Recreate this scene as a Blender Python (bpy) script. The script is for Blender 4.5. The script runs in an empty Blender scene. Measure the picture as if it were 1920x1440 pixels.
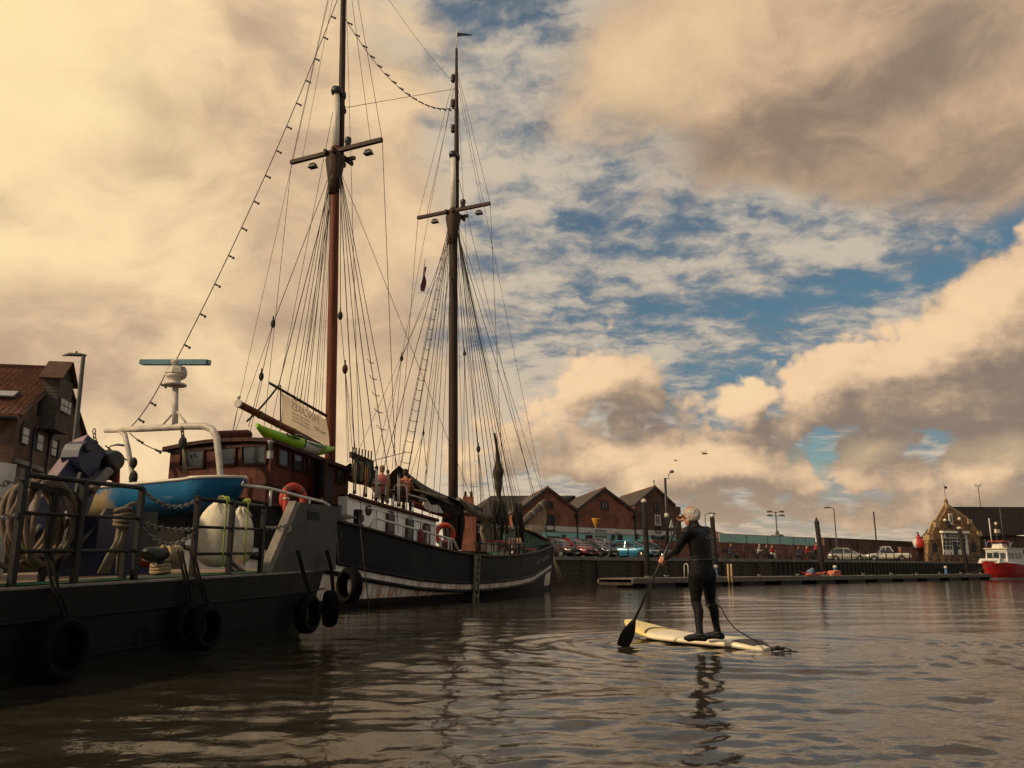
import bpy, bmesh, math, random
import numpy as np
from mathutils import Vector, Matrix
random.seed(7)
R = math.radians
sc = bpy.context.scene
COL = sc.collection

# ------------------------------------------------------------------ camera
F, HZ, CAMZ = 1567.0, 1066.0, 0.95
PITCH = math.atan((HZ - 720) / F)
cam = bpy.data.cameras.new('camera')
cam.sensor_width = 36
cam.lens = 36 * F / 1920
cam.clip_start = .05
cam.clip_end = 5000
camo = bpy.data.objects.new('camera', cam)
COL.objects.link(camo)
camo.location = (0, 0, CAMZ)
camo.rotation_euler = (R(90) + PITCH, 0, 0)
sc.camera = camo
CP, SP = math.cos(PITCH), math.sin(PITCH)
CV = Vector((0, 0, CAMZ))

def ray(x, y):
    u = (x - 960) / F
    v = (720 - y) / F
    return Vector((u, CP - v * SP, SP + v * CP))
def at(x, y, Y):
    d = ray(x, y)
    return CV + d * (Y / d.y)
def onz(x, y, z):
    d = ray(x, y)
    return CV + d * ((z - CAMZ) / d.z)
def onplane(x, y, p0, n):
    d = ray(x, y)
    return CV + d * ((p0 - CV).dot(n) / d.dot(n))

# ------------------------------------------------------------------ view, sun
sc.view_settings.view_transform = 'Standard'
sc.view_settings.look = 'None'
sc.view_settings.gamma = 1
sc.view_settings.use_curve_mapping = False
sc.view_settings.exposure = 0
sc.cycles.max_bounces = 5
sc.cycles.diffuse_bounces = 2
sc.cycles.use_adaptive_sampling = True
sc.cycles.adaptive_threshold = .025
sc.cycles.adaptive_min_samples = 12
sc.cycles.glossy_bounces = 3
sc.cycles.transmission_bounces = 2
SUN_AZ, SUN_EL = R(-116), R(34)          # left of the camera and a little behind it
sundir = Vector((math.sin(SUN_AZ) * math.cos(SUN_EL), math.cos(SUN_AZ) * math.cos(SUN_EL), math.sin(SUN_EL)))
sl = bpy.data.lights.new('sun', 'SUN')
sl.energy = 3.2
sl.angle = R(2.5)
sl.color = (1.0, .76, .48)
so = bpy.data.objects.new('sun', sl)
COL.objects.link(so)
so.rotation_euler = (-sundir).to_track_quat('-Z', 'Y').to_euler()

# ------------------------------------------------------------------ sky
w = bpy.data.worlds.new('World')
sc.world = w
w.use_nodes = True
wt = w.node_tree
wt.nodes.clear()

class NT:
    def __init__(s, tree): s.t = tree
    def n(s, typ, **kw):
        o = s.t.nodes.new(typ)
        for k, v in kw.items(): setattr(o, k, v)
        return o
    def put(s, sock, v):
        if v is None: return
        if hasattr(v, 'is_linked') or hasattr(v, 'default_value') and hasattr(v, 'links'):
            s.t.links.new(v, sock)
        else: sock.default_value = v
    def m(s, op, a, b=None, c=None, clamp=False):
        o = s.n('ShaderNodeMath', operation=op, use_clamp=clamp)
        for i, v in enumerate((a, b, c)): s.put(o.inputs[i], v)
        return o.outputs[0]
    def add(s, *a):
        r = a[0]
        for x in a[1:]: r = s.m('ADD', r, x)
        return r
    def mul(s, a, b): return s.m('MULTIPLY', a, b)
    def sub(s, a, b): return s.m('SUBTRACT', a, b)
    def v(s, op, a, b=None, scale=None):
        o = s.n('ShaderNodeVectorMath', operation=op)
        s.put(o.inputs[0], a)
        if b is not None: s.put(o.inputs[1], b)
        if scale is not None: s.put(o.inputs['Scale'], scale)
        return o.outputs['Value'] if op in ('DOT_PRODUCT', 'LENGTH') else o.outputs[0]
    def xyz(s, x, y, z):
        o = s.n('ShaderNodeCombineXYZ')
        for i, q in enumerate((x, y, z)): s.put(o.inputs[i], q)
        return o.outputs[0]
    def sep(s, v):
        o = s.n('ShaderNodeSeparateXYZ')
        s.put(o.inputs[0], v)
        return o.outputs
    def noise(s, v, scale, detail=6, rough=.55, dist=0., lac=2.0, color=False):
        o = s.n('ShaderNodeTexNoise', noise_dimensions='3D')
        s.put(o.inputs['Vector'], v)
        o.inputs['Scale'].default_value = scale
        o.inputs['Detail'].default_value = detail
        o.inputs['Roughness'].default_value = rough
        o.inputs['Lacunarity'].default_value = lac
        o.inputs['Distortion'].default_value = dist
        return o.outputs['Color' if color else 'Fac']
    def sstep(s, x, lo, hi, a=0., b=1.):
        o = s.n('ShaderNodeMapRange', interpolation_type='SMOOTHSTEP')
        s.put(o.inputs[0], x)
        for i, q in enumerate((lo, hi, a, b)): s.put(o.inputs[i + 1], q)
        return o.outputs[0]
    def lin(s, x, lo, hi, a=0., b=1.):
        o = s.n('ShaderNodeMapRange')
        s.put(o.inputs[0], x)
        for i, q in enumerate((lo, hi, a, b)): s.put(o.inputs[i + 1], q)
        return o.outputs[0]
    def mix(s, f, a, b, blend='MIX'):
        o = s.n('ShaderNodeMix', data_type='RGBA', blend_type=blend)
        s.put(o.inputs[0], f)
        s.put(o.inputs[6], a if not isinstance(a, tuple) else (*a, 1))
        s.put(o.inputs[7], b if not isinstance(b, tuple) else (*b, 1))
        return o.outputs[2]

def srgb(r, g, b):
    f = lambda c: c / 12.92 if c <= .04045 else ((c + .055) / 1.055) ** 2.4
    return (f(r / 255), f(g / 255), f(b / 255))

W = NT(wt)
D = W.n('ShaderNodeTexCoord').outputs['Generated']
dx, dy, dz = W.sep(D)[0:3]
az = W.m('ARCTAN2', dx, dy)
el = W.m('ARCSINE', dz)
AE = W.xyz(az, el, 0.)

def azel(x, y):
    d = ray(x, y).normalized()
    return math.atan2(d.x, d.y), math.asin(d.z)

def blobs(vec, lst):
    out = None
    for b in lst:
        x, y, rx, ry, wgt = b[:5]
        a0, e0 = azel(x, y)
        g = W.n('ShaderNodeTexGradient', gradient_type='SPHERICAL')
        W.put(g.inputs[0], vec)
        tm = g.texture_mapping
        tm.vector_type = 'TEXTURE'
        tm.translation = (a0, e0, 0)
        tm.rotation = (0, 0, R(b[5]) if len(b) > 5 else 0)
        tm.scale = (rx / F / math.cos(e0), ry / F, 1)
        out = W.m('MULTIPLY_ADD', g.outputs['Fac'], wgt, 0. if out is None else out)
    return out

# coordinates bent by turbulence so that every edge is ragged
wv = W.v('SUBTRACT', W.noise(D, 3.4, 3, .6, color=True), (.5, .5, .5))
wv2 = W.v('SUBTRACT', W.noise(D, 13., 4, .62, color=True), (.5, .5, .5))
AEw = W.v('ADD', AE, W.v('SCALE', wv, scale=.17))
AEw2 = W.v('ADD', W.v('ADD', AE, W.v('SCALE', wv, scale=.05)), W.v('SCALE', wv2, scale=.045))

# clear sky behind everything
nis = W.n('ShaderNodeTexSky', sky_type='NISHITA')
nis.sun_disc = False
nis.sun_elevation = SUN_EL
nis.sun_rotation = SUN_AZ
nis.air_density = 1.3
nis.dust_density = .6
nis.ozone_density = 1.6
blue = W.v('SCALE', nis.outputs[0], scale=.075)
blue = W.mix(1., blue, (.56, .74, .74), 'MULTIPLY')

side = W.sstep(az, R(-24), R(9), 1., 0.)            # 1 towards the sun's side

# high rippled cloud, laid out on a flat layer so that it closes up towards the horizon
pz = W.m('ADD', W.m('MAXIMUM', dz, 0.), .20)
plane = W.xyz(W.m('DIVIDE', dx, pz), W.m('DIVIDE', dy, pz), 0.)
pw = W.v('ADD', plane, W.v('SCALE', wv2, scale=.10))
ripA = W.noise(W.v('MULTIPLY', pw, (1.0, 1.35, 1.)), 8.5, 5, .62)
ripB = W.noise(pw, 2.6, 3, .55)
cov = blobs(AEw, [
    (1460, 600, 640, 50, -.17, 3), (1780, 470, 220, 90, -.04, 14), (1660, 560, 200, 40, -.08, 8), (1560, 500, 260, 70, .04), (1200, 430, 300, 120, -.05),
    (1045, 215, 60, 70, -.20), (1010, 150, 110, 110, -.09), (930, 30, 200, 90, -.13), (770, 640, 260, 65, -.36, 5), (1330, 440, 70, 35, -.14), (1110, 400, 120, 60, -.10), (1250, 505, 140, 40, -.08), (1860, 440, 120, 60, -.12, 20), (500, 50, 110, 60, -.05),
    (1550, 848, 130, 32, -.34, 8), (1000, 600, 170, 50, -.20), (1450, 690, 260, 60, -.10, 8), (990, 330, 150, 160, -.04),
    (1420, 330, 380, 90, .20), (1500, 100, 700, 330, .2), (250, 500, 900, 900, .34), (-600, 500, 1500, 1300, .2), (860, 800, 420, 250, .25), (1380, 535, 240, 50, .06), (1330, 640, 300, 50, .05)])
rip = W.add(W.mul(ripA, .60), W.mul(ripB, .40))
acd = W.add(rip, cov, W.sstep(W.m('ABSOLUTE', az), R(38), R(75), 0., .14))  # extra cloud cover added out of view to brighten the shaded sides
alto = W.sstep(acd, .25, .55)
altocol = W.mix(W.sstep(W.add(rip, W.mul(cov, .45)), .40, .62), srgb(112, 124, 136), W.mix(side, srgb(202, 188, 168), srgb(226, 203, 170)))
sky = W.mix(W.mul(alto, .96), blue, altocol)

# broad soft sheet: cream on the sun's side, taupe on the other
sv = W.v('MULTIPLY', W.v('ADD', D, W.v('SCALE', wv, scale=.22)), (1, 1, 1.8))
sheet_n = W.noise(sv, 4.3, 6, .60)
sheet_c = blobs(AEw, [
    (1560, 120, 640, 300, .95), (1800, 130, 460, 380, .65), (1240, 110, 250, 190, .75), (1450, 320, 330, 90, .5),
    (1840, 330, 260, 130, .3), (300, 330, 760, 700, .85), (100, 700, 700, 500, .5), (-500, 400, 1100, 900, .8), (520, 600, 420, 420, .40),
    (700, 330, 260, 240, .35), (690, 120, 220, 150, .30), (850, 780, 260, 200, .35)])
sheet_d = W.add(sheet_c, W.mul(W.sub(sheet_n, .5), 1.6))
sheet_a = W.sstep(sheet_d, .16, .74)
shade = blobs(AEw2, [
    (1640, 180, 380, 80, .75, 16), (1430, 232, 250, 60, .55, 12), (1860, 240, 280, 200, .42), (1700, 10, 320, 80, .2),
    (320, 600, 340, 50, .5), (340, 205, 140, 60, .45), (60, 415, 140, 45, .45), (470, 50, 90, 60, .6), (570, 480, 150, 140, .35),
    (330, 330, 100, 45, .4), (620, 620, 200, 80, .35), (560, 250, 130, 160, .2), (240, 760, 260, 50, .3), (900, 60, 160, 90, .4), (1010, 170, 110, 100, .4)])
bright = blobs(AEw, [(20, 30, 330, 170, .8), (150, 220, 170, 60, .45), (60, 480, 220, 60, .4), (1190, 160, 170, 120, .4), (1270, 60, 200, 90, .25),
                     (560, 680, 180, 70, .3), (-400, 150, 700, 400, .8)])
shn = W.add(shade, W.mul(W.sub(sheet_n, .5), -3.5), W.mul(bright, -.5))
lit_l, drk_l = srgb(253, 221, 172), srgb(186, 157, 132)
lit_r, drk_r = srgb(226, 190, 152), srgb(140, 121, 106)
sheet_col = W.mix(W.sstep(shn, -.55, 1.0), W.mix(side, lit_r, lit_l), W.mix(side, drk_r, drk_l))
sheet_col = W.mix(W.m('MULTIPLY', bright, .7, clamp=True), sheet_col, srgb(255, 231, 174))
sky = W.mix(W.mul(sheet_a, .97), sky, sheet_col)

# heaped cloud low on the right and over the far quay
CUM = [(1140, 690, 140, 100, 1.1), (1200, 730, 150, 80, .6), (1050, 775, 230, 115, .85), (960, 860, 300, 110, .6),
       (1392, 738, 66, 64, 1.1), (1330, 800, 270, 110, 1.0, 12), (1450, 840, 170, 60, .5), (1230, 870, 260, 80, .7),
       (1530, 740, 150, 100, .95), (1640, 800, 130, 50, .6), (1700, 750, 170, 90, .9),
       (1890, 540, 190, 150, 1.2), (1770, 645, 290, 120, 1.1, 14), (1920, 690, 240, 120, .8), (1640, 665, 170, 75, .7), (2120, 560, 320, 240, .9),
       (1380, 880, 190, 55, 1.2), (1520, 908, 150, 48, 1.1), (1640, 868, 120, 62, 1.1), (1750, 905, 130, 52, 1.1), (1880, 885, 130, 60, 1.1), (1840, 945, 190, 38, 1.0),
       (1860, 795, 210, 100, 1.0), (1192, 917, 48, 44, 1.2), (1310, 940, 150, 50, 1.0), (1450, 958, 180, 36, 1.0), (1640, 962, 220, 36, 1.0), (1230, 890, 240, 80, .6),
       (2150, 800, 320, 220, .8), (800, 830, 300, 120, .5)]
vor = W.n('ShaderNodeTexVoronoi', feature='F1')
W.put(vor.inputs['Vector'], W.v('ADD', W.v('MULTIPLY', D, (1, 1, 1.2)), W.v('SCALE', wv2, scale=.03)))
vor.inputs['Scale'].default_value = 20.
vor.inputs['Detail'].default_value = 2.
vor.inputs['Roughness'].default_value = .55
puff = W.mul(W.sub(.40, vor.outputs['Distance']), .85)
cn = W.noise(W.v('MULTIPLY', D, (1, 1, 1.5)), 9., 7, .66)
cd = W.add(blobs(AEw2, CUM), W.mul(W.sub(cn, .5), 1.25), puff)
off = W.v('SUBTRACT', AEw2, (.022, -.034, 0))        # a step away from the light
cd2 = W.add(blobs(off, [(b[0], b[1], b[2] * 1.05, b[3] * 1.05, b[4] * 1.05) + b[5:] for b in CUM]),
            W.mul(W.sub(W.noise(W.v('MULTIPLY', W.v('SUBTRACT', D, (.018, 0, -.030)), (1, 1, 1.5)), 9., 5, .66), .5), 1.25))
ca = W.sstep(cd, .13, .60)
clit = W.sstep(W.add(W.sub(cd2, cd), W.mul(puff, .5), W.mul(W.sub(cn, .5), -.9), W.mul(W.sub(sheet_n, .5), -.9)), -.60, .80, 1., 0.)
c_lit = W.mix(side, srgb(249, 210, 166), srgb(250, 220, 168))
c_drk = W.mix(side, srgb(140, 121, 106), srgb(196, 170, 138))
c_col = W.mix(clit, c_drk, c_lit)
hot = blobs(AEw2, [(1385, 725, 70, 60, .9), (1192, 912, 60, 50, 1.), (1130, 645, 120, 50, .5), (1640, 840, 60, 30, .5), (1790, 590, 140, 50, .3), (1900, 850, 120, 40, .5)])
c_col = W.mix(W.m('MULTIPLY', hot, .8, clamp=True), c_col, srgb(255, 222, 170))
sky = W.mix(W.mul(ca, .92), sky, c_col)

# pale band of air along the horizon
hz = W.sstep(el, R(-1), R(9), 1., 0.)
sky = W.mix(W.mul(hz, .48), sky, W.mix(side, srgb(222, 188, 152), srgb(248, 214, 160)))
bg = W.n('ShaderNodeBackground')
W.put(bg.inputs[0], sky)
bg.inputs[1].default_value = 1.0
wo = W.n('ShaderNodeOutputWorld')
wt.links.new(bg.outputs[0], wo.inputs[0])
w.cycles.sampling_method = 'MANUAL'
w.cycles.sample_map_resolution = 256

# ------------------------------------------------------------------ materials
MATS = {}
def mat(name, col, rough=.7, metal=0., var=.25, vscale=3., bump=0., bscale=40., stretch=None, col2=None, spec=.5, coat=0., alpha=None, trans=0.):
    """plain painted / wooden / metal surface: base colour broken up by two noises, optional fine relief"""
    if name in MATS: return MATS[name]
    m = bpy.data.materials.new(name)
    m.use_nodes = True
    t = NT(m.node_tree)
    b = m.node_tree.nodes['Principled BSDF']
    co = t.n('ShaderNodeTexCoord').outputs['Object']
    if stretch: co = t.v('MULTIPLY', co, stretch)
    n1 = t.noise(co, vscale, 5, .6)
    n2 = t.noise(co, vscale * 9, 4, .6)
    k = t.add(t.mul(n1, .65), t.mul(n2, .35))
    lo = col2 or tuple(c * (1 - var) for c in col)
    hi = tuple(min(1, c * (1 + var * .6)) for c in col)
    c = t.mix(t.sstep(k, .36, .66), lo, hi)
    t.put(b.inputs['Base Color'], c)
    t.put(b.inputs['Roughness'], t.lin(n2, .3, .7, max(.02, rough - .08), min(1, rough + .1)))
    b.inputs['Metallic'].default_value = metal
    b.inputs['Specular IOR Level'].default_value = spec
    b.inputs['Coat Weight'].default_value = coat
    b.inputs['Coat Roughness'].default_value = .18
    b.inputs['Transmission Weight'].default_value = trans
    if alpha is not None: b.inputs['Alpha'].default_value = alpha
    if bump:
        bn = t.n('ShaderNodeBump')
        bn.inputs['Strength'].default_value = min(1, bump)
        bn.inputs['Distance'].default_value = .02
        t.put(bn.inputs['Height'], t.noise(co, bscale, 4, .6))
        t.m_link = m.node_tree.links.new(bn.outputs[0], b.inputs['Normal'])
    MATS[name] = m
    return m

def brickmat(name, c1, c2, mortar, scale=1., axis='XZ', rough=.9):
    m = bpy.data.materials.new(name)
    m.use_nodes = True
    t = NT(m.node_tree)
    b = m.node_tree.nodes['Principled BSDF']
    co = t.n('ShaderNodeTexCoord').outputs['Object']
    x, y, z = t.sep(co)[0:3]
    v = t.xyz(t.add(x, y), z, 0.)
    br = t.n('ShaderNodeTexBrick')
    t.put(br.inputs['Vector'], v)
    br.inputs['Color1'].default_value = (*c1, 1)
    br.inputs['Color2'].default_value = (*c2, 1)
    br.inputs['Mortar'].default_value = (*mortar, 1)
    br.inputs['Scale'].default_value = scale
    br.inputs['Mortar Size'].default_value = .012
    br.inputs['Brick Width'].default_value = .22
    br.inputs['Row Height'].default_value = .075
    n = t.noise(co, .8, 5, .65)
    n2 = t.noise(co, 7., 4, .65)
    c = t.mix(t.sstep(n, .35, .7), br.outputs['Color'], t.mix(1., br.outputs['Color'], (.42, .40, .40), 'MULTIPLY'))
    c = t.mix(t.sstep(n2, .45, .75, 0., .6), c, t.mix(1., c, (1.6, 1.25, 1.0), 'MULTIPLY'))
    t.put(b.inputs['Base Color'], c)
    b.inputs['Roughness'].default_value = rough
    MATS[name] = m
    return m

def glassmat(name, col=(.02, .025, .03), rough=.06):
    if name in MATS: return MATS[name]
    m = bpy.data.materials.new(name)
    m.use_nodes = True
    t = NT(m.node_tree)
    b = m.node_tree.nodes['Principled BSDF']
    co = t.n('ShaderNodeTexCoord').outputs['Object']
    t.put(b.inputs['Base Color'], t.mix(t.noise(co, 1.7, 3), tuple(c * .5 for c in col), tuple(c * 1.6 for c in col)))
    b.inputs['Roughness'].default_value = rough
    b.inputs['Specular IOR Level'].default_value = .8
    bn = t.n('ShaderNodeBump')
    bn.inputs['Strength'].default_value = .05
    t.put(bn.inputs['Height'], t.noise(co, 2.5, 2))
    m.node_tree.links.new(bn.outputs[0], b.inputs['Normal'])
    MATS[name] = m
    return m

# ------------------------------------------------------------------ mesh builder
class B:
    def __init__(s): s.v, s.f, s.mi, s.sm = [], [], [], []
    def poly(s, pts, fs, mi=0, smooth=False):
        o = len(s.v)
        s.v += [Vector(p) for p in pts]
        for f in fs:
            s.f.append(tuple(o + i for i in f))
            s.mi.append(mi)
            s.sm.append(smooth)
        return s
    def box(s, c, size, ax=None, mi=0, taper=1.):
        """c centre, size full lengths along axes ax (3 unit vectors)"""
        X, Y, Z = ax or (Vector((1, 0, 0)), Vector((0, 1, 0)), Vector((0, 0, 1)))
        c = Vector(c)
        a, b, d = size[0] / 2, size[1] / 2, size[2] / 2
        p = []
        for k in (-1, 1):
            q = taper if k > 0 else 1
            for i, j in ((-1, -1), (1, -1), (1, 1), (-1, 1)):
                p.append(c + X * (i * a * q) + Y * (j * b * q) + Z * (k * d))
        return s.poly(p, [(3, 2, 1, 0), (4, 5, 6, 7), (0, 1, 5, 4), (1, 2, 6, 5), (2, 3, 7, 6), (3, 0, 4, 7)], mi)
    def beam(s, p, q, w, h, up=Vector((0, 0, 1)), mi=0):
        p, q = Vector(p), Vector(q)
        Z = (q - p)
        L = Z.length
        Z = Z.normalized()
        X = up.cross(Z)
        if X.length < 1e-4: X = Vector((1, 0, 0)).cross(Z)
        X.normalize()
        Y = Z.cross(X)
        return s.box((p + q) / 2, (w, h, L), (X, Y, Z), mi)
    def tube(s, pts, r, n=6, cap=True, mi=0, closed=False, flat=1., up=None):
        pts = [Vector(p) for p in pts]
        N = len(pts)
        rs = list(r) if isinstance(r, (list, tuple)) else [r] * N
        rings = []
        X = None
        for i, p in enumerate(pts):
            if closed: T = pts[(i + 1) % N] - pts[i - 1]
            else: T = pts[min(i + 1, N - 1)] - pts[max(i - 1, 0)]
            if T.length < 1e-9: T = Vector((0, 0, 1))
            T.normalize()
            if X is None:
                ref = up or (Vector((0, 0, 1)) if abs(T.z) < .9 else Vector((1, 0, 0)))
                X = ref.cross(T).normalized()
            else:
                X = (X - T * X.dot(T))
                X.normalize()
            Y = T.cross(X)
            rings.append([p + X * (math.cos(6.2832 * k / n) * rs[i]) + Y * (math.sin(6.2832 * k / n) * rs[i] * flat) for k in range(n)])
        o = len(s.v)
        for g in rings: s.v += g
        M_ = N if closed else N - 1
        for i in range(M_):
            i2 = (i + 1) % N
            for k in range(n):
                k2 = (k + 1) % n
                s.f.append((o + i * n + k, o + i * n + k2, o + i2 * n + k2, o + i2 * n + k))
                s.mi.append(mi)
                s.sm.append(n > 4)
        if cap and not closed:
            s.f.append(tuple(o + k for k in reversed(range(n))))
            s.f.append(tuple(o + (N - 1) * n + k for k in range(n)))
            s.mi += [mi, mi]
            s.sm += [False, False]
        return s
    def lathe(s, prof, c=(0, 0, 0), n=16, mi=0, axis=None, smooth=True):
        """prof: list of (radius, height) along axis"""
        Z = (axis or Vector((0, 0, 1))).normalized()
        X = Z.orthogonal().normalized()
        Y = Z.cross(X)
        c = Vector(c)
        o = len(s.v)
        for r, h in prof:
            for k in range(n):
                a = 6.2832 * k / n
                s.v.append(c + Z * h + X * (math.cos(a) * r) + Y * (math.sin(a) * r))
        for i in range(len(prof) - 1):
            for k in range(n):
                k2 = (k + 1) % n
                s.f.append((o + i * n + k, o + i * n + k2, o + (i + 1) * n + k2, o + (i + 1) * n + k))
                s.mi.append(mi)
                s.sm.append(smooth)
        for i, rev in ((0, True), (len(prof) - 1, False)):
            if prof[i][0] > 1e-5:
                ks = range(n)
                s.f.append(tuple(o + i * n + k for k in (reversed(ks) if rev else ks)))
                s.mi.append(mi)
                s.sm.append(False)
        return s
    def prism(s, pts, d, mi=0):
        """polygon pts extruded by vector d"""
        n = len(pts)
        d = Vector(d)
        P = [Vector(p) for p in pts]
        s.poly(P + [p + d for p in P], [tuple(reversed(range(n))), tuple(range(n, 2 * n))] + [(i, (i + 1) % n, n + (i + 1) % n, n + i) for i in range(n)], mi)
        return s
    def ball(s, c, r, n=10, m=6, mi=0, ax=None):
        X, Y, Z = ax or (Vector((1, 0, 0)), Vector((0, 1, 0)), Vector((0, 0, 1)))
        r = r if isinstance(r, (tuple, list)) else (r, r, r)
        c = Vector(c)
        o = len(s.v)
        for i in range(1, m):
            th = math.pi * i / m
            for k in range(n):
                a = 6.2832 * k / n
                s.v.append(c + X * (r[0] * math.sin(th) * math.cos(a)) + Y * (r[1] * math.sin(th) * math.sin(a)) + Z * (r[2] * math.cos(th)))
        s.v += [c + Z * r[2], c - Z * r[2]]
        t0, t1 = len(s.v) - 2, len(s.v) - 1
        for k in range(n):
            k2 = (k + 1) % n
            s.f.append((t0, o + k, o + k2))
            s.f.append((t1, o + (m - 2) * n + k2, o + (m - 2) * n + k))
            for i in range(m - 2):
                s.f.append((o + i * n + k, o + (i + 1) * n + k, o + (i + 1) * n + k2, o + i * n + k2))
            for _ in range(m): 
                s.mi.append(mi)
                s.sm.append(True)
        return s
    def grid(s, rows, mi=0, smooth=True, mif=None, close=False):
        """rows: list of equally long point rows"""
        o = len(s.v)
        n = len(rows[0])
        for r in rows: s.v += [Vector(p) for p in r]
        for i in range(len(rows) - 1):
            for k in range(n if close else n - 1):
                k2 = (k + 1) % n
                s.f.append((o + i * n + k, o + i * n + k2, o + (i + 1) * n + k2, o + (i + 1) * n + k))
                s.mi.append(mif(i, k) if mif else mi)
                s.sm.append(smooth)
        return s
    def build(s, name, mats, parent=None, label=None, kind=None):
        org = wloc(parent)
        me = bpy.data.meshes.new(name)
        me.from_pydata([tuple(p - org) for p in s.v], [], s.f)
        ms = mats if isinstance(mats, (list, tuple)) else [mats]
        for q in ms: me.materials.append(q)
        me.polygons.foreach_set('material_index', s.mi)
        me.polygons.foreach_set('use_smooth', s.sm)
        me.update()
        o = bpy.data.objects.new(name, me)
        COL.objects.link(o)
        if parent is not None: o.parent = parent
        if label: o['label'] = label
        if kind: o['kind'] = kind
        return o

def wloc(o):
    v = Vector((0, 0, 0))
    while o is not None:
        v += o.location
        o = o.parent
    return v

def tag(o, label, cat, group=None):
    o['label'] = label
    o['category'] = cat
    if group: o['group'] = group
    return o
def thing(name, label, cat, loc=(0, 0, 0), group=None):
    o = bpy.data.objects.new(name, None)
    o.empty_display_size = .2
    COL.objects.link(o)
    o.location = loc
    return tag(o, label, cat, group)
def structure(o):
    o['kind'] = 'structure'
    return o
def copy_tree(o, parent=None, label=None):
    c = o.copy()
    COL.objects.link(c)
    c.parent = parent
    for ch in [q for q in bpy.data.objects if q.parent is o]: copy_tree(ch, c)
    if label: c['label'] = label
    return c
def text_mesh(name, body, size, p, X, Y, m, parent, depth=.004, font_w=1., bold=0.):
    """lettering as a thin solid: p = centre, X reading direction, Y up"""
    cu = bpy.data.curves.new(name, 'FONT')
    cu.body = body
    cu.size = size
    cu.align_x = 'CENTER'
    cu.align_y = 'CENTER'
    cu.extrude = depth
    cu.offset = bold
    cu.resolution_u = 2
    tmp = bpy.data.objects.new('tmp', cu)
    COL.objects.link(tmp)
    bpy.context.view_layer.update()
    me = bpy.data.meshes.new_from_object(tmp.evaluated_get(bpy.context.evaluated_depsgraph_get()))
    bpy.data.objects.remove(tmp)
    X, Y = Vector(X).normalized(), Vector(Y).normalized()
    Z = X.cross(Y).normalized()
    org = wloc(parent)
    for v in me.vertices: v.co = Vector(p) + X * v.co.x * font_w + Y * v.co.y + Z * v.co.z - org
    me.materials.clear()
    me.materials.append(m)
    o = bpy.data.objects.new(name, me)
    COL.objects.link(o)
    o.parent = parent
    return o
def arc(c, r, X, Y, a0, a1, n):
    return [Vector(c) + X * (r * math.cos(a0 + (a1 - a0) * i / n)) + Y * (r * math.sin(a0 + (a1 - a0) * i / n)) for i in range(n + 1)]
def sag(p, q, d, n=10):
    p, q = Vector(p), Vector(q)
    return [p.lerp(q, i / n) - Vector((0, 0, d * 4 * (i / n) * (1 - i / n))) for i in range(n + 1)]
UP = Vector((0, 0, 1))

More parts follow.
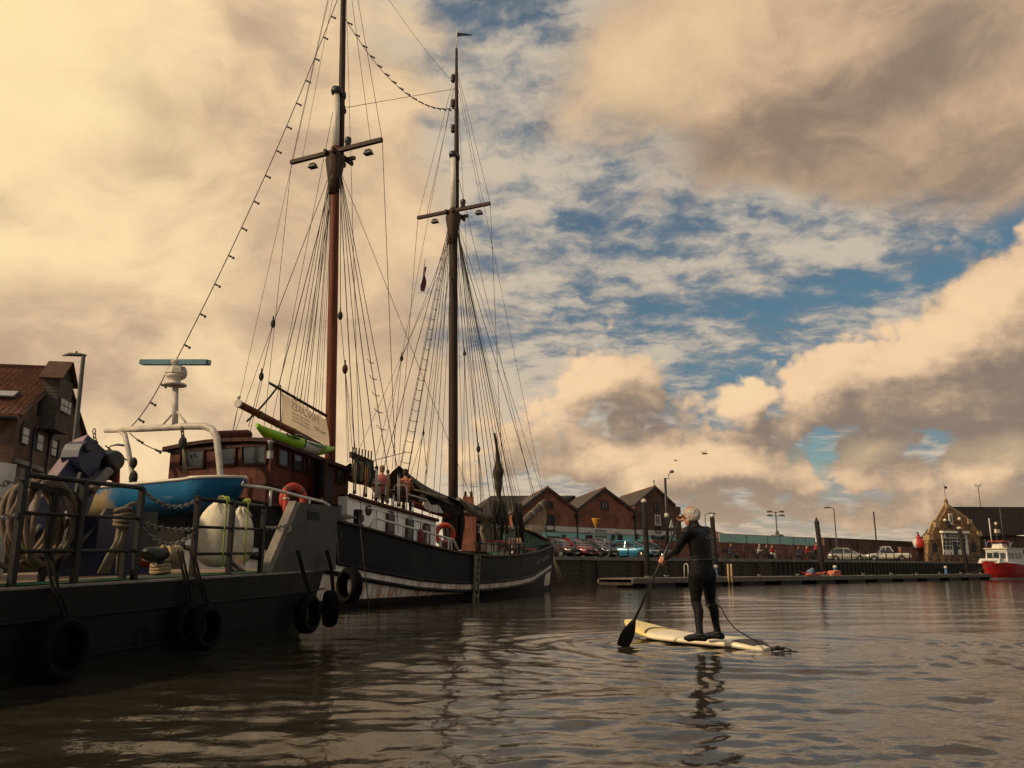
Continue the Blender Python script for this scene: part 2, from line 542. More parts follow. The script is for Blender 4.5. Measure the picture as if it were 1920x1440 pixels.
# ------------------------------------------------------------------ water
PADDLE_AT = Vector((2.62, 11.2, 0))
def build_water():
    rng = np.random.RandomState(3)
    nr, na = 760, 620
    r = 1.6 * np.exp(np.linspace(0, math.log(420 / 1.6), nr))
    a = np.linspace(R(-58), R(58), na)
    RR, AA = np.meshgrid(r, a, indexing='ij')
    X, Y = RR * np.sin(AA), RR * np.cos(AA)
    Z = np.zeros_like(X)
    step = RR * math.log(420 / 1.6) / nr            # local spacing along the ray
    warpx = X + .18 * np.sin(.55 * Y + .8) + .05 * np.sin(1.3 * Y + .5 * X)
    warpy = Y + .15 * np.sin(.6 * X + .3) + .05 * np.sin(1.5 * X - .7 * Y)
    wind = R(100)
    for i in range(110):
        lam = .085 * (.62 / .085) ** (rng.rand() ** 1.3)
        th = wind + rng.randn() * .7
        k = 2 * math.pi / lam
        amp = .00195 * lam ** .88 * (.6 + .8 * rng.rand())
        fade = np.clip((lam / step - 3) / 5, 0, 1)
        ph = k * (warpx * math.cos(th) + warpy * math.sin(th)) + rng.rand() * 6.28
        s = np.sin(ph)
        Z += amp * fade * (s + .22 * np.cos(2 * ph))
    for i in range(16):
        lam = rng.uniform(.7, 1.9)
        th = wind + rng.randn() * .5
        ph = 2 * math.pi / lam * (warpx * math.cos(th) + warpy * math.sin(th)) + rng.rand() * 6.28
        Z += .0017 * lam * np.clip((lam / step - 3) / 5, 0, 1) * np.sin(ph)
    # calm lanes and ruffled patches
    patch = .5 + .5 * np.sin(.21 * X + .9 * np.sin(.13 * Y)) * np.sin(.27 * Y + .6 * np.sin(.3 * X + 1.))
    Z *= .5 + .75 * patch
    # rings spreading from the board
    for (cx, cy, A, lam, wd) in ((3.4, 10.6, .012, .55, 2.6), (6.6, 9.9, .011, .42, 1.6), (1.9, 11.4, .013, .4, 1.0)):
        d = np.hypot(X - cx, (Y - cy) * 1.25)
        Z += A * np.sin(2 * math.pi * d / lam) * np.exp(-((d - wd) / (.6 * wd)) ** 2)
    v = np.stack([X, Y, Z], -1).reshape(-1, 3)
    i0 = (np.arange(nr - 1)[:, None] * na + np.arange(na - 1)[None, :]).ravel()
    f = np.stack([i0, i0 + 1, i0 + na + 1, i0 + na], -1)[:, ::-1]
    me = bpy.data.meshes.new('water')
    me.vertices.add(len(v))
    me.vertices.foreach_set('co', v.ravel())
    me.loops.add(f.size)
    me.loops.foreach_set('vertex_index', f.ravel())
    me.polygons.add(len(f))
    me.polygons.foreach_set('loop_start', np.arange(0, f.size, 4))
    me.polygons.foreach_set('use_smooth', np.ones(len(f), bool))
    me.update()
    m = bpy.data.materials.new('harbour_water')
    m.use_nodes = True
    t = NT(m.node_tree)
    b = m.node_tree.nodes['Principled BSDF']
    co = t.n('ShaderNodeTexCoord').outputs['Object']
    t.put(b.inputs['Base Color'], t.mix(t.noise(co, .35, 4), (.021, .0175, .012), (.036, .030, .021)))
    b.inputs['Roughness'].default_value = .05
    b.inputs['IOR'].default_value = 1.333
    bn = t.n('ShaderNodeBump')
    bn.inputs['Strength'].default_value = .42
    bn.inputs['Distance'].default_value = .02
    h = t.add(t.mul(t.noise(t.v('MULTIPLY', co, (.8, 1.25, 1)), 5.5, 4, .55), .75), t.mul(t.noise(co, 17., 3, .5), .25))
    t.put(bn.inputs['Height'], h)
    m.node_tree.links.new(bn.outputs[0], b.inputs['Normal'])
    me.materials.append(m)
    o = bpy.data.objects.new('water', me)
    COL.objects.link(o)
    structure(o)
build_water()

# ------------------------------------------------------------------ frames of reference
TH = R(25)
MM = Vector((-5.18, 24, 0))                          # foot of the main mast
SA = Vector((math.sin(TH), math.cos(TH), 0))         # along the ship, towards the bow
SN = Vector((math.cos(TH), -math.sin(TH), 0))        # across, towards the open water
def S(s, k, z): return MM + SA * s + SN * k + UP * z
def sk(x, y, k):
    p = onplane(x, y, MM + SN * k, SN) - MM
    return p.dot(SA), p.z
def skp(x, y, k): return onplane(x, y, MM + SN * k, SN)
def stp(x, y, s): return onplane(x, y, MM + SA * s, SA)

Q0 = Vector((3.4, 60, 0))
QD = Vector((.75, .66, 0)).normalized()
QN = Vector((-QD.y, QD.x, 0))
QZ = 1.75
def Qp(t, m, z): return Q0 + QD * t + QN * m + UP * z
def qpx(x, y, m):
    p = onplane(x, y, Q0 + QN * m, QN)
    return (p - Q0).dot(QD), p.z
QAX = (QD, QN, UP)

M_black = mat('black_paint', (.012, .012, .013), .45, 0, .4, 4, .1)
M_white = mat('white_paint', (.62, .59, .52), .5, 0, .18, 3, .05)
M_cream = mat('cream_paint', (.66, .56, .38), .6, 0, .2, 3)
M_conc = mat('concrete', (.20, .18, .15), .9, 0, .35, 1.2, .3, 30)
M_asph = mat('asphalt', (.055, .052, .05), .95, 0, .35, .6, .3, 50)
M_timber = mat('wet_timber', (.062, .042, .026), .85, 0, .55, 1.6, .5, 30, (1, 1, 3))
M_weed = mat('sheet_pile_steel', (.060, .042, .026), .85, .1, .6, .8, .4, 20, (1, 1, .35), col2=(.022, .020, .013))
M_steel = mat('galvanised', (.28, .28, .27), .5, .6, .25, 3)
M_slate = mat('slate_roof', (.060, .042, .030), .8, 0, .4, 2.5, .4, 24, (1, 1, 3))
M_tile = mat('clay_tile', (.17, .062, .030), .8, 0, .45, 2.0, .3, 20)
M_brick = brickmat('red_brick', (.33, .080, .034), (.21, .056, .027), (.19, .13, .09))
M_brick2 = brickmat('brown_brick', (.15, .062, .032), (.095, .044, .026), (.12, .09, .065))
M_flint = None
M_glass = glassmat('window_glass', (.03, .035, .04))
M_dark = mat('dark_opening', (.012, .010, .009), .6, 0, .3)
M_turq = mat('turquoise_render', (.27, .54, .50), .85, 0, .15, 1.)
M_offw = mat('offwhite_render', (.56, .51, .45), .85, 0, .15, 1.)
M_rub = mat('tyre_rubber', (.014, .013, .012), .75, 0, .4, 5, .3)
M_galv = mat('lamp_grey', (.10, .095, .085), .55, .3, .25)

# ------------------------------------------------------------------ ground
QE = -3.75
edge = [S(-40, QE, QZ), S(24, QE, QZ), Qp(-3, 0, QZ), Qp(150, 0, QZ)]
g = B()
g.poly(edge + [Vector((1500, 1200, QZ)), Vector((-1500, 1500, QZ)), Vector((-1500, -60, QZ))], [tuple(range(7))])
structure(g.build('ground', M_asph))

def quay_walls():
    t = thing('quay_wall', 'dark timber faced quay wall behind the schooner bow and parked cars', 'wall', Qp(0, 0, 0))
    b = B()
    b.box(Qp(12, .55, .6), (30.2, .9, 2.28), QAX)
    b.build('wall_core', M_dark, t)
    pl = None
    for r in range(6):
        for c in range(6):
            if pl is None:
                b = B()
                b.box(Qp(-3 + 2.5, .05, -.35), (4.96, .09, .33), QAX)
                pl = b.build('plank', M_timber, t)
                q = pl
            else:
                q = pl.copy()
                COL.objects.link(q)
            q.location = QD * (c * 5.0) + UP * (r * .345) + QN * random.uniform(-.02, .02)
    b = B()
    b.box(Qp(12, .4, QZ - .09), (30.4, 1.1, .25), QAX)
    b.build('coping', M_conc, t)
    for k in range(6):
        b = B()
        b.beam(Qp(-1.5 + k * 5.2, -.1, -.4), Qp(-1.5 + k * 5.2, -.1, 1.5), .25, .22, QD)
        b.build('fender_post', M_timber, t)
    t = thing('quay_wall', 'rusty sheet piled quay wall along the far pontoon', 'wall', Qp(27, 0, 0))
    b = B()
    b.box(Qp(88.6, .7, .6), (123, .8, 2.26), QAX)
    b.build('wall_core', M_dark, t)
    b = B()
    prof = [(0, .22), (.12, .22), (.24, 0), (.56, 0), (.68, .22), (.8, .22)]
    P = [Qp(27.1 + u, -.08 + w, 0) for u, w in prof]
    b.grid([[p + UP * -.5 for p in P], [p + UP * 1.62 for p in P]], smooth=False)
    first = b.build('sheet_pile', M_weed, t)
    for i in range(1, 150):
        q = first.copy()
        COL.objects.link(q)
        q.location = QD * (.8 * i) + UP * random.uniform(-.04, .02)
    b = B()
    b.box(Qp(88.6, .45, QZ - .08), (123, 1.2, .22), QAX)
    b.build('coping', M_conc, t)
    # quay the schooner lies against
    t = thing('quay_wall', 'dark quay wall on the far side of the moored schooner', 'wall', S(0, QE, 0))
    b = B()
    b.box(S(-8, QE - .3, .6), (.62, 64, 2.28), (SN, SA, UP))
    b.build('wall_core', M_timber, t)
    c1, c2 = S(24, QE - .3, .6), Qp(-3, .3, .6)
    b = B()
    b.beam(c1, c2, .6, 2.28)
    b.build('wall_return', M_timber, t)
quay_walls()

# ------------------------------------------------------------------ railing along the far quay
def railing():
    t = thing('quayside_railing', 'black post and rail fence along the far quay edge', 'railing', Qp(0, .4, QZ))
    b = B()
    b.tube([Qp(-2, .45, QZ), Qp(-2, .45, QZ + 1.08)], .055, 6)
    b.ball(Qp(-2, .45, QZ + 1.12), .075, 8, 6)
    p0 = b.build('post', M_black, t)
    n = 54
    for i in range(1, n):
        q = p0.copy()
        COL.objects.link(q)
        q.location = QD * (1.95 * i)
    for z in (.35, .68, 1.0):
        b = B()
        b.tube([Qp(-2, .45, QZ + z), Qp(-2 + 1.95 * (n - 1), .45, QZ + z)], .022, 5)
        b.build('rail', M_black, t)
railing()

# ------------------------------------------------------------------ flood wall with glass panels
M_gl = mat('flood_glass', (.16, .38, .34), .12, 0, .12, .6, spec=.6)
def flood_walls():
    m = 9.
    t0 = qpx(1225, 1030, m)[0]
    t1 = qpx(1548, 1030, m)[0]
    zt = qpx(1450, 1021, m)[1]
    t = thing('flood_wall', 'low brick flood wall topped with green glass panels', 'wall', Qp(t0, m, QZ))
    b = B()
    b.box(Qp((t0 + t1) / 2, m + .2, (QZ + zt) / 2 - .02), (t1 - t0, .35, zt - QZ), QAX)
    b.build('brick_base', M_brick, t)
    b = B()
    b.box(Qp((t0 + t1) / 2, m + .2, zt + .04), (t1 - t0 + .1, .45, .1), QAX)
    b.build('coping', M_conc, t)
    xs = [1352, 1402, 1442, 1465, 1490, 1513, 1530]
    ts = [qpx(x, 1010, m)[0] for x in xs]
    gh = qpx(1450, 1006, m)[1]
    for a, c in zip(ts[:-1], ts[1:]):
        b = B()
        b.box(Qp((a + c) / 2, m + .2, (zt + gh) / 2 + .06), (c - a - .12, .05, gh - zt - .1), QAX)
        b.build('glass_panel', M_gl, t)
    for a in ts:
        b = B()
        b.box(Qp(a, m + .2, (zt + gh) / 2 + .05), (.09, .12, gh - zt), QAX)
        b.build('post', M_steel, t)
    b = B()
    b.tube([Qp(ts[0], m + .2, gh + .06), Qp(ts[-1], m + .2, gh + .06)], .05, 6)
    b.build('top_rail', M_steel, t)
    # taller plain wall further along
    t2 = qpx(1760, 1030, m)[0]
    zh = qpx(1640, 1014, m)[1]
    t = thing('brick_wall', 'tall plain brick wall behind the silver car and pickup', 'wall', Qp(t1, m, QZ))
    b = B()
    b.box(Qp((t1 + t2) / 2, m + .3, (QZ + zh) / 2), (t2 - t1 - .05, .4, zh - QZ), QAX)
    b.build('brickwork', M_brick2, t)
    b = B()
    b.box(Qp((t1 + t2) / 2, m + .3, zh + .07), (t2 - t1, .55, .14), QAX)
    b.build('coping', M_slate, t)
    for x in (1560, 1610, 1690):
        b = B()
        b.box(Qp(qpx(x, 1030, m)[0], m + .02, (QZ + zh) / 2 - .05), (.35, .16, zh - QZ - .12), QAX)
        b.build('pier', M_brick2, t)
    # low wall in front of the harbour office
    m2 = 6.
    a = qpx(1690, 1035, m2)[0]
    c = qpx(1935, 1035, m2)[0]
    z2 = qpx(1760, 1029.5, m2)[1]
    t = thing('brick_wall', 'low orange brick wall with notices in front of the harbour office', 'wall', Qp(a, m2, QZ))
    b = B()
    b.box(Qp((a + c) / 2, m2 + .2, (QZ + z2) / 2), (c - a, .35, z2 - QZ), QAX)
    b.build('brickwork', M_brick, t)
    b = B()
    b.box(Qp((a + c) / 2, m2 + .2, z2 + .05), (c - a + .1, .46, .1), QAX)
    b.build('coping', M_conc, t)
    for x0, x1, y0, y1, mm in ((1756, 1766, 1035, 1044, M_white), (1771, 1786, 1036, 1046, M_galv)):
        ta, za = qpx(x0, y0, m2)
        tb, zb = qpx(x1, y1, m2)
        b = B()
        b.box(Qp((ta + tb) / 2, m2 - .03, (za + zb) / 2), (tb - ta, .05, za - zb), QAX)
        b.build('notice_board', mm, t)
flood_walls()

# ------------------------------------------------------------------ brick warehouses
def opening(par, m, x0, x1, y0, y1, kind='dark', fr=None):
    """window or door set in a wall of plane m, its rectangle given on the photograph"""
    ta, za = qpx(x0, y0, m)
    tb, zb = qpx((x0 + x1) / 2, y1, m)
    tb = qpx(x1, y0, m)[0]
    fr = fr or M_timber
    c = Qp((ta + tb) / 2, m - .03, (za + zb) / 2)
    w_, h_ = tb - ta, za - zb
    b = B()
    for sx in (-1, 1): b.box(c + QD * sx * (w_ / 2 - .05), (.1, .14, h_), QAX)
    b.box(c + UP * (h_ / 2 - .05), (w_ - .2, .14, .1), QAX)
    b.box(c - UP * (h_ / 2 + .02), (w_ + .2, .22, .1), QAX)
    if kind != 'door': b.box(c, (.06, .12, h_ - .1), QAX)
    o = b.build('door' if kind == 'door' else 'window', fr, par)
    b = B()
    b.box(c + QN * .03, (w_ - .12, .04, h_ - .1), QAX)
    b.build('panel' if kind == 'door' else 'pane', M_dark if kind == 'door' else M_glass, o)
    return o

def slab(b, p, q, r, s_, th, mi=0):
    """roof slope p-q (eave) r-s_ (ridge) with thickness"""
    n = (Vector(q) - Vector(p)).cross(Vector(s_) - Vector(p)).normalized()
    if n.z < 0: n = -n
    b.prism([p, q, r, s_], n * th, mi)

def warehouses():
    m = 16.
    dep = 14.
    spec = [((968, 962), (1027, 917), (1081, 958), 'left hand brick warehouse gable partly behind the bowsprit net'),
            ((1081.6, 958), (1133, 918), (1189, 960), 'middle brick warehouse gable above the orange cone sign'),
            ((1189.6, 949), (1228, 915), (1264, 948), 'right hand taller brick warehouse gable with a narrow window')]
    QB = Vector((-.14, .99, 0)).normalized()
    for i, (a, pk, c, lab) in enumerate(spec):
        (ta, za), (tp, zp), (tc, zc) = qpx(*a, m), qpx(*pk, m), qpx(*c, m)
        if i == 2: tc2 = qpx(1276, 950, m)[0]
        t = thing('brick_warehouse', lab, 'building', Qp((ta + tc) / 2, m, QZ))
        b = B()
        face = [Qp(ta, m, QZ), Qp(tc, m, QZ), Qp(tc, m, zc), Qp(tp, m, zp), Qp(ta, m, za)]
        b.prism(face, QB * dep)
        wl = b.build('wall', M_brick if i < 2 else M_brick2, t)
        for (t1, z1) in ((ta, za), (tc, zc)):
            b = B()
            u = (Qp(t1, 0, z1) - Qp(tp, 0, zp)).normalized()
            e = Qp(t1, m, z1) + u * .02 + UP * .03
            r_ = Qp(tp, m, zp) + UP * .03
            slab(b, e - QB * .25, e + QB * dep, r_ + QB * dep, r_ - QB * .25, .16)
            b.build('roof_slope', M_slate, t)
        b = B()
        b.tube([Qp(tp, m, zp + .17) - QB * .27, Qp(tp, m, zp + .17) + QB * dep], .12, 6)
        b.build('ridge', M_tile, t)
        for (t1, z1) in ((ta, za), (tc, zc)):
            b = B()
            b.beam(Qp(t1, m - .12, z1 - .05), Qp(tp, m - .12, zp - .05), .12, .22, QN)
            b.build('verge_course', M_brick2, t)
        if i == 2:
            b = B()
            zq = qpx(1270, 950, m)[1]
            b.box(Qp((tc + tc2) / 2, m + .5, (QZ + zq) / 2), (tc2 - tc, 1., zq - QZ), QAX)
            b.build('side_parapet', M_brick2, t)
        # painted ground floor: white band above turquoise
        zb0, zb1 = qpx(1130, 990.5, m)[1], qpx(1130, 1001, m)[1]
        b = B()
        b.box(Qp((ta + tc) / 2, m - .02, (zb0 + zb1) / 2), (tc - ta, .05, zb0 - zb1), QAX)
        b.build('white_band', M_offw, t)
        b = B()
        b.box(Qp((ta + tc) / 2, m - .02, (QZ + zb1) / 2 - .01), (tc - ta, .06, zb1 - QZ - .02), QAX)
        b.build('turquoise_band', M_turq, t)
        b = B()
        b.box(Qp((ta + tc) / 2, m - .05, zb1), (tc - ta, .08, .06), QAX)
        b.build('string_course', M_galv, t)
        if i == 0:
            opening(t, m, 1025, 1036, 940, 952)
            opening(t, m, 1022, 1039, 964, 994, 'door')
            opening(t, m - .05, 1026, 1048, 1005, 1020, 'win')
        elif i == 1:
            opening(t, m, 1127, 1140, 940, 954)
            opening(t, m - .05, 1098, 1110, 1003, 1020, 'door')
            opening(t, m - .05, 1158, 1166, 1003, 1021, 'door')
        else:
            opening(t, m, 1226, 1235, 941, 956)
            opening(t, m, 1227, 1237, 965, 984, 'win', M_white)
            opening(t, m, 1228, 1238, 985, 998, 'door')
            opening(t, m - .05, 1227, 1241, 1006, 1018)
            b = B()
            a0 = Qp(tp, m + .1, zp)
            b.tube([a0, a0 + UP * .7], .05, 5)
            b.ball(a0 + UP * .75, .1, 6, 4)
            b.build('finial', M_black, t)
        if i < 2:
            b = B()
            b.tube([Qp(tc, m - .12, zc - .3), Qp(tc, m - .12, QZ + .1)], .07, 6)
            b.box(Qp(tc, m - .14, zc - .5), (.4, .28, .4), QAX)
            b.build('downpipe', M_black, t)
    # lamps and name boards on the shop front
    for x, y in ((1055, 1009), (1147, 1009), (1222, 1009), (1243, 1009), (1192, 1007)):
        tt, z = qpx(x, y, m)
        o = thing('wall_lantern', 'small black wall lantern %s' % {1055: 'on the turquoise front above the maroon car', 1147: 'right of the grey sign board on the turquoise front', 1222: 'left of the small right hand window', 1243: 'right of the small right hand window', 1192: 'beside the last downpipe on the turquoise front'}[x], 'lantern', Qp(tt, m - .2, z), 'lanterns on the shop front')
        b = B()
        b.box(Qp(tt, m - .22, z), (.26, .24, .42), QAX, taper=1.25)
        b.build('glass_body', M_galv, o)
        b = B()
        b.box(Qp(tt, m - .22, z + .26), (.36, .34, .1), QAX, taper=.4)
        b.box(Qp(tt, m - .12, z + .3), (.06, .2, .06), QAX)
        b.build('cap', M_black, o)
    for x0, x1, y0, y1, lab in ((1096, 1108, 996.5, 1000, 'small pale shop name board left of the grey sign'), (1150, 1162, 997, 1001, 'small pale shop name board right of the grey sign')):
        ta, za = qpx(x0, y0, m)
        tb, zb = qpx(x1, y1, m)
        o = thing('shop_sign', lab, 'sign', Qp((ta + tb) / 2, m - .1, zb))
        b = B()
        b.box(Qp((ta + tb) / 2, m - .12, (za + zb) / 2), (tb - ta, .08, za - zb), QAX)
        b.build('board', M_cream, o)
        b = B()
        for k in range(5): b.box(Qp(ta + (tb - ta) * (k + 1) / 6, m - .18, (za + zb) / 2), ((tb - ta) / 9, .02, (za - zb) * .4), QAX)
        b.build('lettering', M_black, o)
warehouses()

def sign_group():
    m = 6.
    (ta, za), (tb, zb) = qpx(1115, 993, m), qpx(1137, 1008, m)
    o = thing('sign_board', 'grey rectangular sign board on posts behind the parked cars', 'sign', Qp((ta + tb) / 2, m, QZ))
    b = B()
    b.box(Qp((ta + tb) / 2, m, (za + zb) / 2), (tb - ta, .12, za - zb), QAX)
    pn = b.build('panel', M_galv, o)
    b = B()
    b.box(Qp((ta + tb) / 2, m - .07, za - .3), (tb - ta - .1, .03, .45), QAX)
    b.build('header', M_steel, pn)
    for u in (ta + .15, tb - .15):
        b = B()
        b.tube([Qp(u, m + .03, QZ), Qp(u, m + .03, za)], .05, 6)
        b.build('post', M_steel, o)
    (tc, zc) = qpx(1124, 972, m)
    zd = qpx(1124, 987, m)[1]
    o = thing('cone_sign', 'orange cone shaped sign with dark spots above the grey sign board', 'sign', Qp(tc, m + .4, QZ))
    b = B()
    b.lathe([(.02, zd - .1), (.12, zd), (.36, zc - .06), (.38, zc), (.30, zc + .02)], Vector((Qp(tc, m + .4, 0))), 12)
    cn = b.build('cone', mat('orange_plastic', (.62, .27, .03), .5), o)
    b = B()
    for k, (u, z) in enumerate(((.0, .25), (.05, .45), (-.1, .7), (.12, .72))):
        r_ = .12 + .26 * (1 - z)
        b.ball(Qp(tc + u, m + .4 - r_ + .02, zc - z * (zc - zd)), .06, 6, 4)
    b.build('spot', M_black, cn)
    b = B()
    b.tube([Qp(tc, m + .4, QZ), Qp(tc, m + .4, zd)], .04, 6)
    b.build('pole', M_steel, o)
sign_group()

# ------------------------------------------------------------------ slate roofed houses left of the warehouses
def hip_house():
    Y = 92.
    o = thing('hipped_building', 'long low building with dark slate hipped roof behind the bow', 'building', at(1000, 1050, Y))
    e0, e1 = at(884, 976, Y - 6), at(1000, 976, Y + 4)
    r0, r1 = at(921, 929.5, Y + 2), at(1078, 929, Y + 14)
    b = B()
    bk0, bk1 = e0 + Vector((-4, 14, 0)), e1 + Vector((8, 16, 0))
    b.prism([Vector((p.x, p.y, QZ)) for p in (e0 + Vector((1, .8, 0)), e1 + Vector((.5, .9, 0)), bk1, bk0)], UP * (e0.z - QZ - .1))
    b.build('wall', M_offw, o)
    b = B()
    b.poly([e0, e1, r1, r0, bk0, bk1], [(0, 1, 2, 3), (4, 0, 3), (5, 4, 3, 2), (0, 4, 5, 1)])
    b.build('roof', M_slate, o)
    for x in (895, 912, 925):
        b = B()
        p = at(x, 980, Y - 5)
        b.box(Vector((p.x, p.y, p.z - .6)), (1.0, .2, .9))
        w_ = b.build('window', M_white, o)
        b = B()
        b.box(Vector((p.x, p.y - .09, p.z - .6)), (.8, .06, .7))
        b.build('pane', M_glass, w_)
    Y = 84.
    o = thing('brick_house', 'small red brick house with two chimney pots beside the foremast', 'house', at(878, 1050, Y))
    p, q = at(866, 960, Y), at(892, 960, Y)
    b = B()
    b.box(Vector(((p.x + q.x) / 2, Y + 3, (QZ + p.z) / 2)), (q.x - p.x, 6, p.z - QZ))
    b.build('wall', M_brick, o)
    b = B()
    zc = at(880, 943, Y).z
    b.prism([Vector((p.x - .2, Y - .3, p.z)), Vector((q.x + .2, Y - .3, p.z)), Vector((q.x + .2, Y + 3, zc - .3)), Vector((p.x - .2, Y + 3, zc - .3))], UP * .2)
    b.build('roof', M_slate, o)
    b = B()
    c = at(878, 945, Y + 3)
    b.box(c, (1.1, .7, 1.5))
    ch = b.build('chimney', M_brick, o)
    for dx_ in (-.3, .3):
        b = B()
        b.lathe([(.15, 0), (.12, .5), (.14, .55)], c + Vector((dx_, 0, .75)), 8)
        b.build('chimney_pot', M_tile, ch)
    b = B()
    b.tube([c + Vector((.5, 0, .7)), c + Vector((.5, 0, 1.9))], .03, 4)
    for k in range(4): b.beam(c + Vector((.2 + .25 * k, 0, 1.9)), c + Vector((.2 + .25 * k, 0, 1.7)), .03, .03)
    b.beam(c + Vector((.1, 0, 1.8)), c + Vector((1.1, 0, 1.8)), .03, .03)
    b.build('aerial', M_galv, o)
    # red roofed house seen beyond the flood wall glass
    m = 24.
    (ta, za), (tb, zb) = qpx(1330, 1003, m), qpx(1408, 1012, m)
    zr = qpx(1350, 989, m)[1]
    tr = qpx(1372, 989, m)[0]
    o = thing('tiled_house', 'low house with orange tiled roof beyond the glass flood wall', 'house', Qp((ta + tb) / 2, m, QZ))
    b = B()
    b.box(Qp((ta + tb) / 2 - 3, m + 4, (QZ + zb) / 2), (tb - ta, 7, zb - QZ), QAX)
    b.build('wall', M_offw, o)
    b = B()
    pts = [Qp(ta - 6, m, zb), Qp(tb, m, zb), Qp(tb, m + 8, zb), Qp(ta - 6, m + 8, zb), Qp(ta - 6, m + 4, zr), Qp(tr, m + 4, zr)]
    b.poly(pts, [(0, 1, 5, 4), (1, 2, 5), (2, 3, 4, 5), (3, 0, 4), (3, 2, 1, 0)])
    b.build('roof', M_tile, o)
hip_house()

# ------------------------------------------------------------------ harbour office
def harbour_office():
    global M_flint
    m_ = bpy.data.materials.new('flint_and_brick')
    m_.use_nodes = True
    t = NT(m_.node_tree)
    bs = m_.node_tree.nodes['Principled BSDF']
    co = t.n('ShaderNodeTexCoord').outputs['Object']
    vo = t.n('ShaderNodeTexVoronoi', feature='F1')
    t.put(vo.inputs['Vector'], co)
    vo.inputs['Scale'].default_value = 4.2
    c = t.mix(t.sstep(t.sep(vo.outputs['Color'])[0], .35, .5), (.30, .155, .06), (.10, .055, .028))
    c = t.mix(t.sstep(t.noise(co, 1.2, 4), .4, .7, 0., .6), c, (.30, .17, .075))
    t.put(bs.inputs['Base Color'], c)
    bs.inputs['Roughness'].default_value = .9
    M_flint = m_
    M_st = mat('buff_stone', (.42, .28, .14), .85, 0, .25, 1.5)
    Y = 112.
    M_hglass = mat('dark_shop_glass', (.012, .012, .014), .25, 0, .2, spec=.3)
    M_cream = mat('office_cream', (.80, .74, .60), .5, 0, .1)
    gd = Vector((.93, .36, 0)).normalized()          # along the gable
    gn = Vector((-gd.y, gd.x, 0))                    # into the building
    P0 = at(1788, 1040, Y)
    def G(x, y, d=0.): return onplane(x, y, P0, gn) + gn * d
    AX = (gd, gn, UP)
    o = thing('harbour_office', 'flint and stone gabled harbour office with dark slate roof', 'building', Vector((P0.x, P0.y, QZ)))
    out = [(1741, 1062), (1741, 1006), (1747, 1006), (1754, 985), (1754, 981), (1760, 981), (1778, 950), (1816, 975), (1816, 978), (1822, 984), (1833, 999), (1837, 1000), (1840, 1062)]
    pts = [G(*p) for p in out]
    for p in pts:
        if p.z < QZ: p.z = QZ
    b = B()
    b.prism(pts, gn * .7)
    b.build('gable_wall', M_flint, o)
    b = B()
    cop = [(1741, 1006), (1747, 1005), (1755, 982), (1760, 980), (1778, 949), (1815, 975), (1817, 978), (1833, 998), (1838, 1000)]
    for p, q in zip(cop[:-1], cop[1:]): b.beam(G(*p, .35), G(*q, .35), .9, .22, gn)
    b.build('coping', M_st, o)
    for x, y in ((1756.5, 984), (1817.5, 978), (1744, 1008), (1835.5, 1001)):
        b = B()
        b.box(G(x, y, .3), (.75, .95, .62), AX)
        b.build('kneeler', M_st, o)
    b = B()
    p = G(1778, 949, .3)
    b.box(p + UP * .25, (.6, .6, .9), AX, taper=.5)
    b.lathe([(.3, 0), (.12, .5), (.02, .7)], p + UP * .6, 8)
    fin = b.build('finial', M_st, o)
    b = B()
    b.tube([p + UP * 1.2, p + UP * 2.9], .04, 5)
    b.beam(p + UP * 2.5, p + UP * 2.5 + gd * .5, .02, .3)
    b.build('vane', M_black, fin)
    # roof running back along the quay
    rd = (gn * .35 + gd * .94).normalized()
    r0 = G(1783, 951, .7)
    r1 = onplane(1935, 952, r0, Vector((-rd.y, rd.x, 0)))
    rr = r0 + (r1 - r0) * 1.4
    e0 = G(1838, 1008, .3)
    e1 = e0 + (rr - r0)
    lo = e0.z
    M_orf = mat('office_roof', (.045, .027, .015), .85, 0, .5, 1.2, .5, 14, (1, 1, 3), spec=.2)
    b = B()
    slab(b, e0, e1, rr, r0, .25)
    b.build('roof', M_orf, o)
    b = B()
    bk = G(1741, 1010, 1.0)
    slab(b, bk + (rr - r0), bk, r0, rr, .25)
    b.build('roof', M_orf, o)
    b = B()
    w0 = e0 + gn * 1.2
    b.beam(Vector((w0.x, w0.y, (QZ + lo) / 2 + .3)), Vector((e1.x, e1.y, (QZ + lo) / 2 + .3)) + gn * 1.2, .5, lo - QZ + .9)
    b.build('side_wall', M_brick2, o)
    b = B()
    for k in range(3):
        p = e0 + rd * (2.2 + k * 4.5) - UP * .2
        b.tube([p - UP * (lo - QZ), p - UP * 1.2, p], .12, 6)
        b.tube(arc(p - UP * 1.6 + rd * 1.4, 1.4, -rd, UP, 0, 1.57, 6), .1, 5)
    b.build('veranda_post', M_offw, o)
    # glazed front: frame, panes, sign
    def R4(x0, x1, y0, y1, d, th, m, nm, par):
        p, q, r_ = G(x0, y0, d), G(x1, y0, d), G((x0 + x1) / 2, y1, d)
        c = (p + q) / 2
        w_ = (q - p).dot(gd)
        h_ = c.z - r_.z
        b = B()
        b.box(c - UP * h_ / 2, (w_, th, h_), AX)
        return b.build(nm, m, par)
    R4(1761, 1811, 996, 1000, -.25, .7, M_cream, 'canopy', o)
    fr = R4(1764, 1811, 1000, 1040, -.08, .12, M_cream, 'shop_front', o)
    sb = R4(1766, 1809, 1000.5, 1007.5, -.2, .08, mat('navy_board', (.012, .016, .035), .4), 'sign_panel', o)
    cc = (G(1787, 1004, -.28))
    text_mesh('sign_lettering', 'HARBOUR OFFICE', .34, cc - UP * .04, gd, UP, M_white, sb, .01, .92, .006)
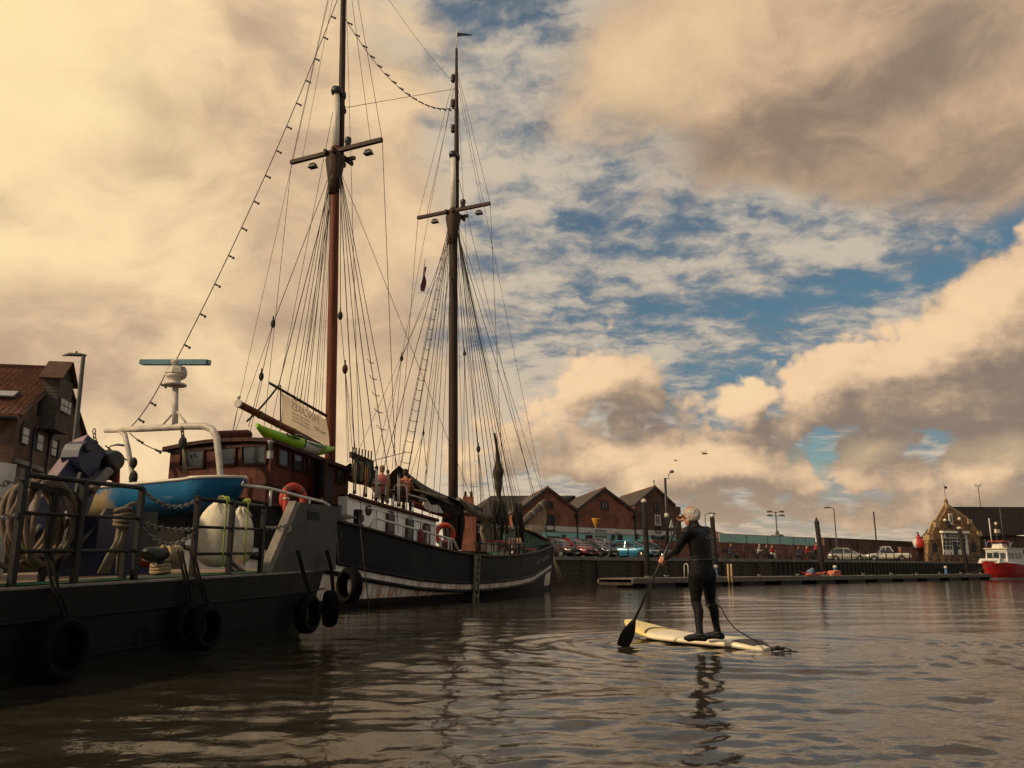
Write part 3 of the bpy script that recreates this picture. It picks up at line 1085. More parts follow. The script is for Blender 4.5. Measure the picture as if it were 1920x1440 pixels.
    for x in (1768.5, 1806.5):
        b = B()
        b.box(G(x, 1004, -.27), (.34, .04, .44), AX)
        b.build('crest', M_cream, sb)
        b = B()
        b.box(G(x, 1003.6, -.31), (.16, .03, .22), AX, taper=.5)
        b.build('crest_mark', mat('crest_red', (.35, .09, .05), .6), sb)
    xs = [1766, 1772, 1779, 1783.5, 1793, 1798, 1803, 1809]
    ys = [1009, 1016, 1023, 1031]
    for i in range(7):
        if i in (3,):
            R4(xs[i] + .6, xs[i + 1] - .6, 1010, 1013.5, -.15, .05, M_hglass, 'pane', fr)
            dr = R4(xs[i] + .6, xs[i + 1] - .6, 1015, 1040, -.15, .06, mat('navy_door', (.02, .022, .04), .5), 'door', o)
            continue
        for j in range(3):
            R4(xs[i] + .7, xs[i + 1] - .7, ys[j] + .6, ys[j + 1] - .6, -.15, .05, M_hglass, 'pane', fr)
    # gable window, two lamps and a bell bracket
    wn_ = R4(1777.5, 1784, 963, 983, -.05, .12, M_cream, 'window', o)
    R4(1779.5, 1782.5, 966, 980, -.12, .05, M_glass, 'pane', wn_)
    for x, y in ((1768, 975.5), (1795, 973)):
        b = B()
        b.ball(G(x, y, -.3), .2, 10, 8)
        b.tube([G(x, y, -.25), G(x, y, 0.05)], .05, 5)
        b.build('globe_lamp', mat('opal_globe', (.8, .74, .62), .3, 0, .05), o)
    for x, y in ((1774, 981), (1779, 989)):
        b = B()
        b.box(G(x, y, -.35), (.5, .4, .6), AX, taper=.5)
        b.tube([G(x, y - 3, 0), G(x, y - 3, -.5)], .05, 5)
        b.build('bracket_lantern', M_black, o)
    for x0, x1 in ((1748, 1758), (1821, 1831)):
        pts = [G(x0, 1035, -.03), G(x1, 1035, -.03), G(x1, 1023, -.03), G((x0 + x1) / 2, 1017, -.03), G(x0, 1023, -.03)]
        b = B()
        b.prism(pts, gn * .1)
        b.build('arched_opening', M_dark, o)
harbour_office()

# ------------------------------------------------------------------ cars
M_lamp = mat('headlamp', (.55, .52, .46), .15, .2, .1)
M_tail = mat('tail_lamp', (.35, .02, .015), .25)
M_plate = mat('number_plate', (.6, .58, .5), .5)
M_chrome = mat('bright_trim', (.5, .48, .44), .2, .9, .1)
M_cglass = glassmat('car_glass', (.02, .024, .026), .04)
def lerp_tab(tab, x):
    for (a, u), (c, v_) in zip(tab[:-1], tab[1:]):
        if x <= c: return u + (v_ - u) * (x - a) / (c - a) if c > a else v_
    return tab[-1][1]
def car(label, paint, kind='hatch', L=4.1, Wd=1.75, Hh=1.5, group='cars parked on the far quay'):
    o = thing({'pickup': 'pickup_truck'}.get(kind, 'parked_car'), label, 'truck' if kind == 'pickup' else 'car', (0, 0, 0), group)
    h = L / 2
    if kind == 'hatch':
        top = [(-h, .62), (-h + .06, .86), (-h + .3, .95), (.15 * L, .96), (.24 * L, .93), (h - .25, .76), (h - .04, .62), (h, .50)]
        roof = [(-h + .22, .96), (-h + .55, Hh - .1), (-h + 1.0, Hh), (-.02 * L, Hh), (.10 * L, Hh - .10), (.26 * L, .96)]
    elif kind == 'suv':
        top = [(-h, .80), (-h + .05, 1.02), (-h + .2, 1.08), (.14 * L, 1.08), (.20 * L, 1.06), (h - .3, .98), (h - .04, .86), (h, .6)]
        roof = [(-h + .10, 1.08), (-h + .3, Hh - .1), (-h + .7, Hh), (0, Hh), (.08 * L, Hh - .08), (.22 * L, 1.08)]
    else:
        top = [(-h, .95), (-h + .04, 1.02), (-.06 * L, 1.02), (.14 * L, 1.04), (.22 * L, 1.02), (h - .3, .94), (h - .04, .84), (h, .6)]
        roof = [(-.14 * L, 1.02), (-.12 * L, Hh - .1), (-.06 * L, Hh), (.08 * L, Hh), (.14 * L, Hh - .1), (.24 * L, 1.03)]
    zb = .22 if kind != 'pickup' else .34
    wr = .31 if kind != 'pickup' else .37
    xw = (-.29 * L, .31 * L)
    b = B()
    N = 26
    rows = []
    for i in range(N + 1):
        x = -h + L * i / N
        zt = lerp_tab(top, x)
        e = max(0, abs(x) / h - .72) / .28
        w_ = Wd / 2 * (1 - .16 * e * e)
        zl = zb + (.12 * e)
        for xq in xw:
            d = abs(x - xq)
            if d < wr * 1.12: zl = max(zl, math.sqrt(max(0, (wr * 1.12) ** 2 - d * d)) + .28)
        zl = min(zl, zt - .12)
        sec = [(w_ * .9, zl), (w_, min(zl + .1, zt - .1)), (w_ * 1.0, zl + (zt - zl) * .55), (w_ * .97, zl + (zt - zl) * .8), (w_ * .88, zt - .02), (w_ * .5, zt + .02)]
        rows.append([Vector((x, y, z)) for y, z in sec] + [Vector((x, -y, z)) for y, z in reversed(sec)])
    b.grid(rows)
    n = len(rows[0])
    for rr_, rev in ((rows[0], False), (rows[-1], True)):
        f = list(range(n))
        b.poly(rr_, [tuple(f if not rev else f[::-1])])
    b.build('body', paint, o)
    b = B()
    rows = []
    x0, x1 = roof[0][0], roof[-1][0]
    base = lerp_tab(top, 0) - .05
    for i in range(15):
        x = x0 + (x1 - x0) * i / 14
        zr = lerp_tab(roof, x)
        k = (zr - base) / (Hh - base)
        yb = Wd / 2 * .90
        yr = yb - .20 * k
        rows.append([Vector((x, yb, base)), Vector((x, yr, zr - .06 * k)), Vector((x, yr * .8, zr)), Vector((x, -yr * .8, zr)), Vector((x, -yr, zr - .06 * k)), Vector((x, -yb, base))])
    b.grid(rows)
    b.build('windows', M_cglass, o)
    b = B()
    rr = [r for r in roof if r[1] > Hh - .05]
    b.box(((rr[0][0] + rr[-1][0]) / 2, 0, Hh + .012), (rr[-1][0] - rr[0][0] + .1, Wd * .66, .04))
    b.build('roof', paint, o)
    b = B()
    for sy in (1, -1):
        for (xa, xb) in ((0, 2), (len(roof) - 1, len(roof) - 3)):
            p, q = roof[xa], roof[xb]
            b.beam(Vector((p[0], sy * Wd / 2 * .91, base)), Vector((q[0], sy * (Wd / 2 * .90 - .19), q[1] - .03)), .07, .07)
        p, q = roof[2], roof[3]
        b.beam(Vector((p[0] - .1, sy * (Wd / 2 * .90 - .19), p[1] - .02)), Vector((q[0] + .3, sy * (Wd / 2 * .90 - .19), q[1] - .04)), .06, .06)
        xm = (roof[2][0] + roof[4][0]) / 2
        b.beam(Vector((xm, sy * Wd / 2 * .915, base)), Vector((xm, sy * (Wd / 2 * .90 - .185), Hh - .05)), .08, .05)
    b.build('pillars', paint, o)
    if kind == 'pickup':
        b = B()
        b.box((-.31 * L, 0, 1.025), (L * .33, Wd * .72, .02))
        b.build('load_bed', M_dark, o)
    wh = None
    for xq in xw:
        for sy in (1, -1):
            b = B()
            c = Vector((xq, sy * (Wd / 2 - .02), wr))
            b.lathe([(wr * .62, -.1), (wr * .96, -.1), (wr, -.06), (wr, .06), (wr * .96, .1), (wr * .62, .1), (wr * .55, .05)], c, 18, axis=Vector((0, sy, 0)))
            ty = b.build('wheel', M_rub, o)
            b = B()
            b.lathe([(wr * .6, .04), (wr * .5, .06), (wr * .12, .07), (0.001, .08)], c, 14, axis=Vector((0, sy, 0)))
            for k in range(5):
                a = k * 1.2566
                b.beam(c + Vector((0, sy * .09, 0)), c + Vector((math.cos(a) * wr * .58, sy * .09, math.sin(a) * wr * .58)), .05, .03)
            b.build('rim', M_chrome, ty)
    zt = lerp_tab(top, h - .12)
    for sy in (1, -1):
        b = B()
        b.ball((h - .17, sy * Wd * .36, zt - .10), (.17, .19, .085), 10, 6)
        b.build('headlight', M_lamp, o)
        b = B()
        b.ball((-h + .07, sy * Wd * .38, .86), (.07, .12, .17), 8, 6)
        b.build('tail_light', M_tail, o)
        b = B()
        b.ball((.17 * L, sy * (Wd / 2 + .07), base + .10), (.09, .11, .075), 8, 6)
        b.build('wing_mirror', paint, o)
    b = B()
    b.box((h - .015, 0, .52), (.06, Wd * .55, .16))
    b.build('grille', M_dark, o)
    b = B()
    b.box((h + .03, 0, .36), (.02, .5, .11))
    b.build('number_plate', M_plate, o)
    return o

def carpaint(n, c): return mat(n, c, .28, .15, .06, 2, coat=.6)
def place_car(o, px_, m, hd=None):
    t = qpx(px_, 1046, m)[0]
    o.location = Qp(t, m, QZ + .004)
    d = hd or -QN
    o.rotation_euler = (0, 0, math.atan2(d.y, d.x))
place_car(car('dark maroon hatchback nearest the schooner bow', carpaint('maroon_car', (.05, .016, .018))), 1046, 4.6)
place_car(car('bright red hatchback between the maroon and navy cars', carpaint('red_car', (.26, .012, .016))), 1074, 4.3)
place_car(car('dark navy hatchback right of the red car', carpaint('navy_car', (.018, .022, .035))), 1113, 4.5, (-QN + QD * .12))
place_car(car('tall dark red estate car behind the navy hatchback', carpaint('wine_car', (.10, .014, .012)), 'suv', 4.5, 1.85, 1.72), 1131, 7.4)
place_car(car('bright blue hatchback with pale roof line beside the pile', carpaint('blue_car', (.035, .22, .36))), 1186, 4.4, (-QN + QD * .25))
place_car(car('black car half hidden by the tall dark pile', carpaint('black_car', (.012, .012, .014))), 1222, 6.6, (-QN + QD * .4))
place_car(car('silver hatchback parked by the tall brick wall', carpaint('silver_car', (.36, .34, .29)), 'hatch', 4.3), 1589, 5.5, Vector((.93, -.36, 0)))
place_car(car('white double cab pickup by the red and white buoy', carpaint('white_truck', (.62, .58, .48)), 'pickup', 5.2, 1.85, 1.8), 1664, 5.2, Vector((-.95, .30, 0)))

# ------------------------------------------------------------------ pontoon, piles and what stands on them
PA = Vector((6.15, 43.8, 0))
PD = (Vector((45.5, 80, 0)) - PA).normalized()
PN = Vector((-PD.y, PD.x, 0))
PAX = (PD, PN, UP)
PZ = .46
def Pp(u, m, z): return PA + PD * u + PN * m + UP * z
def ppx(x, m=0):
    """distance along the pontoon at picture column x"""
    r_ = (x - 960) / F * (CP + (720 - 1085) / F * -SP) ** -1
    p0 = PA + PN * m
    return (r_ * p0.y - p0.x) / (PD.x - r_ * PD.y)
M_deckw = mat('pontoon_boards', (.15, .125, .095), .85, 0, .35, 2.5, .3, 20, (1, 1, 1))
def pontoon():
    L = 68.
    o = thing('pontoon', 'long floating pontoon of grey boards below the far quay', 'pontoon', Pp(0, 0, 0))
    nb = 110
    b = B()
    b.box(Pp(.3, 1.1, PZ - .03), (.58, 2.3, .06), PAX)
    b0 = b.build('deck_board', M_deckw, o)
    for i in range(1, nb):
        q = b0.copy()
        COL.objects.link(q)
        q.location = PD * (.62 * i) + UP * random.uniform(-.008, .008)
    for m in (-.06, 2.26):
        b = B()
        b.box(Pp(L / 2, m, PZ - .16), (L + .2, .1, .2), PAX)
        b.build('side_beam', M_deckw, o)
    k = 0
    u = 1.2
    while u < L:
        w_ = 2.6
        b = B()
        b.box(Pp(u + w_ / 2, 1.1, .06), (w_, 1.9, .5), PAX)
        b.build('float', M_dark, o)
        u += w_ + 1.9
    b = B()
    b.beam(Pp(0, 0, .18), Pp(0, 2.2, .18), .12, .14)
    b.build('end_beam', M_timber, o)
pontoon()
def pile(px_, ytop, m, label, dia=.5, lean=0., cap=False):
    u = ppx(px_, m)
    base = Pp(u, m, -.6)
    top = at(px_, ytop, base.y)
    o = thing('mooring_pile', label, 'pile', Vector((base.x, base.y, 0)), 'mooring piles along the pontoon')
    tp = Vector((base.x + lean, base.y, top.z))
    b = B()
    b.tube([base, base.lerp(tp, .35), tp], [dia / 2 * 1.05, dia / 2, dia / 2 * .95], 14)
    b.build('shaft', mat('pile_timber', (.020, .016, .013), .8, 0, .5, 1.5, .4, 14, (1, 1, .3), spec=.25), o)
    b = B()
    if cap: b.lathe([(dia / 2 * 1.02, 0), (dia / 2 * .9, .08), (.02, .42)], tp, 12)
    else: b.lathe([(dia / 2 * 1.04, -.1), (dia / 2 * 1.04, .03), (dia / 4, .10), (.01, .13)], tp, 12)
    b.build('cap', M_offw if not cap else M_timber, o)
    b = B()
    b.lathe([(dia / 2 + .1, PZ - .02), (dia / 2 + .1, PZ + .08), (dia / 2 + .03, PZ + .08)], Vector((base.x, base.y, 0)), 12)
    b.build('guide_ring', M_galv, o)
pile(1216, 939, 2.6, 'tall dark mooring pile left of the paddler', .31, -.12)
pile(1344, 967, 2.6, 'mooring pile with pale cap right of the paddler', .31, -.1)
pile(1546, 980, 2.6, 'pointed mooring pile behind the orange kayak', .36, -.25, True)
pile(1818, 990, 2.6, 'tall dark mooring pile in front of the harbour office', .40, -.45)

M_post_blue = mat('pedestal_blue', (.012, .10, .26), .45)
for px_, lab in ((1343, 'blue service pedestal beside the paddler'), (1567, 'blue service pedestal next to the orange box'), (1775, 'blue service pedestal nearest the red boat')):
    p = Pp(ppx(px_, 1.2), 1.2, PZ)
    o = thing('service_pedestal', lab, 'pedestal', p, 'service pedestals on the pontoon')
    b = B()
    b.lathe([(.14, 0), (.13, .04), (.115, .07), (.115, .50), (.10, .54)], p, 10)
    b.build('column', M_post_blue, o)
    b = B()
    b.lathe([(.12, .54), (.13, .57), (.13, .66), (.08, .70), (.01, .71)], p, 10)
    b.build('lamp_head', M_white, o)
    b = B()
    b.box(p + Vector((0, -.115, .33)), (.1, .04, .2))
    b.build('socket_panel', M_steel, o)
# pontoon ladder
u = ppx(1364)
o = thing('pontoon_ladder', 'pale twin rail ladder dipping into the water beside the paddler', 'ladder', Pp(u, -.15, 0))
for d in (-.17, .17):
    b = B()
    b.tube([Pp(u + d, -.18, -.5), Pp(u + d, -.18, PZ + .75)], .055, 6)
    b.build('rail', mat('pale_timber', (.42, .28, .13), .7), o)
b = B()
for z in (-.1, .2, .5): b.tube([Pp(u - .17, -.18, z), Pp(u + .17, -.18, z)], .03, 5)
b.build('rung', M_steel, o)
# hoop rail on the pontoon, seen beside the paddler's hip
u = ppx(1291)
o = thing('grab_hoop', 'pale bent tube grab hoop at the near end of the pontoon', 'handrail', Pp(u, 0, PZ))
b = B()
b.tube([Pp(u, 0, PZ - .25), Pp(u, 0, PZ + .62)] + arc(Pp(u, .13, PZ + .62), .13, -PN, UP, .3, 2.9, 6) + [Pp(u, .26, PZ + .5), Pp(u, .26, PZ)], .028, 6)
b.build('tube', M_offw, o)
# mooring cleats
for i in range(14):
    p = Pp(3 + i * 4.6, .12, PZ)
    if i == 0:
        c0 = thing('mooring_cleat', 'small steel mooring cleat on the pontoon edge', 'cleat', p, 'cleats along the pontoon edge')
        b = B()
        b.box(p + UP * .05, (.12, .08, .1), PAX)
        b.tube([p + PD * -.2 + UP * .13, p + UP * .1, p + PD * .2 + UP * .13], .035, 6)
        b.build('horns', M_steel, c0)
    else:
        q = copy_tree(c0)
        q.location = p
# kayaks and kit lying on the pontoon
M_or = mat('orange_plastic_hull', (.62, .07, .02), .4)
M_dkb = mat('dark_blue_cloth', (.03, .04, .09), .8, 0, .3)
u0, u1 = ppx(1503, 1.), ppx(1549, 1.)
o = thing('kayak', 'long orange kayak lying on the pontoon', 'kayak', Pp((u0 + u1) / 2, 1, PZ))
b = B()
n = 14
rows = []
for i in range(n + 1):
    f = i / n
    w_ = .26 * math.sin(math.pi * min(max(f, .02), .98)) ** .7
    z0 = PZ - .01 + .16 * (2 * f - 1) ** 4
    rows.append([Pp(u0 + (u1 - u0) * f, 1 + w_ * math.cos(a), z0 + .14 + w_ * .45 * math.sin(a)) for a in [6.2832 * k / 10 for k in range(10)]])
b.grid(rows, close=True)
b.build('hull', M_or, o)
b = B()
b.lathe([(.2, 0), (.22, .04), (.17, .06)], Pp((u0 + u1) / 2, 1, PZ + .20), 12)
b.build('cockpit_rim', M_black, o)
u = ppx(1558, 1.)
o = thing('storage_box', 'orange box with sloping lid beside a blue pedestal', 'box', Pp(u, .9, PZ))
b = B()
b.prism([Pp(u - .5, .5, PZ), Pp(u + .5, .5, PZ), Pp(u + .5, .5, PZ + .38), Pp(u - .3, .5, PZ + .34), Pp(u - .5, .5, PZ + .2)], PN * .5)
b.build('body', mat('faded_orange', (.55, .14, .05), .6), o)
b = B()
b.box(Pp(u + .05, .48, PZ + .25), (.6, .03, .03), PAX)
b.build('lid_seam', M_black, o)
u = ppx(1513, 1.)
o = thing('kit_bundle', 'grey blue bundle of kit piled on the pontoon', 'bag', Pp(u, 1.0, PZ))
b = B()
b.ball(Pp(u, .7, PZ + .22), (.30, .28, .23), 12, 8, ax=PAX)
b.ball(Pp(u + .12, .62, PZ + .40), (.2, .18, .14), 10, 6, ax=PAX)
b.build('sack', mat('grey_blue_cloth', (.13, .15, .24), .8, 0, .35, 4, .5, 12), o)
b = B()
b.tube([Pp(u - .22, .45, PZ + .1), Pp(u, .42, PZ + .48), Pp(u + .22, .45, PZ + .15)], .018, 5)
b.build('strap', M_black, o)
u = ppx(1505, 1.)
o = thing('buoyancy_aid', 'small orange buoyancy aid left of the grey blue bundle', 'vest', Pp(u, .6, PZ))
b = B()
b.ball(Pp(u - .16, .5, PZ + .09), (.22, .18, .10), 10, 6, ax=PAX)
b.ball(Pp(u + .16, .5, PZ + .08), (.2, .16, .09), 10, 6, ax=PAX)
b.build('foam_panel', M_or, o)
b = B()
b.box(Pp(u, .33, PZ + .08), (.36, .02, .03), PAX)
b.build('strap', M_black, o)

# ------------------------------------------------------------------ lamps, poles, buoy
def lamp_post(name, label, base, top, r=.08, head='cobra', side=1, lean=Vector((0, 0, 0)), fwd=None):
    o = thing(name, label, 'lamp post' if head != 'none' else 'pole', base)
    top = Vector((base.x + lean.x, base.y + lean.y, top))
    X = fwd or Vector((1, 0, 0))
    b = B()
    if head == 'cobra':
        b.tube([base, base.lerp(top, .25), top, top + X * side * .15 + UP * .12, top + X * side * .5 + UP * .16], [r * 1.25, r, r * .72, r * .6, r * .5], 8)
        b.build('column', M_galv, o)
        b = B()
        b.tube([top + X * side * .35 + UP * .17, top + X * side * .6 + UP * .21, top + X * side * 1.0 + UP * .16, top + X * side * 1.25 + UP * .10], [.06, .14, .13, .05], 8, flat=.62)
        b.build('lamp_head', M_galv, o)
    elif head == 'flat':
        b.tube([base, base.lerp(top, .3), top, top + UP * .1], [r * 1.25, r, r * .85, r * .8], 8)
        b.build('column', M_galv, o)
        b = B()
        b.tube([top + X * side * -.1 + UP * .12, top + X * side * .15 + UP * .15, top + X * side * .55 + UP * .17, top + X * side * .85 + UP * .12], [.07, .13, .13, .04], 8, flat=.6)
        b.ball(top + X * side * .3 + UP * .27, .05, 6, 4)
        b.build('lamp_head', M_galv, o)
    elif head == 'twin':
        b.tube([base, top], [r * 1.2, r * .7], 8)
        b.build('column', M_galv, o)
        for sx in (-1, 1):
            for z in (0, -.45):
                b = B()
                b.tube([top + UP * (z - .1), top + X * sx * .45 + UP * z], .04, 5)
                b.box(top + X * sx * .72 + UP * (z + .02), (.62, .34, .2), (X, X.cross(UP), UP), taper=.8)
                b.build('floodlight', M_galv, o)
    elif head == 'camera':
        b.tube([base, base.lerp(top, .5), top], [r * 1.15, r, r * .8], 8)
        b.build('column', M_black, o)
        b = B()
        b.tube([top, top + X * .35 - UP * .1, top + X * .35 + UP * .35, top + X * .6 + UP * .6], .045, 5)
        b.ball(top + X * .68 + UP * .62, (.22, .16, .16), 8, 6)
        b.build('camera_head', M_galv, o)
        b = B()
        b.lathe([(r * 1.5, -.05), (r * 1.5, .25), (r * .5, .45)], base.lerp(top, .52), 8)
        b.build('collar', M_white, o)
    else:
        b.tube([base, top], [r, r * .9], 8)
        b.build('column', M_black, o)
        b = B()
        b.ball(top, r, 8, 6)
        b.build('cap', M_black, o)
    return o
def qpole(name, label, x, ytop, m, **kw):
    t, z = qpx(x, ytop, m)
    tb = qpx(x + kw.pop('dx', 0), 1046, m)[0]
    return lamp_post(name, label, Qp(tb, m, QZ), z, **kw)
qpole('camera_pole', 'tall black pole with curved camera bracket by the right warehouse', 1253, 897, 8., head='camera', r=.14)
qpole('street_lamp', 'small street lamp with bent arm just right of the second pile', 1326, 966, 14., side=1, r=.06)
qpole('floodlight_mast', 'twin floodlight mast behind the glass flood wall', 1460, 960, 12., head='twin', r=.1)
qpole('street_lamp', 'street lamp with arm to the left above the silver car', 1571, 955, 7.5, side=-1, r=.08)
qpole('bare_pole', 'bare dark pole standing behind the white pickup', 1646, 961, 12., head='none', r=.11)
qpole('floodlight_mast', 'twin floodlight mast rising behind the harbour office roof', 1850, 912, 60., head='twin', r=.16)
# far thing beyond the glass: small monument
t_, z_ = qpx(1457, 995, 13.)
o = thing('monument', 'small stone monument seen through the flood wall glass', 'monument', Qp(t_, 13, QZ))
b = B()
b.box(Qp(t_, 13, QZ + 1.6), (1.5, 1.5, 3.2), QAX, taper=.7)
b.build('plinth', M_conc, o)
b = B()
b.tube([Qp(t_, 13, QZ + 3.1), Qp(t_, 13, z_)], [.3, .18], 8)
b.build('shaft', M_conc, o)
# sign with white head near the warehouse
t_, z_ = qpx(1258, 990, 9.)
o = thing('sign_post', 'sign post with small white triangular head beside the camera pole', 'sign', Qp(t_ - .5, 9, QZ))
b = B()
b.tube([Qp(t_ - .5, 8.6, QZ), Qp(t_ - .5, 8.6, z_)], .05, 6)
b.build('post', M_black, o)
b = B()
b.prism([Qp(t_ - .85, 8.55, z_), Qp(t_ - .15, 8.55, z_), Qp(t_ - .5, 8.55, z_ + .75)], QN * -.05)
b.build('triangle_plate', M_white, o)
# red and white buoy
m = 8.4
t_, z_ = qpx(1724, 1028, m)
c = Qp(t_, m, 0)
zc = qpx(1724, 1013.5, m)[1]
zt = qpx(1724, 1006, m)[1]
o = thing('navigation_buoy', 'round red and white striped buoy displayed on the quay', 'buoy', Qp(t_, m, QZ))
M_red = mat('buoy_red', (.42, .02, .02), .5, 0, .25)
b = B()
R0 = .95
pts = []
for j in range(9):
    th = math.pi * j / 8
    pts.append([c + QD * (R0 * math.sin(th) * math.cos(a)) + QN * (R0 * math.sin(th) * math.sin(a)) + UP * (zc - R0 + .35 + R0 * math.cos(th)) for a in [6.2832 * k / 16 for k in range(16)]])
b.grid(pts, close=True, mif=lambda i, k: (k // 4) % 2)
b.build('float', [M_red, M_white], o)
b = B()
b.lathe([(.45, zc + .1), (.3, zc + .55), (.12, zc + .8), (.09, zt + .5)], c, 10)
b.build('tower', M_red, o)
b = B()
b.beam(c + UP * (zt + .5) - QD * .7, c + UP * (zt + .5) + QD * .25, .08, .1)
b.build('arm', M_galv, o)
b = B()
b.lathe([(.6, QZ), (.5, zc - R0 - .1), (.35, zc - R0 * 1.2)], c, 10)
b.build('stand', M_galv, o)

# ------------------------------------------------------------------ red boat
def red_boat():
    c = at(1893, 1083, 80.)
    c.z = 0
    d = Vector((.80, .60, 0)).normalized()          # towards the stern (right, away)
    n = Vector((d.y, -d.x, 0))                      # its near side
    bow = at(1848, 1060, 78.)
    bow.z = 0
    o = thing('fishing_boat', 'red hulled boat with white wheelhouse moored at the pontoon end', 'boat', c)
    M_r = mat('boat_red', (.40, .014, .012), .4, 0, .2, 1.5)
    L = 8.6
    def P(u, k, z): return bow + d * u + n * k + UP * z
    rows = []
    for i in range(21):
        f = i / 20
        hb = 1.55 * min(1, (f * 3.2)) ** .62 if f < .32 else 1.55 - .15 * (f - .32)
        sh = 1.75 - 1.0 * f + .45 * f * f
        rake = .55 * (1 - min(1, f * 4))
        row = []
        for g_, (kk, zz) in enumerate(((.30, -.3), (.62, .0), (.74, .12), (.84, .40), (.93, .68), (.985, .92), (1.02, 1.0))):
            z = -.3 + (sh + .3) * (zz + .3) / 1.3 if zz > .12 else zz
            row.append(P(f * L + rake * (1 - max(0, zz)), hb * kk, z))
        rows.append(row + [q - n * 2 * (q - bow).dot(n) for q in reversed(row)])
    b = B()
    b.grid(rows, mif=lambda i, k: 1 if k in (1, 11) else (2 if k in (5, 7) else (3 if k == 6 else 0)))
    b.poly(rows[-1], [tuple(range(len(rows[-1])))])
    b.build('hull', [M_r, M_white, M_white, M_deckw], o)
    for zz in (.25, .45, .62):
        b = B()
        pts = [r_[3].lerp(r_[5], zz) + n * .015 for r_ in rows]
        b.tube(pts, .025, 4)
        b.build('plank_strake', M_r, o)
    def zs(u): return 1.75 - 1.0 * u / L + .45 * (u / L) ** 2
    # wheelhouse
    def house(u0, u1, hw, z0, z1, slope, nm, m):
        b = B()
        pts = [P(u0, -hw, z0), P(u0, hw, z0), P(u1, hw, z0), P(u1, -hw, z0), P(u0 + slope, -hw * .92, z1), P(u0 + slope, hw * .92, z1), P(u1, hw * .92, z1), P(u1, -hw * .92, z1)]
        b.poly(pts, [(0, 1, 5, 4), (1, 2, 6, 5), (2, 3, 7, 6), (3, 0, 4, 7), (4, 5, 6, 7)])
        return b.build(nm, m, o)
    wh = house(2.2, 5.8, 1.0, zs(1.7) - .3, 2.72, .3, 'wheelhouse', M_white)
    house(.6, 1.75, .95, zs(1) - .2, zs(1) + .22, .4, 'foredeck_trunk', M_white)
    b = B()
    b.box(P(4.1, 0, 2.77), (3.7, 2.05, .10), (d, n, UP))
    b.build('roof', M_cream, o)
    b = B()
    b.box(P(2.42, 0, 2.60), (.1, 1.9, .2), (d, n, UP))
    b.box(P(4.2, .95, 2.58), (3.0, .06, .18), (d, n, UP))
    b.build('name_band', M_white, wh)
    for k, wd_ in ((-.58, .46), (0, .48), (.58, .46)):
        b = B()
        u_ = 2.2 + .20
        b.box(P(u_ - .07, k, 2.12), (.05, wd_, .54), ((d + UP * .24).normalized().cross(n).cross(n) * -1, n, UP))
        b.build('pane', M_glass, wh)
    for u_ in (2.95, 3.65, 4.4, 5.15):
        b = B()
        b.box(P(u_, .965, 2.12), (.5, .06, .52), (d, n, UP))
        b.build('pane', M_glass, wh)
    b = B()
    b.box(P(3.3, 0, 3.0), (1.2, 1.0, .42), (d, n, UP), taper=.8)
    b.build('upper_console', M_white, o)
    b = B()
    b.box(P(3.3, 0, 3.45), (1.6, 1.4, .07), (d, n, UP))
    for k in (-.5, .5): b.tube([P(3.3, k, 2.85), P(3.3, k, 3.45)], .04, 5)
    b.build('sun_canopy', mat('canopy_red', (.5, .06, .03), .5), o)
    for u_, k, z0, z1, r_ in ((2.9, -.5, 2.8, 5.6, .05), (3.8, .2, 2.8, 6.6, .035), (3.4, -.2, 2.8, 5.0, .03)):
        b = B()
        b.tube([P(u_, k, z0), P(u_, k, z1)], r_, 5)
        b.build('mast', M_white if r_ > .04 else M_galv, o)
    b = B()
    b.box(P(3.4, -.1, 4.4), (.8, .2, .35), (d, n, UP))
    b.ball(P(3.3, -.1, 5.1), .15, 8, 6)
    b.build('radar', M_cream, o)
    b = B()
    b.tube([P(.25, .6, zs(.2)), P(.25, .6, zs(.2) + .7), P(1.5, 1.1, zs(1.5) + .7), P(1.5, 1.1, zs(1.5))], .03, 5)
    b.build('bow_rail', M_steel, o)
    p, q = P(.3, .4, 1.5), Pp(ppx(1795), .1, PZ + .05)
    r = B()
    r.tube(sag(p, q, .35, 8), .025, 5)
    tag(r.build('mooring_rope', mat('brown_rope', (.14, .11, .07), .9), None), 'brown mooring rope from the red boat bow to the pontoon', 'rope')
red_boat()

# ------------------------------------------------------------------ gulls
def gull(x, y, D_, span, bank, label):
    c = at(x, y, D_)
    o = thing('gull', label, 'bird', c, 'gulls over the far quay')
    b = B()
    b.tube([c + Vector((-.24, 0, 0)), c + Vector((-.1, 0, .02)), c + Vector((.1, 0, .02)), c + Vector((.22, 0, .03)), c + Vector((.28, 0, .02))], [.02, .06, .065, .035, .01], 6)
    b.build('body', M_galv, o)
    for s_ in (-1, 1):
        tip = c + Vector((-.05, s_ * span * .3, 0)) + Vector((s_ * span * .36, 0, .34 * span + s_ * bank))
        mid = c + (tip - c) * .5 + UP * .06
        b = B()
        rw = [[p + Vector((0, -.09 * w_, 0)), p + Vector((0, .09 * w_, .012))] for p, w_ in ((c, 1.2), (mid, 1.), (tip, .2))]
        b.grid(rw)
        b.grid([[q - UP * .015 for q in r_] for r_ in rw])
        b.build('wing', M_galv, o)
gull(1321, 851, 62, .85, .12, 'dark gull with raised wings high over the far quay')
gull(1267, 864, 110, .7, .0, 'tiny distant gull left of the larger one')

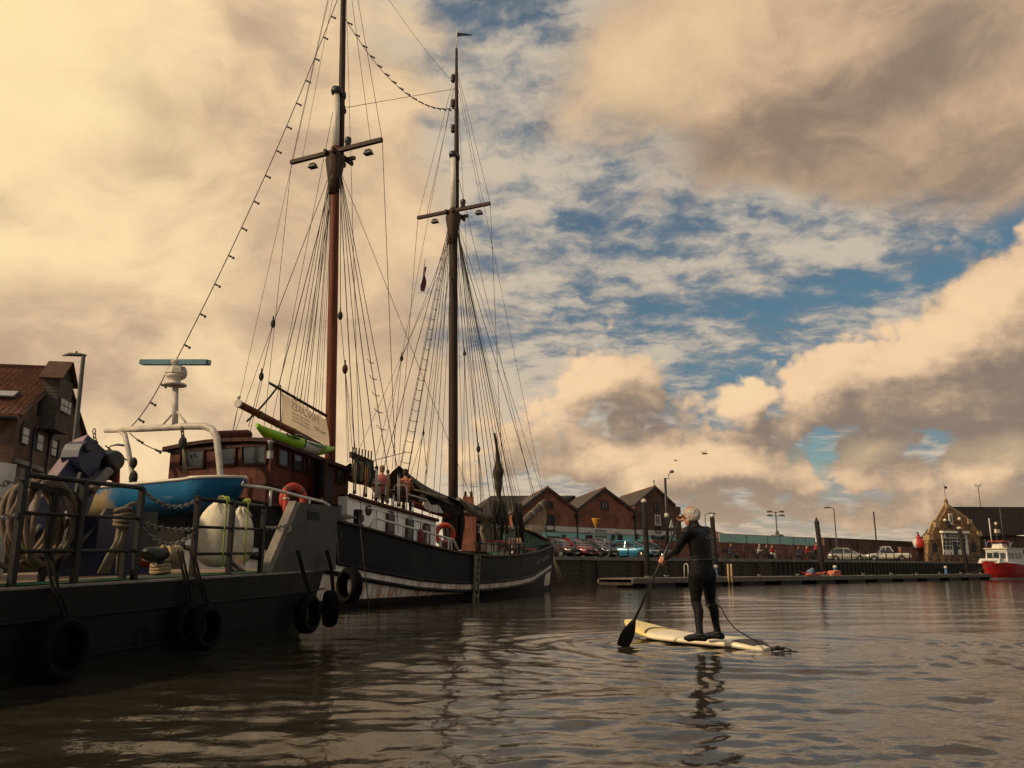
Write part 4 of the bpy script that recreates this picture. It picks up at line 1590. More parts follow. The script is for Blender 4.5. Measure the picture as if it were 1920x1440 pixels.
# ------------------------------------------------------------------ brick warehouse on the left
def left_warehouse():
    A = at(34, 775, 40.)
    Cn = at(168, 840, 51.)
    gd = Vector((Cn.x - A.x, Cn.y - A.y, 0)).normalized()
    gn = Vector((gd.y, -gd.x, 0))                   # outward normal of the gable
    if gn.x < 0: gn = -gn
    ld = -gn                                        # long side runs away to the left
    ze = A.z
    def G(x, y, d=0.): return onplane(x, y, A, gn) + gn * d
    AX = (gd, gn, UP)
    wg = (G(168, 800) - A).dot(gd)
    ap = G(122, 700)
    za, ta = ap.z, wg / 2
    o = thing('brick_granary', 'brown brick warehouse with pantile roof and boarded hoist bay', 'building', Vector((A.x, A.y, QZ)))
    def Gt(u, z, d=0.): return Vector((A.x, A.y, 0)) + gd * u + UP * z + gn * d
    L = 16.
    b = B()
    b.prism([Gt(0, QZ), Gt(wg, QZ), Gt(wg, ze), Gt(ta, za), Gt(0, ze)], ld * L)
    b.build('wall', M_brick2, o)
    # corrugated pantile slopes: ribs run from eave to ridge
    for sd in (0, 1):
        e = Gt(0, ze - .12, .12) if sd == 0 else Gt(wg, ze - .12, .12)
        r_ = Gt(ta, za + .12, .12)
        dn = (e - r_).normalized()
        e = e + dn * .4
        nrm = ld.cross(e - r_).normalized()
        if nrm.z < 0: nrm = -nrm
        cols = int(L / .075)
        N_ = 34 if sd == 0 else 3
        rows = []
        for i in range(N_ + 1):
            f = i / N_
            for st in ((0, .0), (.96 / N_, .05)) if i < N_ else ((0, 0.),):
                p = r_.lerp(e, min(1, f + st[0]))
                rows.append([p + ld * (.075 * k) + nrm * (.07 + .035 * math.sin(k * 6.2832 / 4) + st[1]) for k in range(cols)])
        b = B()
        b.grid(rows, smooth=False)
        sl_ = b.build('roof_slope', M_tile, o)
        sl_['kind'] = 'stuff'
        b = B()
        slab(b, e, e + ld * L, r_ + ld * L, r_, .06)
        b.build('roof_deck', M_timber, o)
    b = B()
    b.tube([Gt(ta, za + .2, .25), Gt(ta, za + .2, .25) + ld * L], .16, 8)
    b.build('ridge', M_tile, o)
    b = B()
    b.tube([Gt(-.45, ze - .3, .2), Gt(-.45, ze - .3, .2) + ld * L], .09, 6)
    b.build('gutter', M_black, o)
    b = B()
    for (p, q) in ((Gt(0, ze - .1, .06), Gt(ta, za - .05, .06)), (Gt(wg, ze - .1, .06), Gt(ta, za - .05, .06))): b.beam(p, q, .12, .3, gn)
    b.build('verge_course', M_brick2, o)
    # boarded hoist bay hanging off the gable
    M_bd = mat('weatherboard', (.075, .058, .045), .8, 0, .35, 3, .3, 20)
    dpt = .75
    p0, p1 = [(onplane(x, 760, A + gn * dpt, gn) - A).dot(gd) for x in (106, 131)]
    zb, zt = onplane(118, 812, A + gn * dpt, gn).z, za + .1
    mid = (p0 + p1) / 2
    b = B()
    b.prism([Gt(p0, zb), Gt(p1, zb), Gt(p1, zt - .9), Gt(mid, zt), Gt(p0, zt - .9)], gn * dpt)
    bay = b.build('hoist_bay', mat('bay_core', (.03, .024, .02), .9), o)
    nb_ = 16
    for side_ in (0, 1, 2):
        b = B()
        for i in range(nb_):
            z = zb + (zt - .9 - zb) * (i + .5) / nb_
            hh = (zt - .9 - zb) / nb_
            if side_ == 0: b.box(Gt(mid, z, dpt + .02), (p1 - p0 + .06, .05, hh * .9), AX)
            else:
                u = p0 - .02 if side_ == 1 else p1 + .02
                b.box(Gt(u, z, dpt / 2), (.05, dpt, hh * .9), AX)
        b.build('weatherboarding', M_bd, bay)
    b = B()
    for (u, s_) in ((p0 - .25, 1), (p1 + .25, -1)):
        slab(b, Gt(u, zt - 1.1, dpt + .25), Gt(u, zt - 1.1, -.2), Gt(mid, zt + .05, -.2), Gt(mid, zt + .05, dpt + .25), .1)
    b.build('bay_roof', mat('rib_shade_tile', (.085, .034, .018), .85, 0, .4, 3, .4, 20), bay)  # tile colour darkened to stand in for the shade between roof ribs
    zw1, zw0 = G(112, 759).z, G(112, 786).z
    b = B()
    b.box(Gt(mid + .05, (zw0 + zw1) / 2, dpt + .06), ((p1 - p0) * .86, .08, zw1 - zw0), AX)
    wf = b.build('window', M_timber, bay)
    for i in range(3):
        for j in range(2):
            b = B()
            b.box(Gt(mid + .05 + (i - 1) * (p1 - p0) * .275, zw0 + (zw1 - zw0) * (.27 + .46 * j), dpt + .12), ((p1 - p0) * .22, .04, (zw1 - zw0) * .38), AX)
            b.build('pane', M_offw, o if False else bay)
    # arched gable windows with white blinds
    for (x, y0, y1) in ((46, 802, 834), (73.5, 815, 846), (99.5, 826, 856)):
        c, q = G(x, y0, .04), G(x, y1, .04)
        u = (c - A).dot(gd)
        h_ = c.z - q.z
        w_ = .95
        b = B()
        pts = [Gt(u - w_ / 2, q.z, .03), Gt(u + w_ / 2, q.z, .03), Gt(u + w_ / 2, c.z, .03), Gt(u + w_ / 4, c.z + .28, .03), Gt(u, c.z + .36, .03), Gt(u - w_ / 4, c.z + .28, .03), Gt(u - w_ / 2, c.z, .03)]
        b.prism(pts, gn * .05)
        wn_ = b.build('window', M_dark, o)
        for j in (0, 1):
            b = B()
            b.box(Gt(u, q.z + h_ * (.25 + .5 * j), .1), (w_ * .7, .04, h_ * .42), AX)
            b.build('pane', M_offw, wn_)
        b = B()
        b.box(Gt(u, q.z - .9, .08), (1.7, .12, .22), AX)
        b.build('sill_course', M_conc, wn_)
    for (x, y0, y1) in ((78, 745, 782), (113, 826, 860)):
        c, q = G(x, y0, .04), G(x, y1, .04)
        u = (c - A).dot(gd)
        b = B()
        b.box(Gt(u, (c.z + q.z) / 2, .05), (.7, .08, c.z - q.z), AX)
        b.build('blind_window', M_dark, o)
    for x in (62, 92):
        u = (G(x, 800) - A).dot(gd)
        b = B()
        b.tube([Gt(u, QZ, .12), Gt(u, G(x, 800).z, .12)], .07, 6)
        b.build('downpipe', M_black, o)
    # skylight
    r_, e = Gt(ta, za + .1, 0), Gt(0, ze - .1, 0)
    p = onplane(8, 747, r_, ld.cross(e - r_).normalized())
    dn = (e - r_).normalized()
    nrm = ld.cross(dn)
    if nrm.z < 0: nrm = -nrm
    b = B()
    b.box(p + nrm * .2, (1.3, .8, .12), (ld, dn, nrm))
    sk_ = b.build('skylight', M_black, o)
    b = B()
    b.box(p + nrm * .28, (1.15, .62, .04), (ld, dn, nrm))
    b.build('pane', mat('sky_lit_glass', (.35, .33, .30), .08, 0, .1), sk_)
left_warehouse()
p = at(141, 840, 33.)
lamp_post('street_lamp', 'tall grey street lamp beside the brown brick warehouse', Vector((p.x, p.y, QZ)), at(155, 672, 33.).z, .10, 'flat', -1, Vector((at(156, 672, 33).x - p.x, 0, 0)), Vector((1, 0, 0)))
p = at(200, 880, 60.)
lamp_post('street_lamp', 'small distant street lamp beside the davit block', Vector((p.x, p.y, QZ)), at(201, 839, 60.).z, .09, 'cobra', 1)

# ------------------------------------------------------------------ schooner
M_hull = mat('hull_black', (.010, .0092, .0078), .62, 0, .65, .9, .3, 7, (1, 1, .5), spec=.2)
M_boot = mat('hull_boot', (.020, .013, .009), .7, 0, .4, 2., .2, 20, spec=.3)
M_maho = mat('mahogany', (.090, .019, .008), .55, 0, .55, 2.2, .2, 18, (1, 1, .15), spec=.22)
M_maho2 = mat('dark_mahogany', (.046, .013, .007), .55, 0, .45, 2.2, .1, 18, (1, 1, .15), spec=.22)
M_mast = mat('varnished_mast', (.135, .032, .011), .5, 0, .5, 2., .15, 10, (6, 6, .25), spec=.25)
M_spar = mat('dark_spar', (.045, .024, .014), .65, 0, .5, 2., .15, 10, (6, 6, .3), spec=.25)
M_rope = mat('tarred_rope', (.028, .022, .016), .9, 0, .3)
M_hemp = mat('hemp_rope', (.16, .125, .08), .95, 0, .35, 8)
M_hempl = mat('pale_hemp', (.36, .27, .15), .95, 0, .35, 8)
M_teak = mat('deck_planks', (.13, .085, .05), .8, 0, .35, 3., .2, 20)
M_wtube = mat('white_tube', (.60, .55, .46), .4, 0, .2, 4)
M_canvas = mat('olive_canvas', (.055, .045, .025), .95, 0, .4, 2.5, .6, 10)
M_canvd = mat('dark_canvas', (.022, .018, .014), .95, 0, .5, 2.5, .6, 10)
M_orange = mat('lifebuoy_orange', (.46, .045, .016), .6, 0, .2)
M_green = mat('deck_green', (.012, .085, .04), .5, 0, .3, 2)
M_redb = mat('bench_red', (.40, .06, .045), .6, 0, .3, 3)
def rust_white():
    m = bpy.data.materials.new('white_hull_rust')
    m.use_nodes = True
    t = NT(m.node_tree)
    b = m.node_tree.nodes['Principled BSDF']
    co = t.n('ShaderNodeTexCoord').outputs['Object']
    st = t.noise(t.v('MULTIPLY', co, (1, 1, .10)), 7.5, 5, .65)
    fine = t.noise(co, 14., 4, .6)
    z = t.sep(co)[2]
    low = t.sstep(z, .22, .80, 1., .35)
    k = t.mul(t.sstep(t.add(st, t.mul(t.sub(fine, .5), .25)), .40, .56), low)
    c = t.mix(fine, (.60, .57, .50), (.82, .78, .69))
    c = t.mix(t.mul(k, .9), c, t.mix(st, (.50, .21, .035), (.24, .07, .018)))
    t.put(b.inputs['Base Color'], c)
    b.inputs['Roughness'].default_value = .6
    return m
M_rustw = rust_white()

def tab(T):
    xs = [q[0] for q in T]
    ys = [q[1] for q in T]
    return lambda x: float(np.interp(x, xs, ys))
hb = tab([(-6.4, 1.2), (-6, 1.6), (-5, 2.15), (-3, 2.55), (0, 2.7), (4, 2.66), (7, 2.32), (9, 1.98), (10.5, 1.66), (12.2, 1.22), (14, .76), (15.7, .30), (16.6, .06)])
sheer = tab([(-6.4, 2.5), (-3.15, 2.04), (-1.85, 1.89), (.29, 1.61), (2.36, 1.41), (3.88, 1.32), (5.4, 1.31), (6.98, 1.34), (9, 1.42), (12.24, 1.59), (14, 1.72), (15.74, 1.88), (16.6, 2.0)])
strp = tab([(-6.4, 1.6), (-2.5, .98), (-1.38, .84), (.34, .65), (1.8, .56), (3.14, .51), (5, .50), (6.52, .52), (9, .59), (11.13, .69), (14, .9), (16.6, 1.16)])

def mastp(s0, s1, z0, z1): return lambda z: S(s0 + (s1 - s0) * (z - z0) / (z1 - z0), 0, z)
MT = mastp(0, -.55, 1.8, 13.5)
FT = mastp(7.26, 6.87, 1.5, 14.5)

def ship_hull(o):
    st = [-6.4 + 23.0 * i / 60 for i in range(61)]
    sides = {}
    for sg in (1, -1):
        rows = []
        for s in st:
            z_s, z_t, w_ = sheer(s), strp(s), hb(s)
            lv = [z_s, z_s * .72 + z_t * .28, z_s * .35 + z_t * .65, z_t, z_t - .17, z_t - .27, min(.22, z_t - .285), .02, -.5]
            kk = [1.0, 1.0, 1.0, .995, .99, .985, .96, .93, .75]
            bow = max(0, (s - 11) / 5.6)
            row = []
            for z, k in zip(lv, kk):
                kq = k - bow * .35 * (1 - max(0, z) / z_s)
                row.append(S(s - bow * .45 * (1 - max(0, z) / z_s), sg * w_ * kq, z))
            rows.append(row if sg > 0 else row[::-1])
        b = B()
        def mf(i, k):
            k = k if sg > 0 else 7 - k
            s = st[i]
            if k == 3: return 1
            if k == 5 and (s < 2.95 or s > 14.7): return 1
            if k >= 6 or k == 5: return 2
            return 0
        b.grid(rows, mif=mf)
        b.build('hull_side', [M_hull, M_rustw, M_boot], o)
        for nm, zz, r_, m in (('wale', lambda s: strp(s) + .02, .045, M_hull), ('wale', lambda s: strp(s) - .22, .055, M_hull)):
            b = B()
            b.tube([S(s - max(0, (s - 11) / 5.6) * .45 * (1 - zz(s) / sheer(s)), sg * (hb(s) * (1 - max(0, (s - 11) / 5.6) * .35 * (1 - zz(s) / sheer(s))) + .01), zz(s)) for s in st], r_, 6)
            b.build(nm, m, o)
        b = B()
        b.tube([S(s, sg * hb(s), sheer(s) + .03) for s in st], .075, 6, flat=.6)
        b.build('cap_rail', M_spar, o)
        b = B()
        inn = [[S(s, sg * max(.02, hb(s) - .08), sheer(s)) for s in st], [S(s, sg * max(.02, hb(s) - .1), sheer(s) - .5) for s in st]]
        b.grid(inn if sg < 0 else inn[::-1], mif=lambda i, k: 1 if st[k] > 11 else 0)
        b.build('bulwark_inside', [M_hull, M_green], o)
    b = B()
    b.grid([[S(s, k * max(.02, hb(s) - .05), sheer(s) - .45) for s in st] for k in (-1, -.5, 0, .5, 1)])
    b.build('deck', M_teak, o)
    s = st[0]
    b = B()
    b.poly([S(s, hb(s) * q, z) for q, z in ((-1, sheer(s)), (1, sheer(s)), (.95, .9), (.75, -.4), (-.75, -.4), (-.95, .9))], [(0, 1, 2, 3, 4, 5)])
    b.build('transom', M_hull, o)
    b = B()
    b.tube([S(16.65, 0, 2.05), S(16.5, 0, 1.2), S(16.15, 0, 0), S(15.9, 0, -.4)], .09, 6)
    b.build('stem', M_hull, o)
    # scuffed name board area near the bow
    b = B()
    for i in range(12):
        s = 11.6 + i * .36 + random.uniform(-.05, .05)
        zc = sheer(s) * .55 + strp(s) * .45 + random.uniform(-.04, .04)
        bow = max(0, (s - 11) / 5.6)
        k = hb(s) * (1 - bow * .35 * (1 - zc / sheer(s))) + .012
        c = S(s - bow * .45 * (1 - zc / sheer(s)), k, zc)
        tn = (S(s + .3, hb(s + .3), 0) - S(s - .3, hb(s - .3), 0)).normalized()
        nn = Vector((tn.y, -tn.x, 0))
        b.box(c, (random.uniform(.12, .3), .012, random.uniform(.05, .16)), (tn, nn, UP))
    b.build('worn_lettering', mat('worn_paint', (.16, .14, .11), .8, 0, .5, 6), o)

def frame_rect(par, pts, m, nm, th, gm=None, pn='pane', fw=.05):
    """window frame around four points (ordered) plus glass, pushed out along their normal"""
    P_ = [Vector(p) for p in pts]
    n_ = (P_[1] - P_[0]).cross(P_[3] - P_[0]).normalized()
    if n_.dot(CV - P_[0]) < 0: n_ = -n_
    b = B()
    for i in range(4):
        b.beam(P_[i] + n_ * th / 2, P_[(i + 1) % 4] + n_ * th / 2, fw, th + .01 * (i % 2), n_)
    f = b.build(nm, m, par)
    b = B()
    b.prism([p + n_ * .004 for p in P_], n_ * .015)
    b.build(pn, gm or M_glass, f)
    return f

def ship_house(o):
    M_dglass = mat('deckhouse_glass', (.045, .045, .048), .2, 0, .3, 2, spec=.25)
    M_dhw = mat('deckhouse_white', (.86, .82, .74), .5, 0, .12, 3, .05)
    # ---- wheelhouse
    s0, s1, kw = -4.42, -1.38, 1.6
    zr = lambda s: 3.86 + (3.50 - 3.86) * (s - s0) / (s1 - s0)
    wh = B()
    base = 1.5
    wh.poly([S(s0, -kw, base), S(s0, kw, base), S(s1, kw, base), S(s1, -kw, base), S(s0, -kw, zr(s0)), S(s0, kw, zr(s0)), S(s1, kw, zr(s1)), S(s1, -kw, zr(s1))],
            [(0, 1, 5, 4), (1, 2, 6, 5), (2, 3, 7, 6), (3, 0, 4, 7)])
    wh = wh.build('wheelhouse', M_maho, o)
    b = B()
    e = .14
    rows = []
    for s in (s0 - e, (s0 + s1) / 2, s1 + e):
        rows.append([S(s, k * (kw + e), zr(s) + .02 + .10 * (1 - k * k)) for k in (-1, -.6, -.2, .2, .6, 1)])
    b.grid(rows)
    b.grid([[p - UP * .09 for p in r_] for r_ in rows][::-1])
    for r_ in (rows[0], rows[-1], [q[0] for q in rows], [q[-1] for q in rows]):
        b.grid([r_, [p - UP * .09 for p in r_]], smooth=False)
    b.build('wheelhouse_roof', M_maho2, o)
    for z_ in (-.06, -1.02, -1.5):
        b = B()
        b.beam(S(s0 - .02, -kw - .03, zr(s0) + z_), S(s0 - .02, kw + .03, zr(s0) + z_), .05, .09 if z_ > -1 else .06)
        b.beam(S(s0, kw + .02, zr(s0) + z_), S(s1, kw + .02, zr(s1) + z_), .05, .09 if z_ > -1 else .06)
        b.build('belt_moulding', M_maho2, wh)
    # upright boards of the lower panels
    for i in range(13):
        b = B()
        k = -kw + .14 + i * (2 * kw - .2) / 12.5
        b.beam(S(s0 - .012, k, base), S(s0 - .012, k, zr(s0) - 1.05), .235, .02, SA)
        b.build('wall_board', M_maho, wh)
    for i in range(12):
        s = s0 + .14 + i * .25
        if s > s1 - .1: break
        if -2.75 < s < -1.95: continue
        b = B()
        b.beam(S(s, kw + .012, base), S(s, kw + .012, zr(s) - 1.08), .235, .02, SN)
        b.build('wall_board', M_maho2, wh)  # darker mahogany paints the shade of this side into the boards
    for (x0, x1, y0, y1) in ((340, 384, 844, 878), (413, 443, 840, 873), (455, 500, 836.5, 871)):
        frame_rect(wh, [stp(x0, y0, s0), stp(x1, y0 - 2, s0), stp(x1, y1 - 2, s0), stp(x0, y1, s0)], M_maho2, 'window', .05)
    for (x0, x1, y0, y1) in ((520, 541, 840, 872), (549, 567, 849, 880), (575, 583, 858, 888), (630, 645, 877, 904)):
        dy_ = (x1 - x0) * .24
        frame_rect(wh, [skp(x0, y0, kw), skp(x1, y0 + dy_, kw), skp(x1, y1 + dy_, kw), skp(x0, y1, kw)], M_maho2, 'window', .05)
    # doorway and the door standing open
    p = [skp(x, y, kw + .012) for x, y in ((588, 862), (624, 872), (624, 985), (588, 975))]
    b = B()
    b.prism(p, SN * .01)
    b.build('doorway', M_dark, wh)
    pa, pb = sk(603, 866, kw), sk(603, 948, kw)
    hinge = S(pa[0] - .1, kw + .03, 0)
    dd = (SN * .8 - SA * .6).normalized()
    top, bot = pa[1], 1.75
    b = B()
    b.box(hinge + dd * .3 + UP * (top + bot) / 2, (.6, .045, top - bot), (dd, dd.cross(UP), UP))
    dr = b.build('door', M_maho2, wh)
    nn = dd.cross(UP)
    if nn.dot(CV - hinge) < 0: nn = -nn
    b = B()
    b.box(hinge + dd * .3 + UP * (top - .42) + nn * .03, (.36, .02, .62), (dd, nn, UP))
    b.build('pane', M_glass, dr)
    b = B()
    for q in (.2, .4): b.box(hinge + dd * q + UP * (bot + .55) + nn * .03, (.14, .02, .8), (dd, nn, UP))
    b.build('panel', M_maho, dr)
    b = B()
    b.ball(hinge + dd * .52 + UP * (bot + .85) + nn * .05, .035, 8, 6)
    b.build('knob', mat('brass', (.5, .33, .1), .3, .9), dr)
    # roof fittings
    p, q = skp(405, 818, -.6), skp(468, 815, -.6)
    b = B()
    b.tube([p, p.lerp(q, .08), p.lerp(q, .92), q], [.10, .14, .14, .10], 10)
    b.build('brown_canister', M_maho, o)
    c = stp(507, 838, s0 - .15)
    b = B()
    b.lathe([(.03, .16), (.075, .14), (.075, .1), (.045, .06), (.05, -.05)], c, 10)
    b.box(c - UP * .18, (.1, .1, .18), (SN, SA, UP))
    b.build('deck_lamp', M_steel, o)
    # ---- white deckhouse
    k1 = 1.9
    a0, a1 = sk(652, 930, k1), sk(818, 977, k1)
    zt = tab([(a0[0], a0[1]), (a0[0] + .9, a0[1] - .10), (a1[0], a1[1])])
    ss = [a0[0] + (a1[0] - a0[0]) * i / 16 for i in range(17)]
    b = B()
    b.grid([[S(s, k1, 1.2) for s in ss], [S(s, k1, zt(s)) for s in ss]][::-1], smooth=False)
    b.grid([[S(s, -k1, 1.2) for s in ss], [S(s, -k1, zt(s)) for s in ss]], smooth=False)
    b.poly([S(a1[0], -k1, 1.1), S(a1[0], k1, 1.1), S(a1[0], k1, zt(a1[0])), S(a1[0], -k1, zt(a1[0]))], [(0, 1, 2, 3)])
    b.poly([S(a0[0], -k1, 1.1), S(a0[0], k1, 1.1), S(a0[0], k1, zt(a0[0])), S(a0[0], -k1, zt(a0[0]))], [(3, 2, 1, 0)])
    dh = b.build('deckhouse', M_dhw, o)
    b = B()
    rows = [[S(s, k * (k1 + .1), zt(s) + .03 + .08 * (1 - k * k)) for k in (-1, -.5, 0, .5, 1)] for s in ss]
    b.grid(rows)
    b.build('deckhouse_top', M_teak, o)
    b = B()
    b.tube([S(s, k1 + .06, zt(s) + .02) for s in ss], .055, 6)
    b.build('top_rail', M_maho, dh)
    b = B()
    b.tube([S(s, k1 + .02, zt(s) - .14) for s in ss[3:]], .022, 5)
    b.build('drip_moulding', M_dhw, dh)
    c = skp(690.5, 957, k1 + .01)
    b = B()
    b.lathe([(.13, 0), (.14, .02), (.11, .03), (.105, .015)], c, 20, axis=SN)
    f = b.build('porthole', M_maho2, dh)
    b = B()
    b.lathe([(.11, .012), (.001, .016)], c, 20, axis=SN)
    b.build('pane', M_dglass, f)
    def arched(x0, x1, y0, y1, off, m, nm, par, th=.02):
        sa, za = sk(x0, y0, k1)
        sb, zb = sk(x1, y0 + (x1 - x0) * .3, k1)
        zl = sk((x0 + x1) / 2, y1, k1)[1]
        r_ = (sb - sa) / 2
        mid = (sa + sb) / 2
        ztop = (za + zb) / 2
        pts = [S(sa, k1 + off, zl), S(sb, k1 + off, zl)] + [S(mid + r_ * math.cos(a), k1 + off, ztop - r_ * .55 + r_ * .55 * math.sin(a)) for a in [math.pi * i / 8 for i in range(9)]]
        b = B()
        b.prism(pts, SN * th)
        return b.build(nm, m, par)
    for (x0, x1, y0, y1) in ((723.5, 739, 956, 1002), (760, 774.5, 967, 1014), (792, 806, 978, 1021)):
        f = arched(x0, x1, y0, y1, .004, M_maho2, 'arched_window', dh, .03)
        arched(x0 + 3.2, x1 - 2.2, y0 + 4.5, y1 - 4, .026, M_dglass, 'pane', f, .014)
    for (x0, x1, y0, y1) in ((706, 719, 955, 996), (742, 755, 965, 1008), (777, 788, 977, 1019)):
        f = arched(x0 - .9, x1 + .9, y0 - 1, y1 + .5, .003, M_galv, 'panel_groove', dh, .004)
        arched(x0, x1, y0, y1, .006, M_dhw, 'raised_panel', f, .012)
    for x in (702, 739.5, 776, 815):
        sa = sk(x, 980, k1)[0]
        b = B()
        b.beam(S(sa, k1 + .01, 1.25), S(sa, k1 + .01, zt(sa) - .1), .05, .03, SN)
        b.build('pilaster', M_dhw, dh)
    # ---- white handrail outside the deckhouse
    kr = 2.55
    pts = [skp(693, 988, kr), skp(703, 971, kr), skp(850, 1012, kr), skp(861, 1036, kr)]
    b = B()
    b.tube([pts[0], pts[0].lerp(pts[1], .8), pts[1], pts[1].lerp(pts[2], .03), pts[1].lerp(pts[2], .5), pts[2].lerp(pts[1], .03), pts[2], pts[2].lerp(pts[3], .2), pts[3]], .032, 8)
    rl = b.build('hand_rail', M_wtube, o)
    for f in (.02, .33, .5, .64, .82, .93):
        p = pts[1].lerp(pts[2], f)
        b = B()
        ss_, kk_ = (p - MM).dot(SA), kr
        b.tube([p, S(ss_, kr, sheer(ss_) - .2)], .026, 6)
        b.build('stanchion', M_wtube, rl)
    kr = 2.45
    pts = [skp(452, 909, kr), skp(506, 916, kr), skp(560, 930, kr), skp(606, 941, kr), skp(617, 948, kr), skp(621, 965, kr)]
    b = B()
    b.tube(pts, .035, 8)
    rl = b.build('hand_rail', M_wtube, o)
    for x, y0 in ((508, 917), (580, 935)):
        p = skp(x, y0, kr)
        ss_ = (p - MM).dot(SA)
        b = B()
        b.tube([p, S(ss_, kr, sheer(ss_) - .1)], .032, 6)
        b.build('stanchion', M_wtube, rl)
    # rails round the deckhouse top
    kr = 1.5
    for pl in (((652, 888), (683, 898), (712, 906), (712, 938)), ((766, 927), (800, 937), (806, 965)), ((695, 899), (709, 899), (713, 935))):
        b = B()
        b.tube([skp(x, y, kr) for x, y in pl], .022, 6)
        b.build('top_guard_rail', M_wtube, o)
    # stanchion rail forward of the ladder
    b = B()
    b.tube([S(s, hb(s) - .05, sheer(s) + .42) for s in (3.9, 5, 6.5, 8, 9.4)], .022, 5)
    rl = b.build('fore_rail', M_black, o)
    for i in range(9):
        s = 4.1 + i * .65
        b = B()
        b.tube([S(s, hb(s) - .05, sheer(s)), S(s, hb(s) - .05, sheer(s) + .42)], .02, 5)
        b.build('stanchion', M_black, rl)
    # bollards on the rail and mooring posts
    for x, y0, y1 in ((631, 955, 985), (671, 963, 992)):
        p = skp(x, y0, 2.35)
        q = skp(x, y1, 2.35)
        b = B()
        b.box((p + q) / 2, (.16, .16, (p - q).length + .2), (SN, SA, UP))
        b.box(p - UP * .3, (.1, .4, .08), (SN, SA, UP))
        b.build('mooring_post', M_black, o)
    # forecastle housing, hatch and tank
    b = B()
    f_ = [skp(x, y, -.2) for x, y in ((953, 1040), (1030, 1040), (1032, 1022), (1024, 1012), (975, 990), (953, 994))]
    b.prism(f_, SN * -.9)
    b.build('forecastle_housing', M_green, o)
    b = B()
    r_ = [skp(x, y, -.12) for x, y in ((974, 986), (1000, 998), (1029, 1014))]
    b.tube(r_, [.16, .14, .06], 6, flat=.5)
    b.build('housing_roof_edge', mat('pinkish_paint', (.30, .13, .08), .7, 0, .3), o)
    b = B()
    p, q = skp(930, 991, -.3), skp(955, 1018, -.3)
    b.box((p + q) / 2, (.9, abs((q - p).dot(SA)), abs(p.z - q.z)), (SN, SA, UP))
    b.build('companionway', M_green, o)
    b = B()
    b.box(S((p - MM).dot(SA) + .7, -.3, p.z + .03), (1.1, abs((q - p).dot(SA)) + .1, .06), (SN, SA, UP))
    b.build('companionway_top', M_wtube, o)
    b = B()
    c = skp(940, 1030, .6)
    b.box(c - UP * .36 - SN * .3, (1.0, 3.2, .25), (SN, SA, UP))
    b.build('hatch_coaming', M_offw, o)

